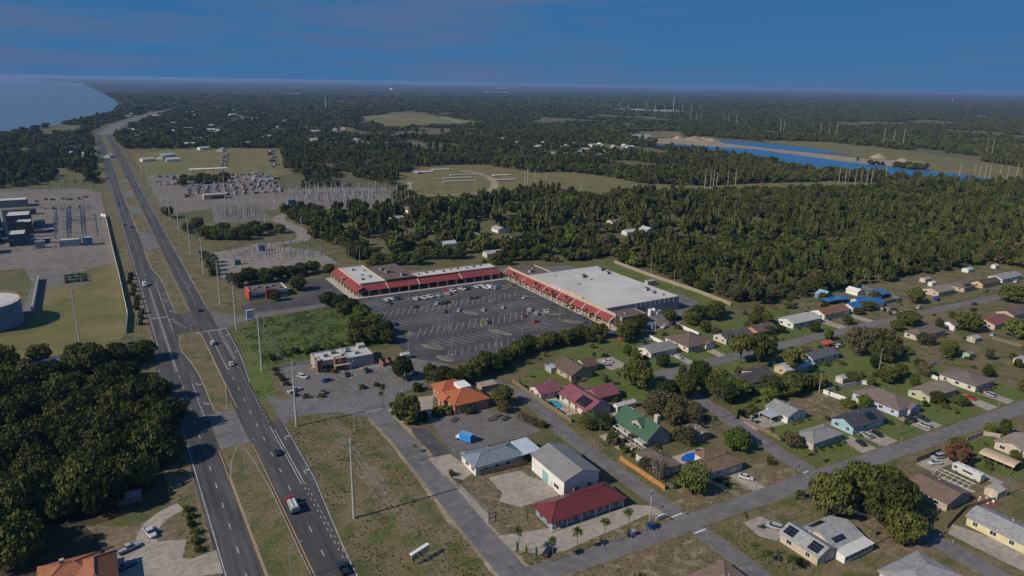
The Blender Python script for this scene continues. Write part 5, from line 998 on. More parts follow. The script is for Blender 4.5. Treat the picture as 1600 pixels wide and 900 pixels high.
for k in range(5): t0, t1 = math.pi/2*k/5, math.pi/2*(k+1)/5; m.tube((0,0,10+16*math.sin(t0)),(0,0,10+16*math.sin(t1)),24*math.cos(t0),max(.5,24*math.cos(t1)),18)
m.build('dome', MT['stucco_white'], o); MB().tube((0,0,0),(0,0,10),25,25,18).build('drum', MT['stucco_tan'], o)
for px, py, a, lb in [(1060,217,16,'left sand heap by the lake'),(1085,219,20,'middle sand heap by the lake'),(1112,220,14,'right sand heap by the lake'),(1372,247,16,'pointed sand heap on the lake bank'),(1410,252,12,'lower sand heap on the lake bank')]:
    x, y = G(px, py); o = tag(MB().tube((0,0,-.2),(0,0,a*.3),a,a*.5,12).tube((0,0,a*.3),(0,0,a*.48),a*.5,a*.06,12).build('sand_heap', MT['sand'], None, (x, y, 0)), lb, 'sand heap')
def pipes(label, px, py, n, L_):
    x, y = G(px, py); o = empty('pipe_stack', x, y, -.1); tag(o, label, 'pipe stack')
    for k in range(n): MB().tube((-L_/2,k*1.6,.8),(L_/2,k*1.6,.8),.75,.75,8).build('pipe', MT['plastic_white'] if k % 2 else MT['galv'], o)
for a in [('pipe stack at the far left of the clearing',663,270,6,26),('second pipe stack by the wood edge',690,266,5,26),('long pipe row in the middle of the clearing',725,274,2,40),('long pipe row below the middle one',715,279,2,40),('lowest long pipe row',720,284,2,44),('right pipe stack beside the dirt track',785,275,5,26),('lower right pipe stack',790,282,3,30)]: pipes(*a)
cr_ = empty('crane', *G(655,272)); tag(cr_, 'small crane among the pipe stacks', 'crane'); MB().box(-3,-1.5,.4,3,1.5,2.6).build('body', wall((.35,.38,.42)), cr_); MB().tube((1,0,2.4),(-8,3,12),.5,.25,5).build('boom', MT['galv'], cr_); MB().box(-3.2,-1.8,0,3.2,-1.2,1).box(-3.2,1.2,0,3.2,1.8,1).build('track', MT['tyre'], cr_)
tb = empty('shop', 107, 797); tag(tb, 'tan flat-roofed shop of the shed dealer', 'shop'); flat_block(tb,-11,-5,11,5,5,wall((.46,.37,.26)),MT['roof_white'],.5); MB().box(-4,-5.06,.6,9,-4.98,3.2).build('shop_window', MT['glass_dark'], tb)
cv = empty('canopy', 128, 985); tag(cv, 'long white flat canopy above the trailer storage', 'canopy'); MB().box(-22,-5,9.4,22,5,10.2).build('roof', MT['stucco_white'], cv)
for x in (-18,-6,6,18): MB().box(x-.4,-.4,-.1,x+.4,.4,9.4).build('post', MT['steel'], cv)
shc = [(.26,.06,.06),(.36,.32,.28),(.26,.27,.29),(.12,.13,.16),(.36,.36,.36),(.2,.17,.14)]
k = 0
for i in range(11):
    for j in range(4):
        x, y = 84+i*9.5+j*3+rnd.uniform(-1.5,1.5), 815+j*22+rnd.uniform(-4,4)
        if abs(x-107) < 14 and y < 812: continue
        o = empty('display_shed', x, y, rnd.choice([0,math.pi/2])); tag(o, 'small gabled %s display shed in the dealer rows' % ['red','cream','grey','dark','white','brown'][k % 6], 'shed', '%s display sheds of the dealer' % ['red','cream','grey','dark','white','brown'][k % 6]); block(o,-2.3,-1.7,2.3,1.7,2.4,'gx',1.3,.2,wall(shc[k % 6]),shingle([(.1,.1,.11),(.16,.12,.1),(.13,.13,.14),(.22,.22,.23)][k % 4])); k += 1
# ================================================================== vehicles
def loft(m, secs, mi=0):
    """secs: list of (x, [(y,z) ring points])"""
    b = len(m.v); n = len(secs[0][1])
    for x, R in secs: m.v += [(x, p[0], p[1]) for p in R]
    for i in range(len(secs)-1):
        for j in range(n):
            a, c = b+i*n+j, b+i*n+(j+1) % n
            m.f.append((a, c, c+n, a+n)); m.m.append(mi)
    m.f.append(tuple(b+j for j in range(n-1,-1,-1))); m.m.append(mi); m.f.append(tuple(b+(len(secs)-1)*n+j for j in range(n))); m.m.append(mi)
def ring(w_, z0, z1, ch=.12): return [(-w_+.06,z0),(w_-.06,z0),(w_,z0+.25*(z1-z0)),(w_-.02,z1-ch),(w_-.16,z1),(-w_+.16,z1),(-w_+.02,z1-ch),(-w_,z0+.25*(z1-z0))]
def rrect(w_, z0, z1): return [(-w_,z0),(w_,z0),(w_*.86,z1),(-w_*.86,z1)]
VM = {}
def veh_mesh(kind):
    if kind in VM: return VM[kind]
    b, g = MB(), MB()
    if kind == 'sedan':
        L2, W = 2.35, .92; loft(b, [(-L2,ring(W*.86,.32,.80)),(-L2+.15,ring(W*.97,.25,.93)),(-1.3,ring(W,.2,.97)),(0,ring(W,.2,.95)),(1.1,ring(W,.2,.92)),(1.9,ring(W*.97,.22,.80)),(L2,ring(W*.84,.3,.66))])
        loft(g, [(-1.75,rrect(W*.78,.9,.97)),(-1.0,rrect(W*.84,.9,1.38)),(.35,rrect(W*.84,.9,1.38)),(1.15,rrect(W*.8,.86,.94))]); loft(b, [(-1.05,rrect(W*.70,1.37,1.42)),(-.8,rrect(W*.74,1.37,1.46)),(.2,rrect(W*.74,1.37,1.46)),(.42,rrect(W*.70,1.37,1.42))]); wx = 1.4; wr = .33
    elif kind == 'suv':
        L2, W = 2.4, .97; loft(b, [(-L2,ring(W*.9,.38,1.05)),(-L2+.12,ring(W*.98,.3,1.1)),(0,ring(W,.28,1.08)),(1.2,ring(W,.28,1.04)),(2.05,ring(W*.98,.3,.96)),(L2,ring(W*.88,.36,.82))])
        loft(g, [(-2.3,rrect(W*.84,1.04,1.1)),(-2.05,rrect(W*.88,1.04,1.66)),(.45,rrect(W*.88,1.04,1.66)),(1.2,rrect(W*.86,1.0,1.06))]); loft(b, [(-2.2,rrect(W*.76,1.65,1.7)),(-1.9,rrect(W*.8,1.65,1.76)),(.2,rrect(W*.8,1.65,1.76)),(.5,rrect(W*.76,1.65,1.7))]); wx = 1.45; wr = .38
    elif kind == 'pickup':
        L2, W = 2.85, 1.0; loft(b, [(-L2,ring(W*.96,.45,.78)),(-L2+.1,ring(W*.98,.4,.8)),(-.5,ring(W,.38,.82))]); loft(b, [(-.52,ring(W,.38,1.12)),(1.2,ring(W,.38,1.1)),(2.3,ring(W*.98,.4,1.02)),(L2,ring(W*.9,.45,.9))])
        b.box(-L2+.02,-W+.02,.78,-.54,-W+.14,1.14); b.box(-L2+.02,W-.14,.78,-.54,W-.02,1.14); b.box(-L2,-W+.14,.78,-L2+.12,W-.14,1.12)
        loft(g, [(-.58,rrect(W*.84,1.08,1.14)),(-.45,rrect(W*.88,1.08,1.7)),(.75,rrect(W*.88,1.08,1.7)),(1.4,rrect(W*.86,1.04,1.1))]); loft(b, [(-.55,rrect(W*.78,1.69,1.74)),(-.3,rrect(W*.8,1.69,1.8)),(.6,rrect(W*.8,1.69,1.8)),(.8,rrect(W*.76,1.69,1.74))]); wx = 1.8; wr = .4
    elif kind == 'van':
        L2, W = 2.9, 1.02; loft(b, [(-L2,ring(W*.92,.4,2.25)),(-L2+.1,ring(W,.34,2.35)),(1.2,ring(W,.34,2.35)),(1.9,ring(W,.34,1.5)),(2.6,ring(W*.97,.36,1.2)),(L2,ring(W*.88,.42,1.0))]); loft(g, [(1.24,rrect(W*.86,1.5,2.2)),(1.30,rrect(W*.9,1.45,2.2)),(2.02,rrect(W*.86,1.4,1.5))]); g.box(.2,-W-.012,1.4,1.0,W+.012,1.95); wx = 1.9; wr = .38
    elif kind == 'rv':
        L2, W = 4.6, 1.22; loft(b, [(-L2,ring(W*.97,.5,3.0)),(-L2+.1,ring(W,.45,3.1)),(L2-.5,ring(W,.45,3.1)),(L2,ring(W*.95,.5,2.7))]); g.box(L2-.6,-W-.012,1.6,L2-1.6,W+.012,2.4); g.box(-2,-W-.012,1.7,1.2,W+.012,2.3); g.box(L2-.12,-W*.8,1.5,L2+.02,W*.8,2.4)
        for k in (-3,-.8,1.6): b.box(k-.4,-.35,3.1,k+.4,.35,3.4)
        wx = 3.0; wr = .45
    wm = MB().tube((0,-.11,0),(0,.11,0),wr,wr,14); rm = MB().tube((0,-.125,0),(0,.125,0),wr*.58,wr*.58,10)
    hl = MB().box(-.06,-.16,-.07,.03,.16,.07); tl = MB().box(-.03,-.13,-.09,.06,.13,.09)
    VM[kind] = dict(body=b.mesh('body', MT['rv_paint' if kind == 'rv' else 'car_paint']), glass=g.mesh('windows', MT['glass_dark']), wheel=wm.mesh('tyre', MT['tyre']), rim=rm.mesh('rim', MT['steel']), hl=hl.mesh('headlight', MT['plastic_white']), tl=tl.mesh('taillight', MT['signal_red']), wx=wx, wr=wr, L2=L2, W=W)
    return VM[kind]
CC = dict(white=(.50,.50,.50), silver=(.34,.35,.36), black=(.012,.012,.014), grey=(.10,.105,.11), red=(.38,.02,.02), blue=(.02,.06,.20), dark=(.025,.03,.04), maroon=(.16,.02,.03), tan=(.34,.28,.2), brightblue=(.03,.22,.62))
NM = dict(sedan='parked_car', suv='parked_suv', pickup='pickup_truck', van='parked_van', rv='motorhome')
def car(kind, col, x, y, ang, label, group=None, parts=True, name=None, cat=None):
    v = veh_mesh(kind); o = empty(name or NM[kind], x, y, math.radians(ang), .09 if inpoly(x, y, LOTP) else .075)
    tag(o, label, cat or {'rv': 'motorhome', 'pickup': 'pickup', 'van': 'van'}.get(kind, 'car'), group); c = c4(CC[col])
    for nm, k in (('body','body'),('windows','glass')): q = link(nm, v[k], o); q.color = c
    for sx in (-1, 1):
        for sy in (-1, 1):
            wq = link('wheel', v['wheel'], o, (sx*v['wx'], sy*(v['W']-.12), v['wr']))
            if parts: link('rim', v['rim'], wq)
    if parts:
        for sy in (-1, 1):
            link('headlight', v['hl'], o, (v['L2']-.1, sy*v['W']*.62, .68 if kind == 'sedan' else .85)); link('taillight', v['tl'], o, (-v['L2']-.0, sy*v['W']*.66, .74 if kind == 'sedan' else .9))
    return o
D_ = lambda x, y: G(500+x/5.327, 400+y/5.327); S_ = lambda x, y: G(760+x/4, 380+y/4)
Y_ = 90
for k, c, x, y, a, lb in [('suv','white',39.1,344,Y_,'white suv driving on the right carriageway at the crossroads'),('sedan','white',42.4,313.5,Y_,'white sedan driving in the right lane before the crossroads'),('sedan','black',41.9,224.8,Y_,'black car driving on the right carriageway'),('van','white',18.9,466.8,-Y_,'white van driving toward the camera on the left carriageway'),('suv','dark',19,280.5,-Y_,'dark car in the tree shade on the left carriageway'),
        ('sedan','dark',18.4,677,-Y_,'dark car far up the left carriageway'),('suv','dark',23.2,663,-Y_,'second dark car far up the left carriageway'),('pickup','blue',18.6,790,-Y_,'blue pickup far up the left carriageway'),('sedan','dark',40.5,400.8,Y_,'dark car crossing the junction'),('sedan','grey',39,560+360,Y_,'grey car far up the right carriageway'),('pickup','dark',42.7,156.4,Y_,'dark green pickup at the bottom edge of the highway')]: car(k,c,x,y,a,lb,name={'pickup':'pickup_truck','van':'delivery_van'}.get(k,'moving_car'))
for k, c, x, y, a, lb in [('pickup','white',1.6,196.1,-75,'white pickup on the curved concrete drive'),('pickup','silver',-4,191.2,20,'silver service pickup beside the tile-roofed house'),('sedan','blue',-4.4,183.8,25,'blue car beside the tile-roofed house'),('sedan','white',168.4,138.4,-60,'white convertible-like car on the corner house drive'),('suv','silver',154.6,115.6,120,'silver suv on the solar house drive'),
        ('sedan','black',222,135.4,70,'black sedan on the hip-roofed house drive'),('suv','silver',228.9,138,80,'silver minivan at the light blue house'),('sedan','black',233.6,137,75,'black sedan at the light blue house'),('suv','silver',255.2,132.6,100,'silver suv at the foot of the lavender house drive'),('pickup','dark',260.4,136.6,80,'dark pickup at the lavender house'),('suv','black',255.8,138.2,80,'black suv nearest the lavender house garage'),
        ('sedan','red',297,138.5,80,'red car at the olive-green house'),('suv','silver',307,136.4,80,'silver suv by the curved fence house'),('sedan','maroon',309.8,138.6,80,'maroon car by the curved fence house'),('sedan','white',231.6,114.6,160,'white sedan behind the lower street fence'),('suv','silver',236.2,116.4,170,'silver car beside the fence corner'),
        ('sedan','white',222.6,228.6,90,'white car before the grey-roofed house'),('pickup','white',222.8,252.4,170,'white pickup behind the white vinyl fence'),('sedan','white',190,239,150,'white car beside the brown cross-gabled house'),('suv','white',378,229.3,100,'white suv at the bright blue house'),('sedan','black',382.3,226.6,100,'black car at the bright blue house'),('suv','white',399.8,222.6,10,'white suv at the kerb of the upper street'),
        ('van','blue',425.5,227.6,15,'bright blue van beyond the blue house'),('suv','dark',472,223.8,10,'dark suv at the end of the upper street'),('sedan','dark',436.5,211.6,5,'dark car on the upper street'),('pickup','black',423.3,205,5,'black pickup beside the upper street'),('suv','white',301.6,207.6,5,'upper white car beside the red canopy'),('suv','white',301.8,202.6,5,'lower white car beside the red canopy'),('sedan','white',388,177,20,'white car by the picket fence'),
        ('pickup','white',514,227,10,'white pickup by the far white house'),('van','white',240,266.6,30,'white and blue van in the service yard'),('pickup','white',245.6,264,20,'white pickup in the service yard'),('suv','dark',253,266,20,'dark car in the service yard'),('sedan','red',214.6,258.1,140,'red car at the tree by the store corner'),('sedan','dark',187.4,97.2,60,'dark car in the oak shade'),('sedan','white',191,101,60,'white car in the oak shade'),('sedan','blue',176.4,84.4,45,'dark blue car beside the grey-roofed house'),('sedan','black',92.6,136.9,30,'black car behind the second palm')]: car(k,c,x,y,a,lb)
for k, c, x, y, a in [('suv','white',65.8,284.8,-60),('sedan','black',82.9,278.6,80),('suv','black',91.4,279,80),('pickup','white',59.3,272.4,20),('sedan','grey',68.6,266.1,110),('sedan','blue',73.5,276.4,20),('sedan','black',108.7,266.5,40)]: car(k,c,x,y,a,'%s %s in the burger restaurant lot' % (c, k))
for k, c, px, py in [('suv','white',555,373),('sedan','dark',575,398),('sedan','white',600,362),('suv','dark',640,362),('suv','white',800,365),('pickup','white',865,357),('pickup','white',915,345),('sedan','silver',990,335),('suv','red',1048,302),('pickup','white',1100,298),('suv','silver',1065,322),('pickup','white',1180,283),('suv','dark',1220,278),('suv','white',1305,265),('sedan','white',1350,253),('pickup','white',1385,275),('van','white',1405,272),('suv','white',1445,276),('sedan','blue',1485,265)]:
    x, y = D_(px, py); car(k,c,x,y,105+rnd.uniform(-4,4),'%s %s in the front rows near the plaza awnings' % (c, k), 'cars parked near the plaza')
for k, c, px, py in [('sedan','dark',795,428),('sedan','white',972,402),('suv','dark',1020,398),('suv','dark',1060,390),('sedan','dark',1255,355),('sedan','dark',1300,350),('sedan','black',1050,468),('sedan','white',1155,458),('sedan','white',1362,455),('sedan','white',1522,433),('suv','blue',618,575),('sedan','dark',1400,555)]:
    x, y = D_(px, py); car(k,c,x,y,60+rnd.uniform(-4,4),'%s %s in the middle rows of the lot' % (c, k), 'cars parked in the middle of the lot')
for k, c, px, py, a in [('sedan','white',245,345,10),('suv','white',268,425,70),('sedan','maroon',235,458,70),('suv','white',310,448,60),('pickup','white',375,435,70),('sedan','red',310,495,5)]:
    x, y = S_(px, py); car(k,c,x,y,a,'%s %s near the store end of the lot' % (c, k), 'cars near the store')
# parked rows far away
for i in range(14):
    t = i/13; car(['suv','van','pickup'][i % 3], ['white','silver','grey','white'][i % 4], 160+30*t+(i % 2)*5, 1085+170*t, 10, 'vehicle in the left far row on the mown field', 'left far vehicle row', False)
    car(['suv','rv','pickup'][i % 3], ['grey','white','maroon','silver'][i % 4], 224+44*t+(i % 2)*5, 1060+230*t, 10, 'vehicle in the right far row on the mown field', 'right far vehicle row', False)
for i in range(16):
    for j in range(4):
        x, y = 66+i*8.6+j*2+rnd.uniform(-1,1), 925+j*24-i*1.5+rnd.uniform(-3,3)
        if rnd.random() < .16: continue
        kk, cc = rnd.choice(['rv','rv','van','pickup']), rnd.choice(['white','white','silver','grey','dark','tan','white']); car(kk, cc, x, y, rnd.choice([80,90,100,5]), '%s %s in the far storage yard' % (cc, NM[kk].replace('_',' ')), 'far storage yard vehicles', False)
for i in range(14):
    x, y = -50+(i % 7)*7+rnd.uniform(-1,1), (790 if i < 7 else 850)+rnd.uniform(-6,6); car(rnd.choice(['sedan','suv','pickup']), rnd.choice(['dark','white','red','blue','black']), x, y, rnd.choice([0,80]), 'car parked in the plant parking lot', 'cars in the plant parking lot', False)
car('rv','white',233,104.8,87,'long white motorhome beside the pool cage')
# blue step van
bt = empty('step_van', 101, 203.2, math.radians(118)); bt.location.z = .06; tag(bt, 'bright blue box van parked in the truck yard', 'van')
q = MB().box(-2.9,-1.15,.5,1.9,1.15,3.0).build('box_body', MT['rv_paint'], bt); q.color = c4(CC['brightblue']); q = MB(); loft(q, [(1.92,ring(1.08,.5,2.3)),(2.6,ring(1.08,.5,2.2)),(3.1,ring(1.05,.5,1.5)),(3.5,ring(.98,.55,1.35))]); q = q.build('cab', MT['rv_paint'], bt); q.color = c4((.5,.6,.68))
MB().box(2.66,-.95,1.5,2.95,.95,2.12).build('windscreen', MT['glass_dark'], bt); MB().box(-2.95,-1.18,3.0,1.95,1.18,3.06).build('roof', wall((.12,.30,.5)), bt); MB().box(-2.97,-1.0,.8,-2.91,1.0,2.8).build('rear_door', wall((.02,.17,.5)), bt)
for sx in (-1.9, 2.5):
    for sy in (-1, 1): MB().tube((sx,sy*1.0-.13,.45),(sx,sy*1.0+.13,.45),.45,.45,14).build('wheel', MT['tyre'], bt)
# red truck with silver tank body
rt = empty('work_truck', 38.5, 190.6, math.radians(90)); rt.location.z = .06; tag(rt, 'red-cab truck with silver body driving on the right carriageway', 'truck')
q = MB(); loft(q, [(1.3,ring(1.15,.6,2.7)),(2.5,ring(1.15,.6,2.7)),(2.9,ring(1.12,.6,1.9)),(4.0,ring(1.05,.65,1.7))]); q = q.build('cab', MT['car_paint'], rt); q.color = c4((.30,.02,.03)); MB().box(2.52,-1.0,1.9,2.8,1.0,2.55).build('windscreen', MT['glass_dark'], rt)
MB().box(-4.2,-1.0,.7,1.2,1.0,1.0).build('chassis', MT['dark_equipment'], rt)
m = MB(); loft(m, [(-4.3,ring(1.15,1.0,2.3,.4)),(-4.1,ring(1.2,1.0,2.5,.4)),(.8,ring(1.2,1.0,2.5,.4)),(1.0,ring(1.1,1.0,2.3,.4))]); m.build('tank_body', MT['galv'], rt)
for y in (-.6,.6): MB().box(-4,y-.12,2.5,.7,y+.12,2.7).build('walkway', MT['plastic_white'], rt)
for sx in (-3.5,-2.5,3.0):
    for sy in (-1, 1): MB().tube((sx,sy*1.0-.15,.5),(sx,sy*1.0+.15,.5),.5,.5,14).build('wheel', MT['tyre'], rt)
um = empty('canopy_tent', 297, 206); tag(um, 'red pop-up canopy beside two white cars', 'tent'); roof_mb('hip',-2,-2,2,2,2.0,1.0,.1).build('canopy', wall((.45,.06,.05)), um)
for sx in (-1.8,1.8):
    for sy in (-1.8,1.8): MB().box(sx-.04,sy-.04,-.05,sx+.04,sy+.04,2.0).build('post', MT['steel'], um)

# red deck with white garden chairs
dk = empty('garden_deck', 222.8, 93.4); tag(dk, 'red-brown deck behind the shaded brown-roofed house', 'deck')
for i in range(12): MB().box(-3,-2.6+i*.44,.08,3,-2.2+i*.44,.2).build('plank', wall((.22,.075,.055)), dk)
def chair(label, x, y, rz):
    o = empty('garden_chair', x, y, rz, .2); tag(o, label, 'chair'); MB().box(-.28,-.28,.38,.28,.28,.44).build('seat', MT['plastic_white'], o); MB().box(-.28,.22,.44,.28,.29,.95).build('backrest', MT['plastic_white'], o)
    for sx in (-.24,.24):
        for sy in (-.24,.24): MB().box(sx-.03,sy-.03,0,sx+.03,sy+.03,.38).build('leg', MT['plastic_white'], o)
for i, (x, y) in enumerate([(221,94.8),(222.6,95.2),(224.2,94.4),(221.4,92.6),(223.6,92.2)]): chair('white garden chair on the red-brown deck', x, y, i*1.2)
for i, (x, y) in enumerate([(200.8,166.2),(203,167.6),(205.4,168.2),(207.4,168.4),(209,168.2),(202,164.6)]): equip_box('dark box in the clutter along the concrete yard', x, y, 1.4, 1.0, 1.0+.2*(i % 3), MT['dark_equipment'], 'box', 'storage_box', .3*i)
for i, (x, y) in enumerate([(146.4,171.6),(148.4,170.6),(150.4,171.4),(149.6,206),(148,204.4)]): equip_box('patio storage box near a turquoise pool', x, y, 1.2, .7, .8, MT['stucco_tan'], 'box', 'storage_box', .4*i)
# ================================================================== trees
def leaf_quads(m, c, rad, n, size, rg, mi=1, up=.25):
    for _ in range(n):
        d = Vector((rg.gauss(0,1), rg.gauss(0,1), rg.gauss(0,1)))
        if d.length < .01: continue
        d.normalize(); p = Vector(c)+Vector((d.x*rad[0], d.y*rad[1], d.z*rad[2]))*rg.uniform(.72,1.05)
        nn = (d+Vector((rg.gauss(0,.45), rg.gauss(0,.45), rg.gauss(0,.45)+up))).normalized()
        a = nn.orthogonal().normalized(); b = nn.cross(a); t = rg.random()*6.28; a, b = a*math.cos(t)+b*math.sin(t), b*math.cos(t)-a*math.sin(t)
        s = size*rg.uniform(.6,1.3); s2 = s*rg.uniform(.5,.9); k = nn*(s*.25)
        m.add([p-a*s-k, p-b*s2, p+a*s-k, p+b*s2], [(0,1,2),(0,2,3)] if rg.random() < .5 else [(0,1,2,3)], mi)
def make_tree(kind, seed, leaves, nclump, leafsize, zscale):
    """unit tree: crown radius 1, height 1 (z later scaled by height); zscale = height/radius for round clumps"""
    rg = random.Random(seed); cr_, tr = MB(), MB(); zs = 1/zscale
    C = []
    for i in range(nclump):
        for _ in range(30):
            if kind == 'pine': z = rg.uniform(.5,.95); rr = rg.uniform(.1,1)*(1.05-(z-.5)*1.4)
            elif kind == 'bush': z = rg.uniform(.1,.85); rr = rg.uniform(0,1)*math.sqrt(max(.05, 1-(z-.3)**2*1.6))
            elif kind == 'spread': z = rg.uniform(.55,.93); rr = rg.uniform(.15,1)
            else: z = rg.uniform(.28,.88); rr = math.sqrt(rg.random())*math.sqrt(max(.08, 1-((z-.52)/.48)**2))
            a = rg.random()*6.283; c = (rr*.78*math.cos(a), rr*.78*math.sin(a), z)
            if all((c[0]-q[0])**2+(c[1]-q[1])**2+((c[2]-q[2])*zscale)**2 > (.28 if kind != 'pine' else .2)**2 for q in C): break
        C.append(c)
    for c in C:
        r_ = rg.uniform(.24,.38)*(.75 if kind == 'pine' else 1)
        leaf_quads(cr_, c, (r_, r_, r_*zs*.8), leaves//nclump, leafsize, rg, 0)
    # flatten leaf z extents: leaf vectors were isotropic in unit space, acceptable after scaling
    tz = .55 if kind in ('pine','spread') else .3
    tr.tube((0,0,-.03),(0,0,tz*.6),.055,.045,7); tr.tube((0,0,tz*.6),(.02,.01,tz if kind != 'pine' else .85),.045,.02,6)
    for c in rg.sample(C, min(6, len(C))): tr.tube((0,0,tz*.55),(c[0]*.85,c[1]*.85,c[2]),.028,.008,4)
    return cr_, tr
PROTO = {}
def proto(key, kind, seed, leafmat_, leaves=1300, ncl=26, ls=.11, zscale=1.7):
    c, t = make_tree(kind, seed, leaves, ncl, ls, zscale)
    PROTO[key] = (c.mesh('crown', MT[leafmat_]), t.mesh('trunk', MT['bark']))
for i in range(4): proto('oak%d' % i, 'oak', 50+i, 'leaf_oak', 3000, 38, .072)
for i in range(2): proto('olive%d' % i, 'oak', 60+i, 'leaf_olive', 2000, 34, .065)
for i in range(2): proto('bright%d' % i, 'oak', 65+i, 'leaf_bright', 2400, 32, .075)
for i in range(3): proto('pine%d' % i, 'pine', 70+i, 'leaf_pine', 800, 20, .11, 3.0)
for i in range(2): proto('bush%d' % i, 'bush', 80+i, 'leaf_oak', 900, 20, .13, 1.2)
proto('spread0', 'spread', 85, 'leaf_oak', 900, 18, .11, 2.0); proto('red0', 'oak', 87, 'leaf_red', 1000, 24, .10); proto('bare0', 'oak', 88, 'leaf_bare', 520, 22, .07)
# palm
def palm_proto(seed, drop):
    rg = random.Random(seed); c, t = MB(), MB()
    t.tube((0,0,-.02),(.02,0,.4),.07,.055,7); t.tube((.02,0,.4),(0,0,.82),.055,.06,7)
    for i in range(34):
        a = rg.random()*6.283; el = rg.uniform(-.5,1.3) if drop else rg.uniform(.0,1.1); L_ = rg.uniform(.75,1.05); P = Vector((0,0,.84)); d = Vector((math.cos(a)*math.cos(el), math.sin(a)*math.cos(el), math.sin(el)*.24))
        s = Vector((-math.sin(a), math.cos(a), 0)); prev = None
        for k in range(5):
            w_ = [.03,.13,.17,.13,.02][k]; q = [P-s*w_-Vector((0,0,.012)), P, P+s*w_-Vector((0,0,.012))]
            if prev: c.add(prev+q, [(0,3,4,1),(1,4,5,2)])
            prev = q; P = P+d*(L_/4); d = d+Vector((0,0,-.05))
    return c.mesh('crown', MT['leaf_palm']), t.mesh('trunk', MT['palm_bark'])
PROTO['palm0'] = palm_proto(90, True); PROTO['palm1'] = palm_proto(91, False)
TREES = []
def visible0(x, y):
    p = PX(x, y); return -20 < p[0] < 1620 and p[1] < 930
KN = dict(oak='oak_tree', olive='grey_green_tree', bright='leafy_tree', pine='pine_tree', bush='shrub', spread='umbrella_tree', red='russet_tree', bare='bare_tree', palm='palm_tree')
def tree(kind, x, y, r, h, label, group=None):
    ks = sorted(k for k in PROTO if k.rstrip('0123456789') == kind); k = rnd.choice(ks); c, t = PROTO[k]
    o = empty(KN[kind], x, y, rnd.random()*6.283); s = rnd.uniform(.93,1.07); o.scale = (r*s, r*rnd.uniform(.92,1.08), h)
    tag(o, label, 'palm' if kind == 'palm' else 'shrub' if kind == 'bush' else 'tree', group); link('crown', c, o); link('trunk', t, o); TREES.append((x, y, r)); return o
def trees(kind, lst, label, group=None):
    for a in lst: tree(kind, a[0], a[1], a[2], a[3], label, group)
T = tree
T('oak',88.5,227,6.2,10,'multi-stemmed oak beside the frontage road entrance'); T('oak',101.6,263,4.6,10.5,'round tree between the restaurant lot and the link road'); T('oak',112,258,3.2,7,'left small tree at the link road bend'); T('oak',115.5,253,3.6,7.5,'right small tree at the link road bend'); T('bush',103,250,2.6,3.6,'low bush left of the orange roof')
trees('palm',[(85.8,243.3,1.9,9.5),(84.6,242.2,1.6,7),(97.3,251,1.8,8),(109.3,248.6,2.2,8),(106,246,2,7)],'palm near the frontage road end','palms by the link road')
trees('oak',[(118,247,4,7.5),(122.5,247.5,4.4,8),(127,249,4.2,8),(132,252.5,4.6,8.5),(137,256,4.6,8.5)],'dark tree behind the orange-roofed building','trees behind the orange roof')
T('oak',126.6,222.4,4.4,7.8,'round tree right of the orange-roofed building'); T('olive',123.6,216.6,2.6,5,'small tree in the truck yard corner'); T('bare',126.5,206.5,3,4,'dry bush by the truck yard fence'); T('bare',128,202,2.6,3.4,'second dry bush by the truck yard fence'); T('bush',130.5,199,1.8,2.6,'green bush at the lane edge'); 
trees('bush',[(100.5,225.4,2.2,3.2),(104,225,2.4,3.4),(112,221.6,2.0,2.8),(94,224,2.4,4)],'hedge bush along the truck yard','hedge of the truck yard')
trees('oak',[(140+i*5.0+(i % 2), 252+min(14, i*3.2)+(i % 3)*1.2, 4.0+(i % 3)*.5, 6.5+(i % 2)) for i in range(14)],'dark tree in the belt between parking lot and lawns','tree belt below the lot')
trees('oak',[(104,378,5,8),(108.5,370,5,8.5),(112,363,4.4,7.5),(107,358,5,8),(113,349,4.6,8)],'tree in the clump left of the plaza','clump left of the plaza')
trees('bright',[(110,341,5,8),(114.5,333,4.4,7),(105,336,4.6,7.5)],'paler tree in the clump left of the parking lot','pale clump left of the lot')
trees('oak',[(109,324,5.4,9),(114.5,319,4.6,8),(102,322,5,8),(106,312,5,8.5),(97,312,4.6,7.5),(112,308,4,7)],'dark tree behind the burger restaurant','clump behind the burger restaurant')
trees('bush',[(60+i*5,311+(i*7 % 5),2.4,2.8) for i in range(7)],'low bush in the lush vacant lot','vacant lot bushes')
trees('bush',[(57.5,298,1.6,1.8),(57,292,1.5,1.6),(57.5,286,1.7,2.2),(58,280,1.5,1.6),(58.5,268,1.5,1.6),(62,264,1.6,1.7),(67,262,1.5,1.4),(76,286.4,1.4,1.8),(79,284,1.3,1.6),(75,288.6,1.2,1.5),(84,262.6,1.6,1.8),(90,262,1.5,1.6)],'clipped shrub round the burger restaurant lot','restaurant shrubs')
T('oak',80.5,401.5,3.6,6.5,'round tree in front of the diner'); T('oak',97,417,5.4,8.5,'round oak right of the diner')
trees('oak',[(67,440,5.5,9),(75,445,6.4,10),(83.5,441,6,9.5),(92,447,5.5,8.5),(100,448,5,8),(108,451,5,8),(116,453,5,8),(125,449,3.6,6)],'dark tree in the row behind the diner','tree row behind the diner')
trees('bush',[(66,462,3,3.6),(72,463,3,3.4),(59.5,474,3.6,5),(60.5,486,4,5.5),(61,498,4,6),(62,510,4.2,6.5),(60,522,4,6)],'bush between highway and near substation','bushes before the near substation')
trees('oak',[(70,592,7,10),(79,586,7,10),(88,580,6.5,9.5),(97,575,6,9),(84,600,7,10),(98,592,6,9),(108,586,6,9),(118,596,5.5,8),(126,590,5,7.5),(110,610,5.5,8),(62,622,6,9),(70,640,6,9)],'dark tree in the clump between the two substations','clump between the substations')
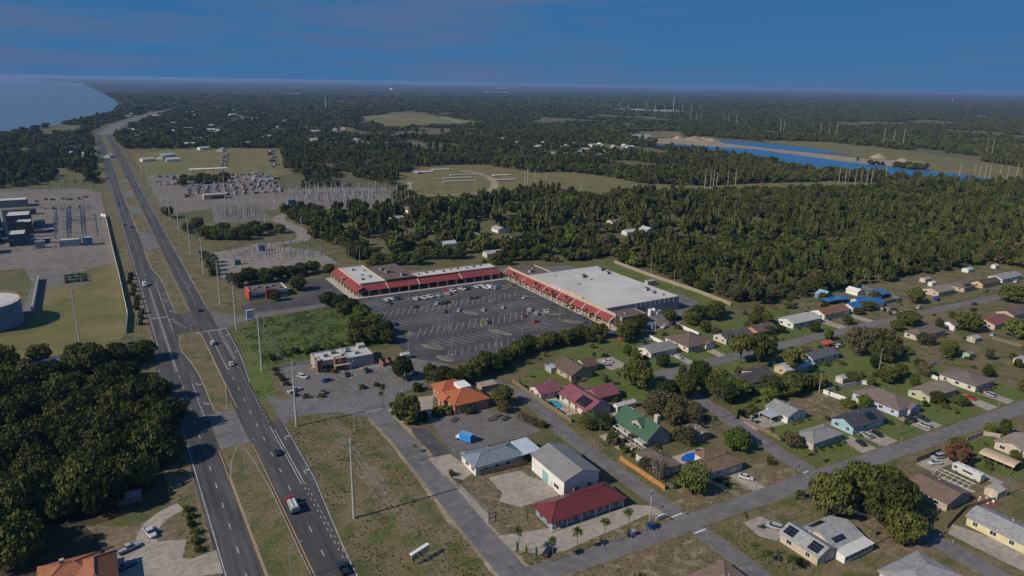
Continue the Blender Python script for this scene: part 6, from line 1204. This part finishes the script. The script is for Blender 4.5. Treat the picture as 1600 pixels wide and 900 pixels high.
trees('oak',[(150,648,6,9),(158,635,6,9),(165,622,6.5,10),(160,600,6.5,10),(167,585,6,9),(164,560,5.5,8),(162,540,5,8),(160,520,5.5,9),(164,500,6,9),(157,500,5,8),(160,484,5,8),(152,482,5,8),(166,480,4.6,7)],'dark tree along the street behind the plaza','trees along the back street')
trees('oak',[(152+i*8.2,442+(i*13 % 17)+.05*i*i,4.6+(i % 3)*.7,7.5+(i % 2)*1.5) for i in range(10)]+[(232+i*8,420+(i*7 % 9),4.6,8) for i in range(6)],'dark round tree right behind the plaza','trees right behind the plaza')
T('oak',183.8,210.6,6.4,12.5,'big dark oak by the shaded street end')
trees('oak',[(194,194,5.2,9.5),(207,199,5,9.5),(206.5,190,5,9),(211,203,5,9.5),(212,193,5,9),(206,183,5,8),(186.5,196,4.5,8)],'dark tree in the grove left of the pines','grove by the cross street')
trees('bright',[(209,186,4.6,8.5),(214,184.5,4.2,7.5)],'bright green tree in the grove by the cross street','bright trees in the grove')
trees('spread',[(242.5,209.8,6,13.5),(246.5,203,5.6,14.5),(253,190.6,6.2,10.5)],'tall umbrella-crowned pine by the upper street','umbrella pines')
trees('oak',[(227,179,5.4,8.5),(233,176,5,8),(238.5,178.5,5,8),(244,177,4.6,7),(251,176,4,6)],'dark tree in the row behind the white gabled house','row behind the white gabled house')
T('bright',221,175,4,6.5,'yellow-green tree left of the dark row'); trees('bush',[(204,169.5,2.4,3.4),(207.5,171,2.4,3.2),(201.4,171,2.2,3)],'bush along the concrete yard','bushes along the concrete yard')
trees('olive',[(171,186,5,8),(176,190,5,8.5),(180,184,5,8.5),(174,179,4.6,7.5),(181,176,4.4,7)],'grey-green tree behind the green-roofed house','grey-green grove')
T('olive',167.4,165.6,4.6,7,'olive tree beside the dark end of the green-roofed house'); T('bright',180,153.4,4.8,6.8,'yellowish round tree at the cross street'); T('olive',183.8,156.5,4,6,'olive tree at the cross street bend')
T('bright',148.2,140.4,5.2,9.5,'bright green tree in front of the white corner house'); T('bare',143.6,152,3.4,6.5,'grey leafless tree at the orange fence'); T('olive',143.2,158,2.4,4.6,'thin olive tree behind the orange fence')
trees('oak',[(144.6,190.6,3.8,6),(148.8,187.4,3.8,6)],'dark tree beside the lane and the pool porch','trees by the pool porch'); T('bush',145.8,177.6,2.8,4,'bushy palmetto beside the turquoise pool'); trees('palm',[(147.6,194.6,2.2,5),(149.8,173,2,4.6)],'low palm near the green-roofed house','palms by the green-roofed house')
T('oak',174.6,112.2,7.4,13,'big round oak above the solar-panel house'); trees('oak',[(190,112.5,6.8,12),(184.4,101,7,13),(191.5,103.5,6.4,12),(196.5,109.5,5.6,11),(181,94,5.4,10)],'big dark oak in the grove right of the round one','big oak grove')
trees('olive',[(302.4,193,8,13),(312,187,8.5,12)],'large grey-green oak on the upper right lawns','large grey oaks'); T('oak',305,182,6.5,10,'dark tree below the large grey oaks'); T('oak',364.5,207.3,6.5,7.5,'round tree at the upper street bend'); T('oak',408,230,5.4,9,'dark tree right of the blue-roofed house'); T('oak',384.4,187.5,7.4,9.5,'wide dark oak near the red roof'); T('oak',339.8,171.6,4.6,6.6,'round dark tree by the mint green shed'); T('oak',462.3,203.5,8,10,'dark tree at the right end of the upper street'); T('bright',395.8,168.4,8,10,'bright spreading tree at the right edge'); T('olive',343.2,185.3,4.6,6,'small grey-green tree before the hip roof'); T('oak',281.9,165,4.6,7,'round dark tree on the middle lawn'); T('oak',280,142.4,3.2,5,'round bush-like tree before the olive-green house'); T('red',240.4,112,4.6,7,'russet tree beside the fence corner'); T('oak',268,172,3.4,5,'small tree by the white fence')
trees('oak',[(367.5,234+i*0,3.6,5.5) for i in range(1)]+[(371.5,233.2,3,5)],'bushy tree before the blue-roofed house','trees before the blue roof'); trees('oak',[(292,246,4,6),(297,243,4.4,6.5),(300,250,4,6)],'dark tree between the reddish and the white house','trees between two upper houses'); trees('oak',[(286,232,3.4,4.6),(293,231,3.2,4)],'bush before the reddish house','bushes before the reddish house')
trees('oak',[(262,262,5,7),(270,266,5,8),(278,262,5.4,8),(286,268,5,8),(256,272,4,6)],'dark tree behind the service yard','trees behind the service yard'); T('oak',244,258,4.6,8,'dark tree at the store corner') if False else T('oak',232.6,268,4.2,8,'dark tree beside the service yard vans'); T('oak',213.5,256,5,11,'tall dark tree at the near store corner'); T('oak',224,262,4.6,9,'dark tree against the annex wall')
trees('palm',[(85.2,140,1.9,8.8),(91.6,133.4,1.7,7.6),(99.5,133.6,1.7,7.8),(107.7,132.6,1.8,8.4),(115.7,132.4,2.0,9)],'cabbage palm in the row along the lower street','palm row along the lower street')
trees('palm',[(193.2,138.4,1.5,6.5),(195,133.6,1.2,6),(193.4,150.4,1.5,7)],'slim palm on the green corner lawn','palms on the corner lawn'); trees('palm',[(138.8,108.4,1.8,5),(141.6,103,1.8,5.5),(143.4,100.4,1.8,5),(140.6,105.6,1.6,4)],'palm beside the solar-panel house','palms at the solar house'); trees('palm',[(103.6,112.6,2,6),(105.8,111,1.8,5)],'palm at the bottom edge of the picture','palms at the bottom edge')
T('palm',197.6,181.4,2,15,'tall single palm by the cross street') if False else T('palm',185.4,170.4,2,15.5,'tall single palm by the cross street'); trees('palm',[(157,244,1.6,7),(172,218,2.2,6),(180,236,1.6,8),(176,214,1.6,8)],'palm near the brown cross-gabled house','palms near the brown house')
T('bush',81.6,189,1.1,2.2,'small round palm bush on the dark gravel strip') if False else T('bush',87,184.5,1.2,2.2,'small round bush on the dark gravel strip'); T('palm',82,203.5,1.2,3.4,'small palm in the dark gravel lot')
trees('palm',[(218.4,346,1.5,8),(215.4,329.6,1.5,8.5),(218.2,327.6,1.5,7.5),(218.6,314.4,1.5,8),(209.9,300,1.5,8),(211.2,297,1.5,7.5),(209,295,1.5,8),(215.4,291,1.5,7.5),(209.6,279.6,1.5,8),(206.4,277.6,1.5,7.5),(204,275.4,1.5,7),(218.6,371.4,1.5,8),(213,367,1.5,8),(211,370,1.5,7.5)],'slim palm along the big store front','palms along the store front')
trees('bush',[(12+.3*(i % 2),203-i*4.2,1.4,1.6) for i in range(6)],'brown-leaved hedge bush beside the curved drive','hedge by the curved drive')
trees('bush',[(11.5+(i % 3)*.9,390+i*9.5,1.9,2.8) for i in range(12)],'dark hedge bush in the ditch along the plant fence','hedge along the plant fence')
T('oak',9.2,336,6.6,9.5,'big round oak overhanging the left carriageway')
for i in range(11): T('palm',-86+i*8.6,938-i*.6,2.4,9,'palm in the row at the plant edge','palm row at the plant')
# foundation shrubs
FSN = ['grey hip-roofed corner house','light blue house','lavender house','olive-green house','house by the curved fence','grey-roofed house','pale tan hip-roofed house','dark grey gabled house','reddish-brown house','long white house','orange-brown roofed house','bright blue roofed house','tan house beyond the blue van','white corner house','brown cross-gabled house','white gabled house','house behind the grey oaks','white house by the red canopy','silvery-roofed house']
for i, (hx, hy, hw) in enumerate([(211,139.4,12),(233,140.2,10),(259,141,6),(286,142.6,14),(311,140.2,10),(217,232.6,10),(238,230,8),(263,229.6,14),(283,229.6,10),(314,230.6,16),(341,233.2,14),(365,233,10),(441,230,12),(160,142,6),(166,227.6,6),(217,157.6,8),(354,187.6,14),(278,192.2,12),(256,188.6,12)]):
    for k in range(4): T('bush', hx-hw/2+hw*(k+.3*rnd.random())/3, hy-.5-rnd.random()*.6, rnd.uniform(.5,1.0), rnd.uniform(.7,1.4), 'low shrub at the front of the '+FSN[i], 'foundation shrubs')
trees('bush',[(142.6+.4*(i % 2),236-i*3.1,rnd.uniform(.5,1.1),rnd.uniform(.8,1.7)) for i in range(11)],'small shrub along the long board fence','shrubs along the lane fence')
trees('bush',[(rnd.uniform(143,152),rnd.uniform(168,196),rnd.uniform(.8,1.6),rnd.uniform(1.2,2.4)) for i in range(9)],'garden shrub beside the pool porch','shrubs beside the pool porch')
trees('oak',[(88+i*6.5,905+(i*37 % 50),6,9) for i in range(9)]+[(62,560),(63,575)] if False else [(88+i*6.5,905+(i*37 % 50),6,9) for i in range(9)],'dark tree among the stored trailers','trees among the trailers')
trees('bush',[(rnd.uniform(140,186),rnd.uniform(165,178),rnd.uniform(.7,1.5),rnd.uniform(1,2)) for i in range(10)],'scattered shrub in the yard above the oval pool','shrubs above the oval pool')
# random yard trees and shrubs between the houses
rt_ = 0
while rt_ < 150:
    x, y = rnd.uniform(142,400), rnd.uniform(98,262)
    if not visible0(x, y) or any(inpoly(x, y, P) for P in HARD) or any(a < x < c and b < y < d for a, b, c, d in HR): continue
    if any((x-a)**2+(y-b)**2 < (.8*r+1.2)**2 for a, b, r in TREES): continue
    rt_ += 1; q = rnd.random(); zn = ('below the lower street' if y < 130 else 'on the lots above the lower street' if y < 172 else 'behind the houses below the upper street' if y < 214 else 'on the lots above the upper street')+(' at right' if x > 262 else ' at left')
    if q < .55: T('bush', x, y, rnd.uniform(.6,1.9), rnd.uniform(.8,2.6), 'yard shrub '+zn, 'scattered yard shrubs')
    elif q < .9: T(rnd.choice(['oak','oak','olive','bright']), x, y, rnd.uniform(1.6,3.6), rnd.uniform(3.5,6.8), 'small yard tree '+zn, 'scattered yard trees')
    else: T('palm', x, y, rnd.uniform(1.2,1.8), rnd.uniform(4,8), 'yard palm '+zn, 'scattered yard palms')
# weeds and tufts
tf = MB(); nt_ = 0
GRZ = [P for P in SOFT if max(p[1] for p in P) < 480 and max(p[0] for p in P) < 620]
while nt_ < 26000:
    x, y = rnd.uniform(8,340), rnd.uniform(100,400)
    if mnoise.noise(Vector((x*.11, y*.11, 2)))+.5*mnoise.noise(Vector((x*.4, y*.4, 3))) < rnd.uniform(-.25,.35): nt_ += .2; continue
    if not visible0(x, y) or not any(inpoly(x, y, P) for P in GRZ) or any(inpoly(x, y, P) for P in HARD) or any(a < x < c and b < y < d for a, b, c, d in HR): nt_ += .2; continue
    lush = 54 < x < 116 and 304 < y < 376; h = rnd.uniform(.12,.34)*(1.7 if lush else 1); s = rnd.uniform(.18,.5)*(1.8 if lush else 1); a = rnd.random()*3.14
    for k in range(2):
        c_, s_ = math.cos(a+1.57*k)*s, math.sin(a+1.57*k)*s; tf.add([(x-c_,y-s_,.02),(x+c_,y+s_,.02),(x+c_*.5,y+s_*.5,h),(x-c_*.7,y-s_*.7,h*.8)], [(0,1,2,3)], 0)
    nt_ += 1
mk('weeds', (.080,.090,.026), (.125,.105,.05), .15, (.055,.075,.018), .5, sj=1.5, jit=.4)
tag(tf.build('weeds', MT['weeds']), 'weeds and grass tufts across the verges and lawns', kind='stuff')
# --- woods: jittered fill outside the open places
OPEN = [rectp(6,300,53,1830), rectp(-150,362,8,965), [(45,700),(100,735),(150,770),(170,798),(230,880),(228,1000),(300,1350),(50,1420)], [(50,455),(140,455),(152,470),(150,540),(142,560),(150,600),(148,690),(255,655),(305,812),(180,845),(130,760),(55,720)],
        CLEARING, LAKE, LAKE2, GP((985,219),(1100,213),(1200,222),(1330,236),(1440,250),(1440,260),(1300,252),(1030,226)), GP((1180,219),(1290,222),(1420,236),(1600,262),(1600,292),(1500,288),(1440,262),(1300,238)), GP((555,183),(640,175),(700,183),(775,194),(700,198),(600,200)),
        rectp(50,90,222,470), rectp(166,470,180,640), [(222,90),(560,90),(560,266),(470,268),(312,270),(312,400),(222,420)], SHORE, [a for a in offset(smooth_line([(30,1790),(45,1907),(74,2158),(104,2308),(238,2932),(425,3598)]), 34)[0]]+[a for a in offset(smooth_line([(30,1790),(45,1907),(74,2158),(104,2308),(238,2932),(425,3598)]), 34)[1]][::-1], GP((995,205),(1065,205),(1070,215),(995,215)), GP((500,221),(650,222),(655,229),(505,229)), GP((830,188),(890,184),(900,192),(840,196))]
def is_open(x, y): return any(inpoly(x, y, P) for P in OPEN)
def visible(x, y, m=40):
    p = PX(x, y, 6); return -m < p[0] < 1600+m and 90 < p[1] < 940
cand = []
def fill(y0, y1, x0f, x1f, sp, rlo, rhi, keep=1.0, test=None):
    y = y0
    while y < y1:
        x = x0f(y)
        while x < x1f(y):
            xx, yy = x+rnd.uniform(-.48,.48)*sp, y+rnd.uniform(-.48,.48)*sp
            x += sp
            if rnd.random() > keep or not visible(xx, yy) or is_open(xx, yy): continue
            if any(abs(xx-a) < 8+.004*yy and (-22 if yy < 700 else -13-.01*yy) < yy-b < 7 for a, b in HS): continue
            if test and not test(xx, yy): continue
            d = mnoise.noise(Vector((xx*.008, yy*.008, 3)))
            cand.append((xx, yy, rnd.uniform(rlo, rhi), d))
        y += sp
# left wood near the camera
LW = [(-140,150),(-30,196),(-13,207),(-6,222),(3,222),(13,232),(14.5,300),(11,330),(0,346),(-12,352),(-38,353),(-38,330),(-18,330),(-18,352),(-60,361),(-140,361)]
fill(150, 362, lambda y: -120, lambda y: 15, 7.0, 3.4, 7.2, .9, lambda x, y: inpoly(x, y, LW))
near_wood = list(cand); cand.clear()
edge = lambda y: -.45*y; edge2 = lambda y: 2.4*y+200
def front(x, y): return math.hypot(x, y) > 405
def hood(x, y): # loosely wooded house plots behind the plaza
    return inpoly(x, y, HOOD)
HOOD = GP((500,330),(560,400),(640,420),(800,412),(960,392),(1180,370),(1200,345),(1060,318),(960,318),(760,322),(620,322))
fill(200, 700, edge, edge2, 6.4, 2.4, 5.4, .93, lambda x, y: front(x, y) and not (hood(x, y) and (mnoise.noise(Vector((x*.035, y*.03, 9))) > .06 or rnd.random() < .25)))
mid_wood = [(x, y, r*1.35 if hood(x, y) else r, d) for x, y, r, d in cand]; cand.clear()
gap = lambda x, y: mnoise.noise(Vector((x*.0045, y*.0022, 4)))+.35*mnoise.noise(Vector((x*.02, y*.012, 7))) < .17
fill(700, 1500, edge, edge2, 8.2, 3.0, 5.6, .93, gap); far1 = list(cand); cand.clear()
fill(1500, 3000, edge, edge2, 13.5, 5, 9, .93, lambda x, y: gap(x*.5, y*.5)); far2 = list(cand); cand.clear()
fill(3000, 5600, edge, edge2, 34, 15, 23, .95); far3 = list(cand); cand.clear()
mid_wood.sort(key=lambda t: math.hypot(t[0], t[1]))
solo = 0
def solo_tree(t, label, group, pine):
    x, y, r, d = t
    if pine: tree('pine', x, y, r*.85, r*rnd.uniform(2.5,3.2), 'tall pine '+label, group); return
    k = 'oak' if d < .22 else 'bright' if d > .4 else 'olive'
    tree(k, x, y, r, r*rnd.uniform(1.45,2.0), ('large ' if r > 5.4 else 'small ' if r < 4.4 else 'middle-sized ')+{'oak': 'dark green tree ', 'bright': 'bright green tree ', 'olive': 'grey-green tree '}[k]+label, group)
for t in near_wood:
    x, y = t[0], t[1]
    solo_tree(t, 'in the left wood '+('by the highway' if x > 4 else 'near the grey shed' if y < 232 and x > -30 else 'near the blue roof' if y > 315 else 'at the left edge' if x < -42 else 'deep inside'), 'wood left of the highway', False)
n_solo = max(0, 90)
for t in mid_wood[:n_solo]: solo_tree(t, 'at the wood edge '+('behind the back street' if t[0] < 230 else 'behind the big store' if t[0] < 330 else 'behind the upper right houses'), 'near edge of the middle wood', rnd.random() < .35)
# the rest of the wood as one mass: low-poly trees placed by geometry nodes
def wood_proto(key, kind, seed, lm_, leaves, ncl, ls, zs):
    c, t = make_tree(kind, seed, leaves, ncl, ls, zs); c.m = [0]*len(c.f); b = len(c.v); c.v += t.v; c.f += [tuple(i+b for i in f) for f in t.f]; c.m += [1]*len(t.f)
    return bpy.data.objects.new(key, c.mesh(key, [MT[lm_], MT['bark']]))
WP = [wood_proto('wood_oak_a','oak',201,'leaf_oak',420,16,.19,1.7), wood_proto('wood_oak_b','oak',202,'leaf_oak',420,16,.19,1.7), wood_proto('wood_pine','pine',203,'leaf_pine',300,14,.17,3.0), wood_proto('wood_olive','oak',204,'leaf_pine',380,16,.18,1.7), wood_proto('wood_bright','oak',205,'leaf_bright',380,16,.19,1.7), wood_proto('wood_brown','oak',206,'leaf_brown',300,14,.17,1.7), wood_proto('wood_ragged','spread',207,'leaf_oak',340,12,.18,1.9)]
def wood_nodes():
    ng = bpy.data.node_groups.new('wood_trees', 'GeometryNodeTree'); ng.interface.new_socket('Geometry', in_out='INPUT', socket_type='NodeSocketGeometry'); ng.interface.new_socket('Geometry', in_out='OUTPUT', socket_type='NodeSocketGeometry')
    N = ng.nodes.new; L = ng.links.new; gi = N('NodeGroupInput'); go = N('NodeGroupOutput'); ip = N('GeometryNodeInstanceOnPoints'); jg = N('GeometryNodeJoinGeometry')
    for ob in reversed(WP):
        oi = N('GeometryNodeObjectInfo'); oi.inputs['Object'].default_value = ob; gt = N('GeometryNodeGeometryToInstance'); L(oi.outputs['Geometry'], gt.inputs[0]); L(gt.outputs[0], jg.inputs[0])
    def attr(nm, ty):
        a = N('GeometryNodeInputNamedAttribute'); a.data_type = ty; a.inputs['Name'].default_value = nm; return a.outputs['Attribute']
    cx = N('ShaderNodeCombineXYZ'); L(attr('rot','FLOAT'), cx.inputs['Z'])
    ip.inputs['Pick Instance'].default_value = True
    L(gi.outputs[0], ip.inputs['Points']); L(jg.outputs[0], ip.inputs['Instance']); L(attr('idx','INT'), ip.inputs['Instance Index']); L(cx.outputs[0], ip.inputs['Rotation']); L(attr('scl','FLOAT_VECTOR'), ip.inputs['Scale']); L(ip.outputs[0], go.inputs[0]); return ng
WN = wood_nodes()
def wood(name, label, pts, pine_share, flat=1.0):
    me = bpy.data.meshes.new(name); me.from_pydata([(p[0], p[1], 0) for p in pts], [], [])
    sc, ro, ix = [], [], []
    for x, y, r, d in pts:
        pine = d > -.05 and rnd.random() < pine_share*1.6
        h = (r*rnd.uniform(2.3,3.2) if pine else r*rnd.uniform(1.3,2.1))*flat; rr = r*(.85 if pine else 1.08); sc += [rr, rr, h]; ro.append(rnd.random()*6.283); ix.append(2 if pine else 3 if d > .3 and rnd.random() < .6 else 4 if rnd.random() < .06 else 5 if rnd.random() < .07 else 6 if rnd.random() < .2 else rnd.randint(0,1))
    a = me.attributes.new('scl','FLOAT_VECTOR','POINT'); a.data.foreach_set('vector', sc); a = me.attributes.new('rot','FLOAT','POINT'); a.data.foreach_set('value', ro); a = me.attributes.new('idx','INT','POINT'); a.data.foreach_set('value', ix)
    o = link(name, me); md = o.modifiers.new('wood', 'NODES'); md.node_group = WN; return tag(o, label, kind='stuff')
wood('woodland', 'dense mixed wood filling the right middle distance', mid_wood[n_solo:], .35)
wood('woodland', 'wooded neighbourhoods and forest beyond the clearing', far1, .25)
wood('woodland', 'far dark forest below the horizon', far2, .12, .62)
wood('woodland', 'most distant belt of treetops', far3, .0, .40)
# canopy sheet to the horizon
m = MB(); NA, NR = 420, 170; a0, a1 = YAW-math.radians(46), YAW+math.radians(46)
rad = [4900*(33000/4900)**(j/NR) for j in range(NR+1)]
for j in range(NR+1):
    for i in range(NA+1):
        a = a0+(a1-a0)*i/NA; x, y = rad[j]*math.sin(a), rad[j]*math.cos(a)
        z = 5+4*mnoise.noise(Vector((x*.004, y*.004, 0)))+rnd.uniform(-6.5,6.5)
        if inpoly(x, y, SHORE): z = -3
        m.v.append((x, y, z))
for j in range(NR):
    for i in range(NA):
        k = j*(NA+1)+i; q = (k, k+1, k+NA+2, k+NA+1)
        if all(m.v[t][2] < 0 for t in q): continue
        m.f.append((q[0], q[3], q[2], q[1])); m.m.append(0)
mk('canopy', (.022,.030,.012), (.030,.035,.016), .004, (.07,.06,.04), .0012, sj=.02, jit=.4, thr2=(.62,.8))  # greens darkened so the colour holds the deep shade between crowns
tag(m.build('woodland', MT['canopy']), 'forest canopy reaching the horizon', kind='stuff')
# ================================================================== haze
hzb = MB().box(-36000,-3000,-4,36000,36000,123).build('haze', None); hzb.data.materials.clear()
hm = bpy.data.materials.new('haze'); hm.use_nodes = True; t = hm.node_tree; t.nodes.clear(); o_ = t.nodes.new('ShaderNodeOutputMaterial'); pv = t.nodes.new('ShaderNodeVolumePrincipled')
pv.inputs['Color'].default_value = (.30,.48,.86,1); pv.inputs['Density'].default_value = 6.0e-5; pv.inputs['Anisotropy'].default_value = 0.1; t.links.new(pv.outputs[0], o_.inputs['Volume'])
hzb.data.materials.append(hm); tag(hzb, 'thin blue haze fading the distance', kind='stuff')
# ================================================================== labels: tell look-alikes apart by their place in a row
ORD = ['leftmost','second from left','third from left','fourth from left','fifth from left','sixth from left','seventh from left','eighth from left','ninth from left','tenth from left','eleventh from left','twelfth from left','thirteenth from left','fourteenth from left','fifteenth from left','sixteenth from left']+['%dth from left' % k for k in range(17,21)]+['21st from left','22nd from left','23rd from left']+['%dth from left' % k for k in range(24,30)]
byl = {}
for o in S.objects:
    if o.parent is None and 'label' in o and o.get('kind') is None: byl.setdefault(o['label'], []).append(o)
for lb, os_ in byl.items():
    if 1 < len(os_) <= 26:
        os_.sort(key=lambda o: PX(o.location.x, o.location.y)[0])
        for i, o in enumerate(os_):
            o['label'] = lb+', '+('rightmost' if i == len(os_)-1 else ORD[i])
            if 'group' not in o: o['group'] = lb
    elif len(os_) > 26:
        for o in os_:
            if 'group' not in o: o['group'] = lb
